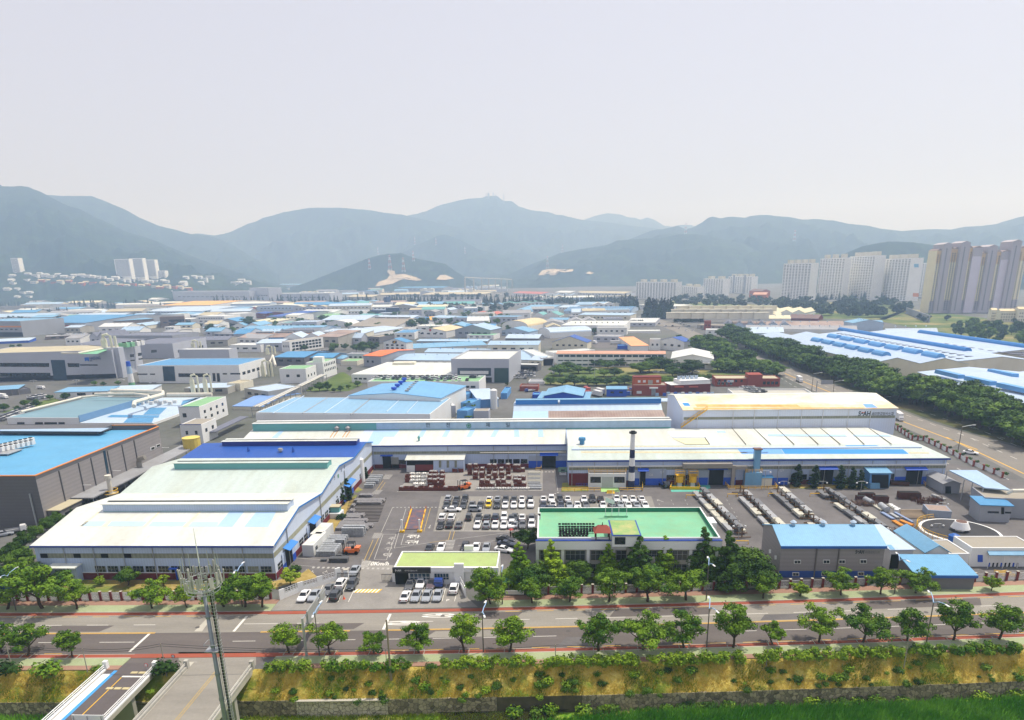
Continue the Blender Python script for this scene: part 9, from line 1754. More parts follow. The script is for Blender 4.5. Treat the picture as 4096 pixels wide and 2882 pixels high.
def Cp(p0,ptop,Yd,lb,f_=a):
 q=terr(f_(*p0));Yd=q.y;zt_=Dl((f_(*p0)[0],f_(p0[0],0,ptop)[1]),Yd).z;hh=zt_-q.z;w_=hh*.11;T=CY('pylon',q,lb,'pylon','pylons on the hills');M1,M2=mt('pylon_red',(196,92,80),.6),mt('pylon_white',(214,214,214),.6)
 for k in CD(6):
  f0,f1=k/6,(k+1)/6;m=MB();a0_,a1_=w_*(1-f0*.85),w_*(1-f1*.85)
  for sx,sy in((1,1),(1,-1),(-1,1),(-1,-1)):
   m.CQ([(q.x+sx*a0_,q.y+sy*a0_,q.z+hh*f0),(q.x+sx*a1_,q.y+sy*a1_,q.z+hh*f1)],.42,4);m.CQ([(q.x+sx*a0_,q.y+sy*a0_,q.z+hh*f0),(q.x-sy*a1_,q.y+sx*a1_,q.z+hh*f1)],.26,4)
  m.CT('lattice',M1 if k%2 else M2,T)
 for f0 in(.72,.84,.95):MB().CQ([(q.x-w_*.9,q.y,q.z+hh*f0),(q.x+w_*.9,q.y,q.z+hh*f0)],.4,4).CT('cross_arm',M2,T)
for(p0,pt_,Yd,lb)in(((1,1020,850),752,3420,'leftmost red and white pylon on the small hill'),((1,1205,865),718,3440,'tallest red and white pylon above the quarry'),((1,1325,875),740,3440,'red and white pylon right of the tallest one'),((1,1412,778),682,3560,'red and white pylon on the right shoulder of the small hill'),((1,1425,630),555,3300,'faint pylon high behind the small hill'),((1,1095,720),650,3300,'faint pylon behind the small hill crest'),((1,1615,632),565,3500,'faint pylon on the middle spur'),((2,318,845),728,3100,'thin pylon above the pale quarry'),((2,452,700),625,3000,'faint pylon on the right ridge foot'),((2,1555,535),430,3100,'pylon on the crest of the right ridge'),((3,235,600),495,3300,'pylon on the slope behind the white slabs'),((1,1875,710),645,3500,'faint pylon right of the middle spur')):Cp(p0,pt_,Yd,lb)
for i,(x,yb,yt)in CC(((2063,195,160),(2085,195,165),(2128,190,158),(2150,192,175),(2222,237,165))):A_,B_=Dl(a(1,x,yb),6290),Dl(a(1,x,yt),6290);o=MB().CQ([A_-Z3*20,B_],3. if i!=1 else 9.,5).CT('summit_mast',Aw,D3=A_);D9(o,'thin mast, %s from the left on the highest summit'%D8[i],'mast','masts on the summit')
o=MB();q0,q1=Dl(a(1,1870,915),2200),Dl(a(2,0,935),3000);o.CO(q0-Z3*3,(q1-q0),CA((0,12,0)),Z3*3)
for i in CD(8):t_=i/7;q=q0.lerp(q1,t_);o.Dn(q.x-2,q.y+3,0,q.x+2,q.y+8,q.z-3.003)
o=o.CT('viaduct',A9,D3=(q0.x,2200,0));D9(o,'long pale viaduct under the middle spur','viaduct')
A_,B_=g(b(0,2296,960),5),g(b(1,600,670),5);
m=MB();PR=CY('pipe_rack',(A_.x,A_.y,0),'long steel pipe rack running between the blocks at left','pipe rack')
for k,off in CC((-1.5,-.6,.3,1.2)):MB().CQ([A_+CA((off,0,0)),B_+CA((off,0,0))],.3,6).CT('pipe',AO if k%2 else AB,PR)
for i in CD(14):q=A_.lerp(B_,i/13);MB().Dn(q.x-2.4,q.y-.15,0,q.x-2.1,q.y+.15,5.).Dn(q.x+1.9,q.y-.15,0,q.x+2.2,q.y+.15,5).Dn(q.x-2.4,q.y-.15,4.3,q.x+2.2,q.y+.15,4.6).CT('trestle',AB,PR)
A_,B_=g(b(0,1890,1190),3.2),g(b(0,2190,1050),3.2);o=MB().CN([A_-CA((2,0,0)),A_+CA((2,0,0)),B_+CA((2,0,0)),B_-CA((2,0,0))],(0,0,.3)).CT('lane_roof',Ba,D3=(A_.x,A_.y,0));D9(o,'dark ribbed covered walkway beside the white stair blocks','walkway roof')
def C5(p,ztop_p,f_,lb,grp=None,dirs=(-1,1),EA=1.6,h=None,Dk=.0,mat=None,blue=True):
 q=g(f_(*p),Dk);h=h or Dl((f_(*p)[0],f_(p[0],0,ztop_p)[1]),q.y).z;T=CY('street_lamp',q,lb,'street lamp',grp);mat=mat or mt('lamp_pole_brown',(98,92,88),.6)
 MB().CQ([q,(q.x,q.y,h)],.12,8,.08).CT('pole',mat,T)
 for s_ in dirs:
  dv=CA((.25,s_,0)).normalized()if blue else CA((s_,0,0))
  MB().CQ([(q.x,q.y,h-.1),CA((q.x,q.y,h+.5))+dv*EA*.4,CA((q.x,q.y,h+.8))+dv*EA],.1,6,.07).CT('arm',mt('lamp_arm_blue',(160,190,226),.5),T)
  e=CA((q.x,q.y,h+.78))+dv*EA;MB().CO(e-CA((.15,.15,.1)),dv*.9,CA((-dv.y,dv.x,0))*.3,Z3*.12).CT('lamp_head',AA,T)
 return T
for p,yt,lb in(((1,570,770),380,'double armed street lamp beside the gantry sign'),((1,2040,735),380,'double armed street lamp at the end of the forecourt'),((2,1745,690),340,'double armed street lamp in the middle right of the road'),((3,1420,650),285,'double armed street lamp at the right of the road')):C5(p,yt,d,lb,'tall lamps on the river side',(1,-1),2.3)
C5((0,145,365),50,d,'street lamp with road sign at the far left pavement',None,(-1,1),2.);C5((0,2175,330),5,d,'blue armed street lamp behind the phone mast',None,(1,-1),2.);C5((2,1740,275),-50,d,'short lamp pole before the tall pointed trees',None,(1,-1),1.6);C5((3,1130,220),-90,d,'blue armed lamp before the open shed',None,(1,-1),1.6);C5((1,2210,310),15,d,'plain lamp pole right of the gatehouse wall',None,(1,),1.)
for i,(t,x,y,yt)in CC(((3,140,445,395),(3,480,460,395),(3,828,510,395),(3,1510,850,775),(3,1560,640,585),(2,2030,910,780),(2,2260,470,300),(3,640,850,780),(3,180,830,775))):
 q=g(c(t,x,y));h=Dl((c(t,x,y)[0],c(t,0,yt)[1]),q.y).z;T=CY('yard_lamp',q,'thin yard lamp with two white globes, %s in the right yard'%D8[i],'lamp','yard lamps');MB().CQ([q,(q.x,q.y,h)],.07,6).CT('pole',AB,T);MB().CQ([(q.x-1.4,q.y,h-.3),(q.x-.8,q.y,h),(q.x+.8,q.y,h),(q.x+1.4,q.y,h-.3)],.05,5).CT('arm',AB,T)
 for s_ in(-1,1):MB().ball(q.x+s_*1.4,q.y,h-.5,.28,.28,.24).CT('globe',AA,T)
for i,(x,yb,yt,dx)in CC(((390,825,665,50),(580,870,735,50),(1010,910,880,45),(1705,1345,1140,75))):q=g(b(3,x,yb));h=Dl((b(3,x,0)[0],b(3,0,yt)[1]),q.y).z;T=CY('street_lamp',q,'tall single armed avenue lamp, %s from the far end'%D8[i],'street lamp','avenue lamps');MB().CQ([q,(q.x,q.y,h)],.13,6).CT('pole',mt('lamp_pole_brown',(98,92,88)),T);MB().CQ([(q.x,q.y,h),(q.x+4,q.y+.5,h+.6)],.09,5).CT('arm',AB,T);MB().Dn(q.x+3.8,q.y+.3,h+.45,q.x+4.8,q.y+.7,h+.6).CT('lamp_head',AA,T)
q=g(b(3,430,840));h=Dl(b(3,445,725),q.y).z;T=CY('gantry_sign',q,'grey overhead road sign seen from behind on the avenue','road sign');MB().CQ([q,(q.x,q.y,h)],.25,8).CT('pole',AB,T);MB().CQ([(q.x,q.y,h-.8),(q.x+8,q.y,h-.8)],.12,6).CT('arm',AB,T);MB().Dn(q.x+2,q.y-.1,h-2.,q.x+8,q.y+.1,h+.2).CT('sign_plate',Aw,T)
for i,(x,yb,yt)in CC(((315,800,720),(690,770,715),(1095,770,712),(2240,520,440),(740,770,615))):
 t=0 if i<4 else 2;q=g(b(t,x,yb));h=Dl((b(t,x,0)[0],b(t,0,yt)[1]),q.y).z;T=CY('yard_lamp',q,('white twin lamp, %s from the left before the silver headquarters'%D8[i])if i<4 else 'green lamp pole among the inner garden trees','lamp');MB().CQ([q,(q.x,q.y,h)],.12,6).CT('pole',AB,T);MB().CQ([(q.x-2,q.y,h-.4),(q.x,q.y,h),(q.x+2,q.y,h-.4)],.09,5).CT('arm',AA,T);[MB().Dn(q.x+s_*2-.4,q.y-.2,h-.55,q.x+s_*2+.4,q.y+.2,h-.4).CT('lamp_head',AA,T)for s_ in(-1,1)]
q=g(d(1,455,770));h=Dl(d(1,410,430),q.y).z;GS=CY('gantry_sign',q,'grey overhead sign gantry reaching over the road, left of the gate','road sign');MB().CQ([q,(q.x,q.y,h)],.26,10,.2).CT('pole',AB,GS)
for dz in(.2,1.7):MB().CQ([(q.x,q.y,h-dz),(q.x+.8,q.y+10.5,h-dz+.6)],.12,6).CT('beam',AB,GS)
m=MB()
for i in CD(9):y=q.y+1+i*1.1;m.Dn(q.x+.3,y,h-1.6,q.x+.4,y+.12,h+.2)
m.CT('bracing',AB,GS);MB().Dn(q.x+.35,q.y+1.2,h-2.,q.x+.55,q.y+7.,h+.6).CT('sign_plate',mt('sign_back_grey',(150,152,150),.6),GS);MB().Dn(q.x+.6,q.y+7.5,h-1.2,q.x+.75,q.y+10.3,h+.9).CT('sign_plate',mt('sign_back_grey',(150,152,150)),GS)
poles=[]
for(t,x,yb,yt,rr_,lb)in((1,1210,958,445,.2,'leaning concrete utility pole on the bank'),(1,1180,935,700,.09,'thin prop pole leaning beside the concrete pole'),(1,378,745,610,.07,'thin grey wire pole beside the gantry'),(2,390,895,665,.09,'thin grey wire pole in the hedge, middle right'),(3,1222,848,575,.09,'thin grey wire pole below the right trees'),(2,2280,860,640,.09,'thin grey wire pole near the right hedge end'),(0,795,950,700,.09,'thin wire pole beside the white bridge'),(0,1498,962,655,.1,'thin wire pole between the bridges'),(0,128,950,640,.1,'thin wire pole at the left edge of the bank')):
 p=d(t,x,yb);o_=-13.9;q=g(p,-1.);h=Dl((p[0],d(t,0,yt)[1]),q.y).z;T=MB().CQ([(q.x,q.y,-1.6),(q.x,q.y,h)],rr_,8,rr_*.7).CT('utility_pole',mt('pole_concrete',(150,144,134),.8)if rr_<.15 else mt('pole_brown_concrete',(132,120,104),.8),D3=(q.x,q.y,-1));D9(T,lb,'utility pole');poles.append(CA((q.x,q.y,h)))
def C6(A_,B_,sag,lb,r=.025):
 P=[A_.lerp(B_,i/10)-Z3*sag*4*(i/10)*(1-i/10)for i in CD(11)];o=MB().CQ(P,r,4).CT('wire',AF,D3=A_);D9(o,lb,'wire')
order=[poles[8],poles[6],poles[7],poles[1],poles[3],poles[5],poles[4]]
order.sort(key=lambda v:v.x)
ext=[CA((-150,order[0].y,order[0].z))]+order+[CA((170,order[-1].y+6,order[-1].z))]
for i in CD(len(ext)-1):
 for k,dz in CC((.1,.5)):C6(ext[i]-Z3*dz,ext[i+1]-Z3*dz,.5,'%s black wire of wire span %s from the left along the bank'%(('upper','lower')[k],D8[i]),.035)
YM=70.;mb_=Dl(d(0,2020,1345),YM);mtp=Dl(d(0,1858,190),YM);tip=Dl(c(0,1787,815),YM)
TM=CY('phone_mast',(mb_.x,YM,-.3),'tall grey phone mast with crowded antenna crown and climbing ladder','phone mast')
Xm=mb_.x;zc_=mtp.z;Ao=mt('mast_steel',(118,126,136),.45,.12,.8,Dz=.3)
MB().CQ([(Xm,YM,-.3),(Xm,YM,zc_)],.34,14,.2).CT('shaft',Ao,TM,smooth=True)
for f0 in(.35,.5,.62,.75,.88):z=zc_*f0;MB().Do(Xm,YM,z,z+.25,.4-.16*f0,n=14).CT('flange',Ao,TM)
m=MB()
for dx,dy in((.55,-.1),(1.,-.1),(.55,.35),(1.,.35)):m.CQ([(Xm+dx,YM+dy,0),(Xm+dx-.12,YM+dy,zc_)],.035,4)
z=1.
while z<zc_:m.CQ([(Xm+.55,YM-.1,z),(Xm+1.,YM-.1,z)],.025,4);m.CQ([(Xm+.55,YM+.35,z),(Xm+1.,YM+.35,z)],.02,4);m.CQ([(Xm+1.,YM-.1,z),(Xm+1.,YM+.35,z)],.02,4);z+=.42
m.CT('ladder',AB,TM);MB().Dn(Xm+.6,YM-.04,0,Xm+.9,YM+.12,zc_-.5).CT('cable_tray',AF,TM)
Rr=1.95;zt_=Dl(c(0,1800,1075),YM).z
m=MB()
for z,R_ in((zc_+.2,Rr*.92),(zc_+.7,Rr),(zc_+1.4,Rr)):
 P=[(Xm+R_*cos(2*pi*k/24),YM+R_*sin(2*pi*k/24),z)for k in CD(25)];m.CQ(P,.05,5)
m.CT('ring',AB,TM);m=MB()
for k in CD(12):al=2*pi*k/12;m.CQ([(Xm,YM,zc_-.3),(Xm+Rr*cos(al),YM+Rr*sin(al),zc_+.65)],.05,4);m.CQ([(Xm+Rr*cos(al),YM+Rr*sin(al),zc_+.2),(Xm+Rr*cos(al),YM+Rr*sin(al),zt_)],.035,4)
m.CT('frame',AB,TM)
rr=random.Random(4)
for k in CD(28):
 al=2*pi*k/28+rr.uniform(-.08,.08);R_=Rr+rr.uniform(-.1,.3);z0=zc_+rr.uniform(.7,1.5);L_=rr.uniform(1.,1.7);cx,cy=Xm+R_*cos(al),YM+R_*sin(al);uu=CA((-sin(al),cos(al),0));nn2=CA((cos(al),sin(al),0))
 MB().CO(CA((cx,cy,z0))-uu*.13,uu*.26,nn2*.12,Z3*L_+nn2*.12*rr.choice((-1,1))).CT('antenna',mt('antenna_grey',(160,160,156),.5,.1),TM)
for k in CD(14):al=2*pi*k/14;MB().Dn(Xm+(Rr-.3)*cos(al)-.12,YM+(Rr-.3)*sin(al)-.1,zc_+.5+.3*(k%3),Xm+(Rr-.3)*cos(al)+.12,YM+(Rr-.3)*sin(al)+.1,zc_+1.+.3*(k%3)).CT('radio_unit',AB,TM)
MB().CQ([(Xm,YM,zc_),(Xm,YM,zc_+(tip.z-zc_)*.8),(Xm,YM,tip.z)],.07,6,.02).CT('lightning_rod',AA,TM)
z=Dl(d(0,1935,710),YM).z;m=MB().Dn(Xm-.8,YM-.6,z-.03,Xm+.7,YM+.6,z)
for dz in(0,.9):m.CQ([(Xm-.8,YM-.6,z+dz),(Xm+.7,YM-.6,z+dz),(Xm+.7,YM+.6,z+dz),(Xm-.8,YM+.6,z+dz),(Xm-.8,YM-.6,z+dz)],.04,4)
for sx in(-.8,.7):m.CQ([(Xm+sx,YM-.6,z),(Xm,YM,z-.6)],.03,4)
m.CT('rest_platform',AB,TM)
def C1(x0,x1,lb,deck,name='bridge',white=True,yS=62.,yN=None,rl=.9):
 yN=yN or D5((x0+x1)/2)-12.5;T=CY(name,(x0,yS,0),lb,'bridge')
 MB().Dn(x0,yS,-.7,x1,yN,.02).CT('deck',AM,T);MB().Dn(x0+.6,yS,.023,x1-.6,yN+2.,.05).CT('roadway',deck,T)
 for k,x in CC((x0,x1-.5)):
  MB().Dn(x,yS,.03,x+.5,yN,.25 if white else .5).CT('curb',As if white else A9,T)
  m=MB()
  for z in((.65,1.)if white else(.85,1.1)):m.CQ([(x+.25,yS,z),(x+.25,yN,z)],.07,6)
  y=yS
  while y<yN:m.CQ([(x+.25,y,.2),(x+.25,y,1.)],.06,5);y+=2.2
  m.CT('railing',As if white else mt('railing_grey',(190,188,180),.6),T);MB().Dn(x-.05,yN-.1,-.2,x+.6,yN+.6,1.5).CT('end_post',As if white else A9,T)
 for y in(yN-7,yN-20):MB().Dn(x0+.4,y,-7.2,x1-.4,y+.9,-.703).CT('pier',A9,T)
 return T
m_br=mt('bridge_asphalt',(92,86,86),.85,.12,.2,fine=.05)
BR1=C1(-75.,-65.9,'white railed bridge with blue edge stripe at lower left',m_br);MB().Dn(-74.3,62,.053,-73.,97.5,.07).CT('white_footpath',As,BR1);MB().Dn(-73.,62,.056,-72.4,98.5,.075).CT('blue_stripe',mt('stripe_blue',(70,150,216),.6),BR1)
MB().Dn(-70.6,62,.053,-70.45,96.5,.06).CT('yellow_line',AL,BR1);MB().Dn(-70.6,96.6,.053,-66.6,97.,.06).CT('stop_line',AH,BR1)
for y,x0,n_ in((93.,-71.2,3),(97.6,-69.8,3)):
 for i in CD(n_):MB().Dn(x0+i*1.35+.1,y,.053,x0+i*1.35+1.2,y+.6,.13).CT('speed_bump',mt('bump_tan',(186,174,134),.7)if i%1==0 else AF,BR1)
sgn=Dl(d(0,780,1300),83.);SG=CY('height_sign',(sgn.x,83,0),'white framed sign board seen from behind on the white bridge','sign');MB().Dn(sgn.x-2.4,83,sgn.z-1.6,sgn.x+2.4,83.1,sgn.z).CT('board',AA,SG)
for i in CD(3):MB().Dn(sgn.x-2.2+i*2.1,82.9,sgn.z-1.5,sgn.x-2.1+i*2.1,82.99,sgn.z-.1).CT('frame',AB,SG)
for sx in(-2.3,2.2):MB().Dn(sgn.x+sx,83.11,0,sgn.x+sx+.12,83.25,sgn.z).CT('post',AB,SG)
BR2=C1(-61.2,-49.4,'wide asphalt bridge road with double yellow line at lower left',AY,white=False)
for x in(-55.6,-55.2):MB().Dn(x,62,.053,x+.13,98.5,.06).CT('yellow_line',AK,BR2)
CU('road_patch',[d(0,1640,822),d(0,1770,822),d(0,1735,862),d(0,1655,862)],AM,.014)
CU('side_road',[d(0,1600,735),d(0,2296,735),d(0,2296,850),d(0,2215,912),d(0,1605,890)],AY,.012)
def DP(name,c1,c2):
 m=bpy.data.materials.new(name);m.use_nodes=True;n=m.node_tree.nodes;L=m.node_tree.links;bs=n['Principled BSDF'];SV(bs,'Roughness',.9)
 geo=n.new('ShaderNodeNewGeometry');vo=n.new('ShaderNodeTexVoronoi');SV(vo,'Scale',1.5);L.new(geo.outputs['Position'],vo.inputs['Vector']);v2=n.new('ShaderNodeTexVoronoi');v2.feature='DISTANCE_TO_EDGE';SV(v2,'Scale',1.5);L.new(geo.outputs['Position'],v2.inputs['Vector'])
 mx=n.new('ShaderNodeMix');mx.data_type='RGBA';SV(mx,6,(*[lin(v)for v in c1],1));SV(mx,7,(*[lin(v)for v in c2],1));sp=n.new('ShaderNodeSeparateXYZ');L.new(vo.outputs['Color'],sp.inputs[0]);L.new(sp.outputs[0],mx.inputs[0])
 mr=n.new('ShaderNodeMapRange');SV(mr,1,0);SV(mr,2,.07);SV(mr,3,.35);L.new(v2.outputs['Distance'],mr.inputs[0]);vm=n.new('ShaderNodeVectorMath');vm.operation='SCALE';L.new(mx.outputs[2],vm.inputs[0]);L.new(mr.outputs[0],vm.inputs['Scale']);L.new(vm.outputs[0],bs.inputs['Base Color'])
 bp=n.new('ShaderNodeBump');SV(bp,'Strength',.8);SV(bp,'Distance',.2);L.new(mr.outputs[0],bp.inputs['Height']);L.new(bp.outputs[0],bs.inputs['Normal']);return m
S_dark=DP('rubble_stone_dark',(98,92,74),(166,156,130));S_pale=DP('rubble_stone_pale',(172,166,146),(202,194,172))
def C2(x0,x1,mat,lb,z1=-3.95,off=-16.):
 m=MB();X=[x0];
 while X[-1]<x1:X.append(min(x1,X[-1]+2))
 for i in CD(len(X)-1):A_,B_=X[i],X[i+1];m.CN([(A_,D5(A_)+off-.5,-7.6),(B_,D5(B_)+off-.5,-7.6),(B_,D5(B_)+off-.05,z1),(A_,D5(A_)+off-.05,z1)],(0,.5,0))
 o=m.CT('retaining_wall',mat,D3=(x0,D5(x0)+off,-7));D9(o,lb,'retaining wall');return o
xw=lambda t,x:Dl(d(t,x,1200),98.).x
C2(-130,-65.8,S_dark,'dark stone river wall left of the white bridge');C2(-65.79,-49.31,S_dark,'stone wall between and under the bridges');C2(-49.3,xw(1,400),S_dark,'dark stone river wall below the bank, left part');C2(xw(1,400)+.01,xw(1,1195),S_pale,'pale stone river wall with light coping');C2(xw(1,1195)+.01,xw(1,2160),S_dark,'dark stone river wall under the bank, middle part');BN=mt('old_concrete_wall',(84,78,62),.9,.3,.5,CI=(54,52,44),CE=.8,CG=.6)
C2(xw(1,2160)+.01,xw(2,630),BN,'dark smooth concrete river wall over the pool');C2(xw(2,630)+.01,130,S_dark,'dark stone river wall at the right')
xa,xb=xw(1,390),xw(1,1195);o=MB();X=xs_(xa,xb)
for i in CD(len(X)-1):A_,B_=X[i],X[i+1];o.CN([(A_,D5(A_)-16.5,-3.94),(B_,D5(B_)-16.5,-3.94),(B_,D5(B_)-15.6,-3.94),(A_,D5(A_)-15.6,-3.94)],(0,0,.14))
D9(o.CT('coping',AM,D3=(xa,D5(xa)-16,-4)),'pale coping slab on the river wall','coping')
def C4(x0,x1,step,lbl,skip=()):
 n_=int((x1-x0)/step);
 for i in CD(n_+1):
  x=x0+i*step;y=D5(x)+13.45;T=CY('fence_bay',(x,y,.1),'brick pillar and white lattice bay, %s from left in the %s part'%(D8[i],lbl),'fence bay','bays of the street fence')
  MB().Dn(x-.22,y-.22,.1,x+.22,y+.22,2.1).CT('pillar',A6,T);MB().Dn(x-.26,y-.26,2.103,x+.26,y+.26,2.18).CT('pillar_cap',AM,T)
  if i<n_:
   y2=D5(x+step)+13.45;m=MB();dv=CA((step-.44,y2-y,0));st0=CA((x+.22,y,0))
   for z in(.35,1.7):m.CO(st0+Z3*z,dv,CA((0,.06,0)),Z3*.07)
   for k in CD(11):m.CO(st0+dv*(k/10.4)+Z3*.35,CA((.045,0,0)),CA((0,.05,0)),Z3*1.5)
   cx,cy=st0+dv*.5,None;c0_=st0+dv*.5+Z3*1.
   for k in CD(8):a0_,a1_=2*pi*k/8,2*pi*(k+1)/8;m.CQ([c0_+CA((.35*cos(a0_),-.05,.35*sin(a0_))),c0_+CA((.35*cos(a1_),-.05,.35*sin(a1_)))],.03,4)
   m.CT('lattice_panel',AA,T)
C4(-118,-54.5,2.2,'left');C4(-1.8,66,2.25,'middle');C4(68.3,110,2.25,'right')
def C3(pts,hh,lb,f_=d,t=1,panels=()):
 P=[g(f_(t,*p))for p in pts];T=CY('forecourt_wall',P[0],lb,'wall');
 for i in CD(len(P)-1):
  dv=P[i+1]-P[i];n_=max(1,int(dv.length/3));nrm=CA((-dv.y,dv.x,0)).normalized()*.2
  for k in CD(n_):
   s0=P[i]+dv*(k/n_);seg=dv/n_;MB().CO(s0,seg*.28,nrm,Z3*hh).CT('pier',As,T);MB().CO(s0+seg*.281,seg*.718,nrm,Z3*hh*.45).CT('low_wall',As,T);m=MB()
   for z in(.55,.78,.95):m.CO(s0+seg*.281+Z3*hh*z,seg*.718,nrm*.3,Z3*.06)
   for j in CD(5):m.CO(s0+seg*(.3+j*.15)+Z3*hh*.45,seg*.03,nrm*.3,Z3*hh*.5)
   m.CT('grille',AA,T)
 MB().CO(P[-1],(P[-1]-P[-2]).normalized()*1.2,nrm*1.6,Z3*(hh+.6)).CT('end_pier',As,T);return T
C3([(215,268),(380,200),(720,95)],2.2,'white forecourt wall with ornate grilles left of the gate');C3([(1890,248),(1840,150),(1800,75)],2.2,'white forecourt wall with ornate grilles right of the gatehouse')
for i,(x0,x1,y,lb)in CC(((735,935,95,'black sliding gate drawn back at the left pillar'),(1130,1228,105,'black gate leaf standing by the gatehouse'))):
 A_,B_=g(d(1,x0,y)),g(d(1,x1,y));m=MB()
 for z in(.15,1.75):m.Dn(A_.x,A_.y,z,B_.x,A_.y+.08,z+.1)
 k=0
 while A_.x+k*.28<B_.x:m.Dn(A_.x+k*.28,A_.y+.01,.15,A_.x+k*.28+.06,A_.y+.07,1.8);k+=1
 D9(m.CT('gate',AF,D3=A_),lb,'gate')
for i,(x,y,lb)in CC(((810,92,'white square gate pillar left of the drive'),(1243,108,'white square gate pillar at the gatehouse'))):q=g(d(1,x,y));T=CY('gate_pillar',q,lb,'gate pillar');MB().Dn(q.x-.45,q.y,0,q.x+.45,q.y+.8,2.4).CT('pillar',As,T);MB().Dn(q.x-.52,q.y-.07,2.403,q.x+.52,q.y+.87,2.52).CT('cap',AM,T)
def Cq(pts,t,lb,hh=1.1,n=None):
 P=[g(c(t,*p))for p in pts];m=MB()
 for i in CD(len(P)-1):
  for z in(.55,hh):m.CQ([P[i]+Z3*z,P[i+1]+Z3*z],.07,5)
  k=max(1,int((P[i+1]-P[i]).length/1.8))
  for j in CD(k+1):q=P[i].lerp(P[i+1],j/k);m.CQ([q,q+Z3*hh],.07,5)
 D9(m.CT('guard_rail',AG,D3=P[0]),lb,'guard rail')
Cq([(445,486),(795,486)],2,'yellow guard rail before the blue ladders');Cq([(965,485),(1170,485),(1170,420)],2,'yellow guard rail at the foot of the chimney');Cq([(1912,430),(1945,470),(2296,470)],2,'yellow guard rail before the dust collector');Cq([(-20,470),(85,470),(40,405)],3,'yellow guard rail beside the switch house');Cq([(215,300),(262,300),(262,265)],2,'yellow guard rail at door five');Cq([(1370,400),(1410,440)],3,'yellow guard rail at the last door')
for i in CD(5):
 q=g(c(2,575+i*25,435));T=MB();[T.CQ([(q.x+dx,q.y,0),(q.x+dx+.2,q.y+1.2,3.)],.05,4)for dx in(0,.6)];[T.CQ([(q.x+.04*k,q.y+.24*k,.6*k+.1),(q.x+.6+.04*k,q.y+.24*k,.6*k+.1)],.04,4)for k in CD(5)];D9(T.CT('step_ladder',BA,D3=q),'blue step ladder, %s from the left beside the utility house'%D8[i],'ladder','blue ladders')
q=g(c(2,885,500));D9(MB().add([(q.x-1.2,q.y-.5,.03),(q.x+1.2,q.y-.5,.03),(q.x+1.,q.y+1.2,.03),(q.x-1.,q.y+1.2,.03),(q.x-1.,q.y+1.,.6),(q.x+1.,q.y+1.,.6)],[(0,1,5,4),(0,4,3),(1,2,5),(4,5,2,3),(3,2,1,0)]).CT('ramp',AG,D3=q),'yellow ramp plate before the green pad','ramp')
for i in CD(6):A_,B_=g(c(2,145,325+i*18)),g(c(2,255,325+i*18));m=MB();[m.Dn(A_.x,A_.y-.5+k*.22,.15+l*.2,B_.x,A_.y-.32+k*.22,.32+l*.2)for k in CD(4)for l in CD(2)];m.Dn(A_.x+.4,A_.y-.5,0,A_.x+.7,A_.y+.35,.147).Dn(B_.x-.7,A_.y-.5,0,B_.x-.4,A_.y+.35,.147);D9(m.CT('bar_stack',AV[0]if i%2 else AV[2],D3=A_),'stack of pale bars, %s from the back left of door five lane'%D8[i],'bar stack','bar stacks by the lane')
for r_ in CD(3):
 for i in CD(6):C0(IS1,c(2,150+i*19,440+r_*15),'low silver ingot stack, %s from left in %s row by the lane'%(D8[i],D8[r_]),'ingot stack','low ingot stacks by the lane',sc=(.8,.8,.5))
q=g(c(1,690,728));T=CY('transformer_box',q,'white walled enclosure with glass green cabin by the workshop wall','transformer box');MB().Dn(q.x-2.6,q.y-.4,0,q.x+2.2,q.y+3.2,1.5).CT('enclosure',As,T);MB().Dn(q.x-1.7,q.y+.6,1.503,q.x+1.7,q.y+2.6,3.).CT('cabin',Bj,T);MB().Dn(q.x-1.9,q.y+.4,3.003,q.x+1.9,q.y+2.8,3.2).CT('roof',Bd,T)
q=g(c(0,1275,390));z_=Dl(c(0,1260,225),q.y).z;T=CY('exhaust_stack',q,'bent grey exhaust stack beside the left workshop','exhaust stack');MB().CQ([q,(q.x,q.y,z_),(q.x+.5,q.y,z_+1.2),(q.x+2.4,q.y,z_+1.7)],.85,12).CT('duct',mt('dull_duct_steel',(150,146,138)),T);MB().Do(q.x,q.y,0,.5,1.2,n=12).CT('foot',A9,T)
q=g(c(0,1005,545),2);z_=Dl(c(0,985,370),q.y).z;T=CY('exhaust_stack',q,'white exhaust stack with yellow platform beside the left workshop','exhaust stack');MB().Do(q.x,q.y,0,z_,.7,.6,n=12).Do(q.x,q.y,z_+.003,z_+1.,.9,n=12).CT('duct',AO,T);P=[(q.x+1.9*cos(2*pi*k/16),q.y+1.9*sin(2*pi*k/16),4.6)for k in CD(17)];MB().CQ(P,.1,5).CQ([(v[0],v[1],3.6)for v in P],.1,5).CT('railing',AG,T);MB().Do(q.x,q.y,3.2,3.5,1.9,n=16).CT('platform',Bd,T)
T=CY('road_sign',g(d(0,60,380)),'blue road name sign on an arm at the left edge','road sign');q=Dl(d(0,50,155),118.5);MB().Dn(q.x-1.2,118.5,q.z-.3,q.x+1.2,118.58,q.z+.4).CT('plate',mt('sign_blue2',(40,78,160),.5),T);MB().CQ([(q.x+2.2,118.6,q.z+.6),(q.x-1.2,118.6,q.z+.2)],.06,5).CT('arm',AB,T)
q=Dl(d(2,35,197),126.5);T=MB().Dn(q.x-2.2,126.5,q.z-.5,q.x+1.6,126.56,q.z+.4).CT('banner',AA,D3=q);D9(T,'white banner tied to the street fence near the bus stop','banner')
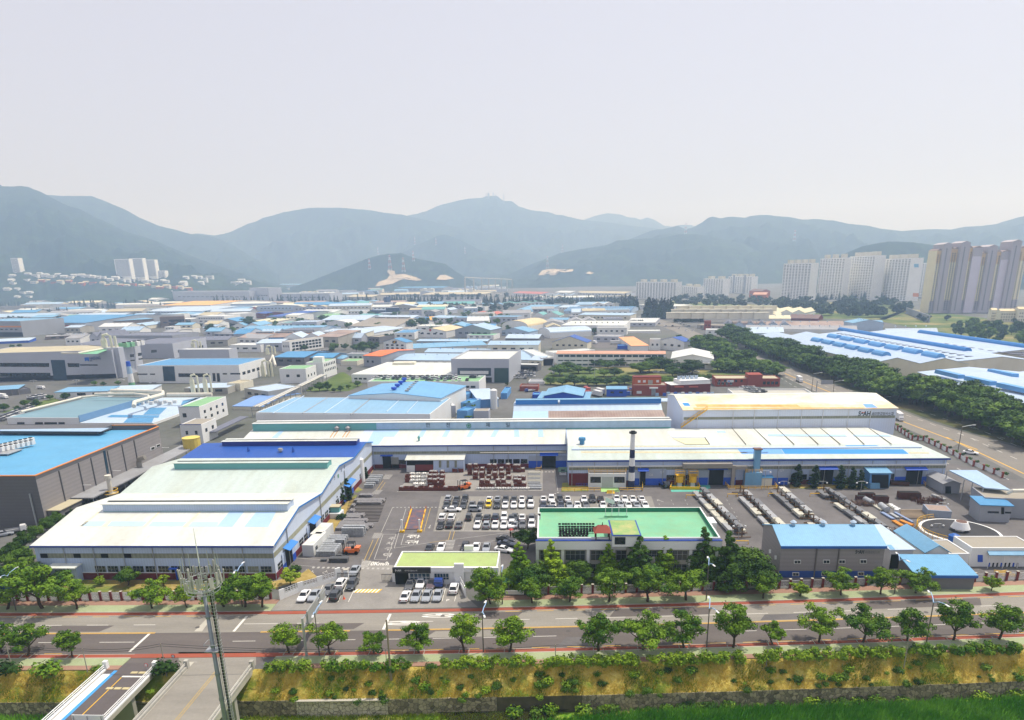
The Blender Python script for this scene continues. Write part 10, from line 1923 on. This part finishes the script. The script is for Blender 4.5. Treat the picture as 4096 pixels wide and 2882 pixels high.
for i,(t,x,y)in CC(((0,1310,850),(0,1552,770))):q=Dl(d(t,x,y),99. if i==0 else 101.);T=CY('round_sign',q,'small round red rimmed sign %s'%('at the white bridge head','above the domed bush')[i],'traffic sign');MB().CQ([(q.x,q.y,0),(q.x,q.y,q.z)],.04,5).CT('post',AB,T);MB().CQ([(q.x,q.y-.03,q.z),(q.x,q.y+.0,q.z)],.34,14).CT('plate',mt('sign_red',(190,70,70),.5),T);MB().CQ([(q.x,q.y-.06,q.z),(q.x,q.y-.033,q.z)],.24,14).CT('face',AA,T)
q=g(d(1,1107,742),.3);P=[(q.x+.55*cos(2*pi*k/16),q.y,.9+.55*sin(2*pi*k/16))for k in CD(17)];D9(MB().CQ(P,.13,6).CT('tyre',AX,D3=q),'black coiled cable ring hanging above the river side pavement','cable ring')
q=g(d(1,2230,235));T=CY('green_shelter',q,'low green canopy and white rail right of the gatehouse','shelter');MB().Dn(q.x-2.5,q.y+1.5,2.2,q.x+4,q.y+4.5,2.4).CT('canopy',mt('canopy_green',(60,120,92),.7),T);[MB().Do(q.x+dx,q.y+1.7,0,2.2,.06,n=6).CT('post',AB,T)for dx in(-2.2,.8,3.7)]
strm=[g(d(3,2030+i*18,20+i*9))for i in CD(5)]
for i,q in CC(strm):o=MB().CO(q,CA((3.2,.9*(-1)**i,0)),CA((0,.2,0)),Z3*.15).CO(q+CA((.3,.6,.151)),CA((2.8,-.6,0)),CA((0,.2,0)),Z3*.12).CT('timber',mt('timber_yellow',(196,164,92),.8,.2,2),D3=q);D9(o,'loose yellow timbers, %s pile from the left behind the fence'%D8[i],'timber','timber piles')
Cf()
m=MB().Dn(-8800,-330,-9,8800,9900,860)
hz=m.CT('haze',None);hm=bpy.data.materials.new('haze_air');hm.use_nodes=True;n=hm.node_tree.nodes
n.remove(n['Principled BSDF']);pv=n.new('ShaderNodeVolumePrincipled');SV(pv,'Color',(.46,.66,1.,1));SV(pv,'Absorption Color',(1,1,1,1));SV(pv,'Density',.00026);SV(pv,'Anisotropy',.25)
hm.node_tree.links.new(pv.outputs[0],n['Material Output'].inputs['Volume']);hz.data.materials.append(hm);hz['kind']='stuff'
try:hm.cycles.homogeneous_volume=True
except Exception:pass
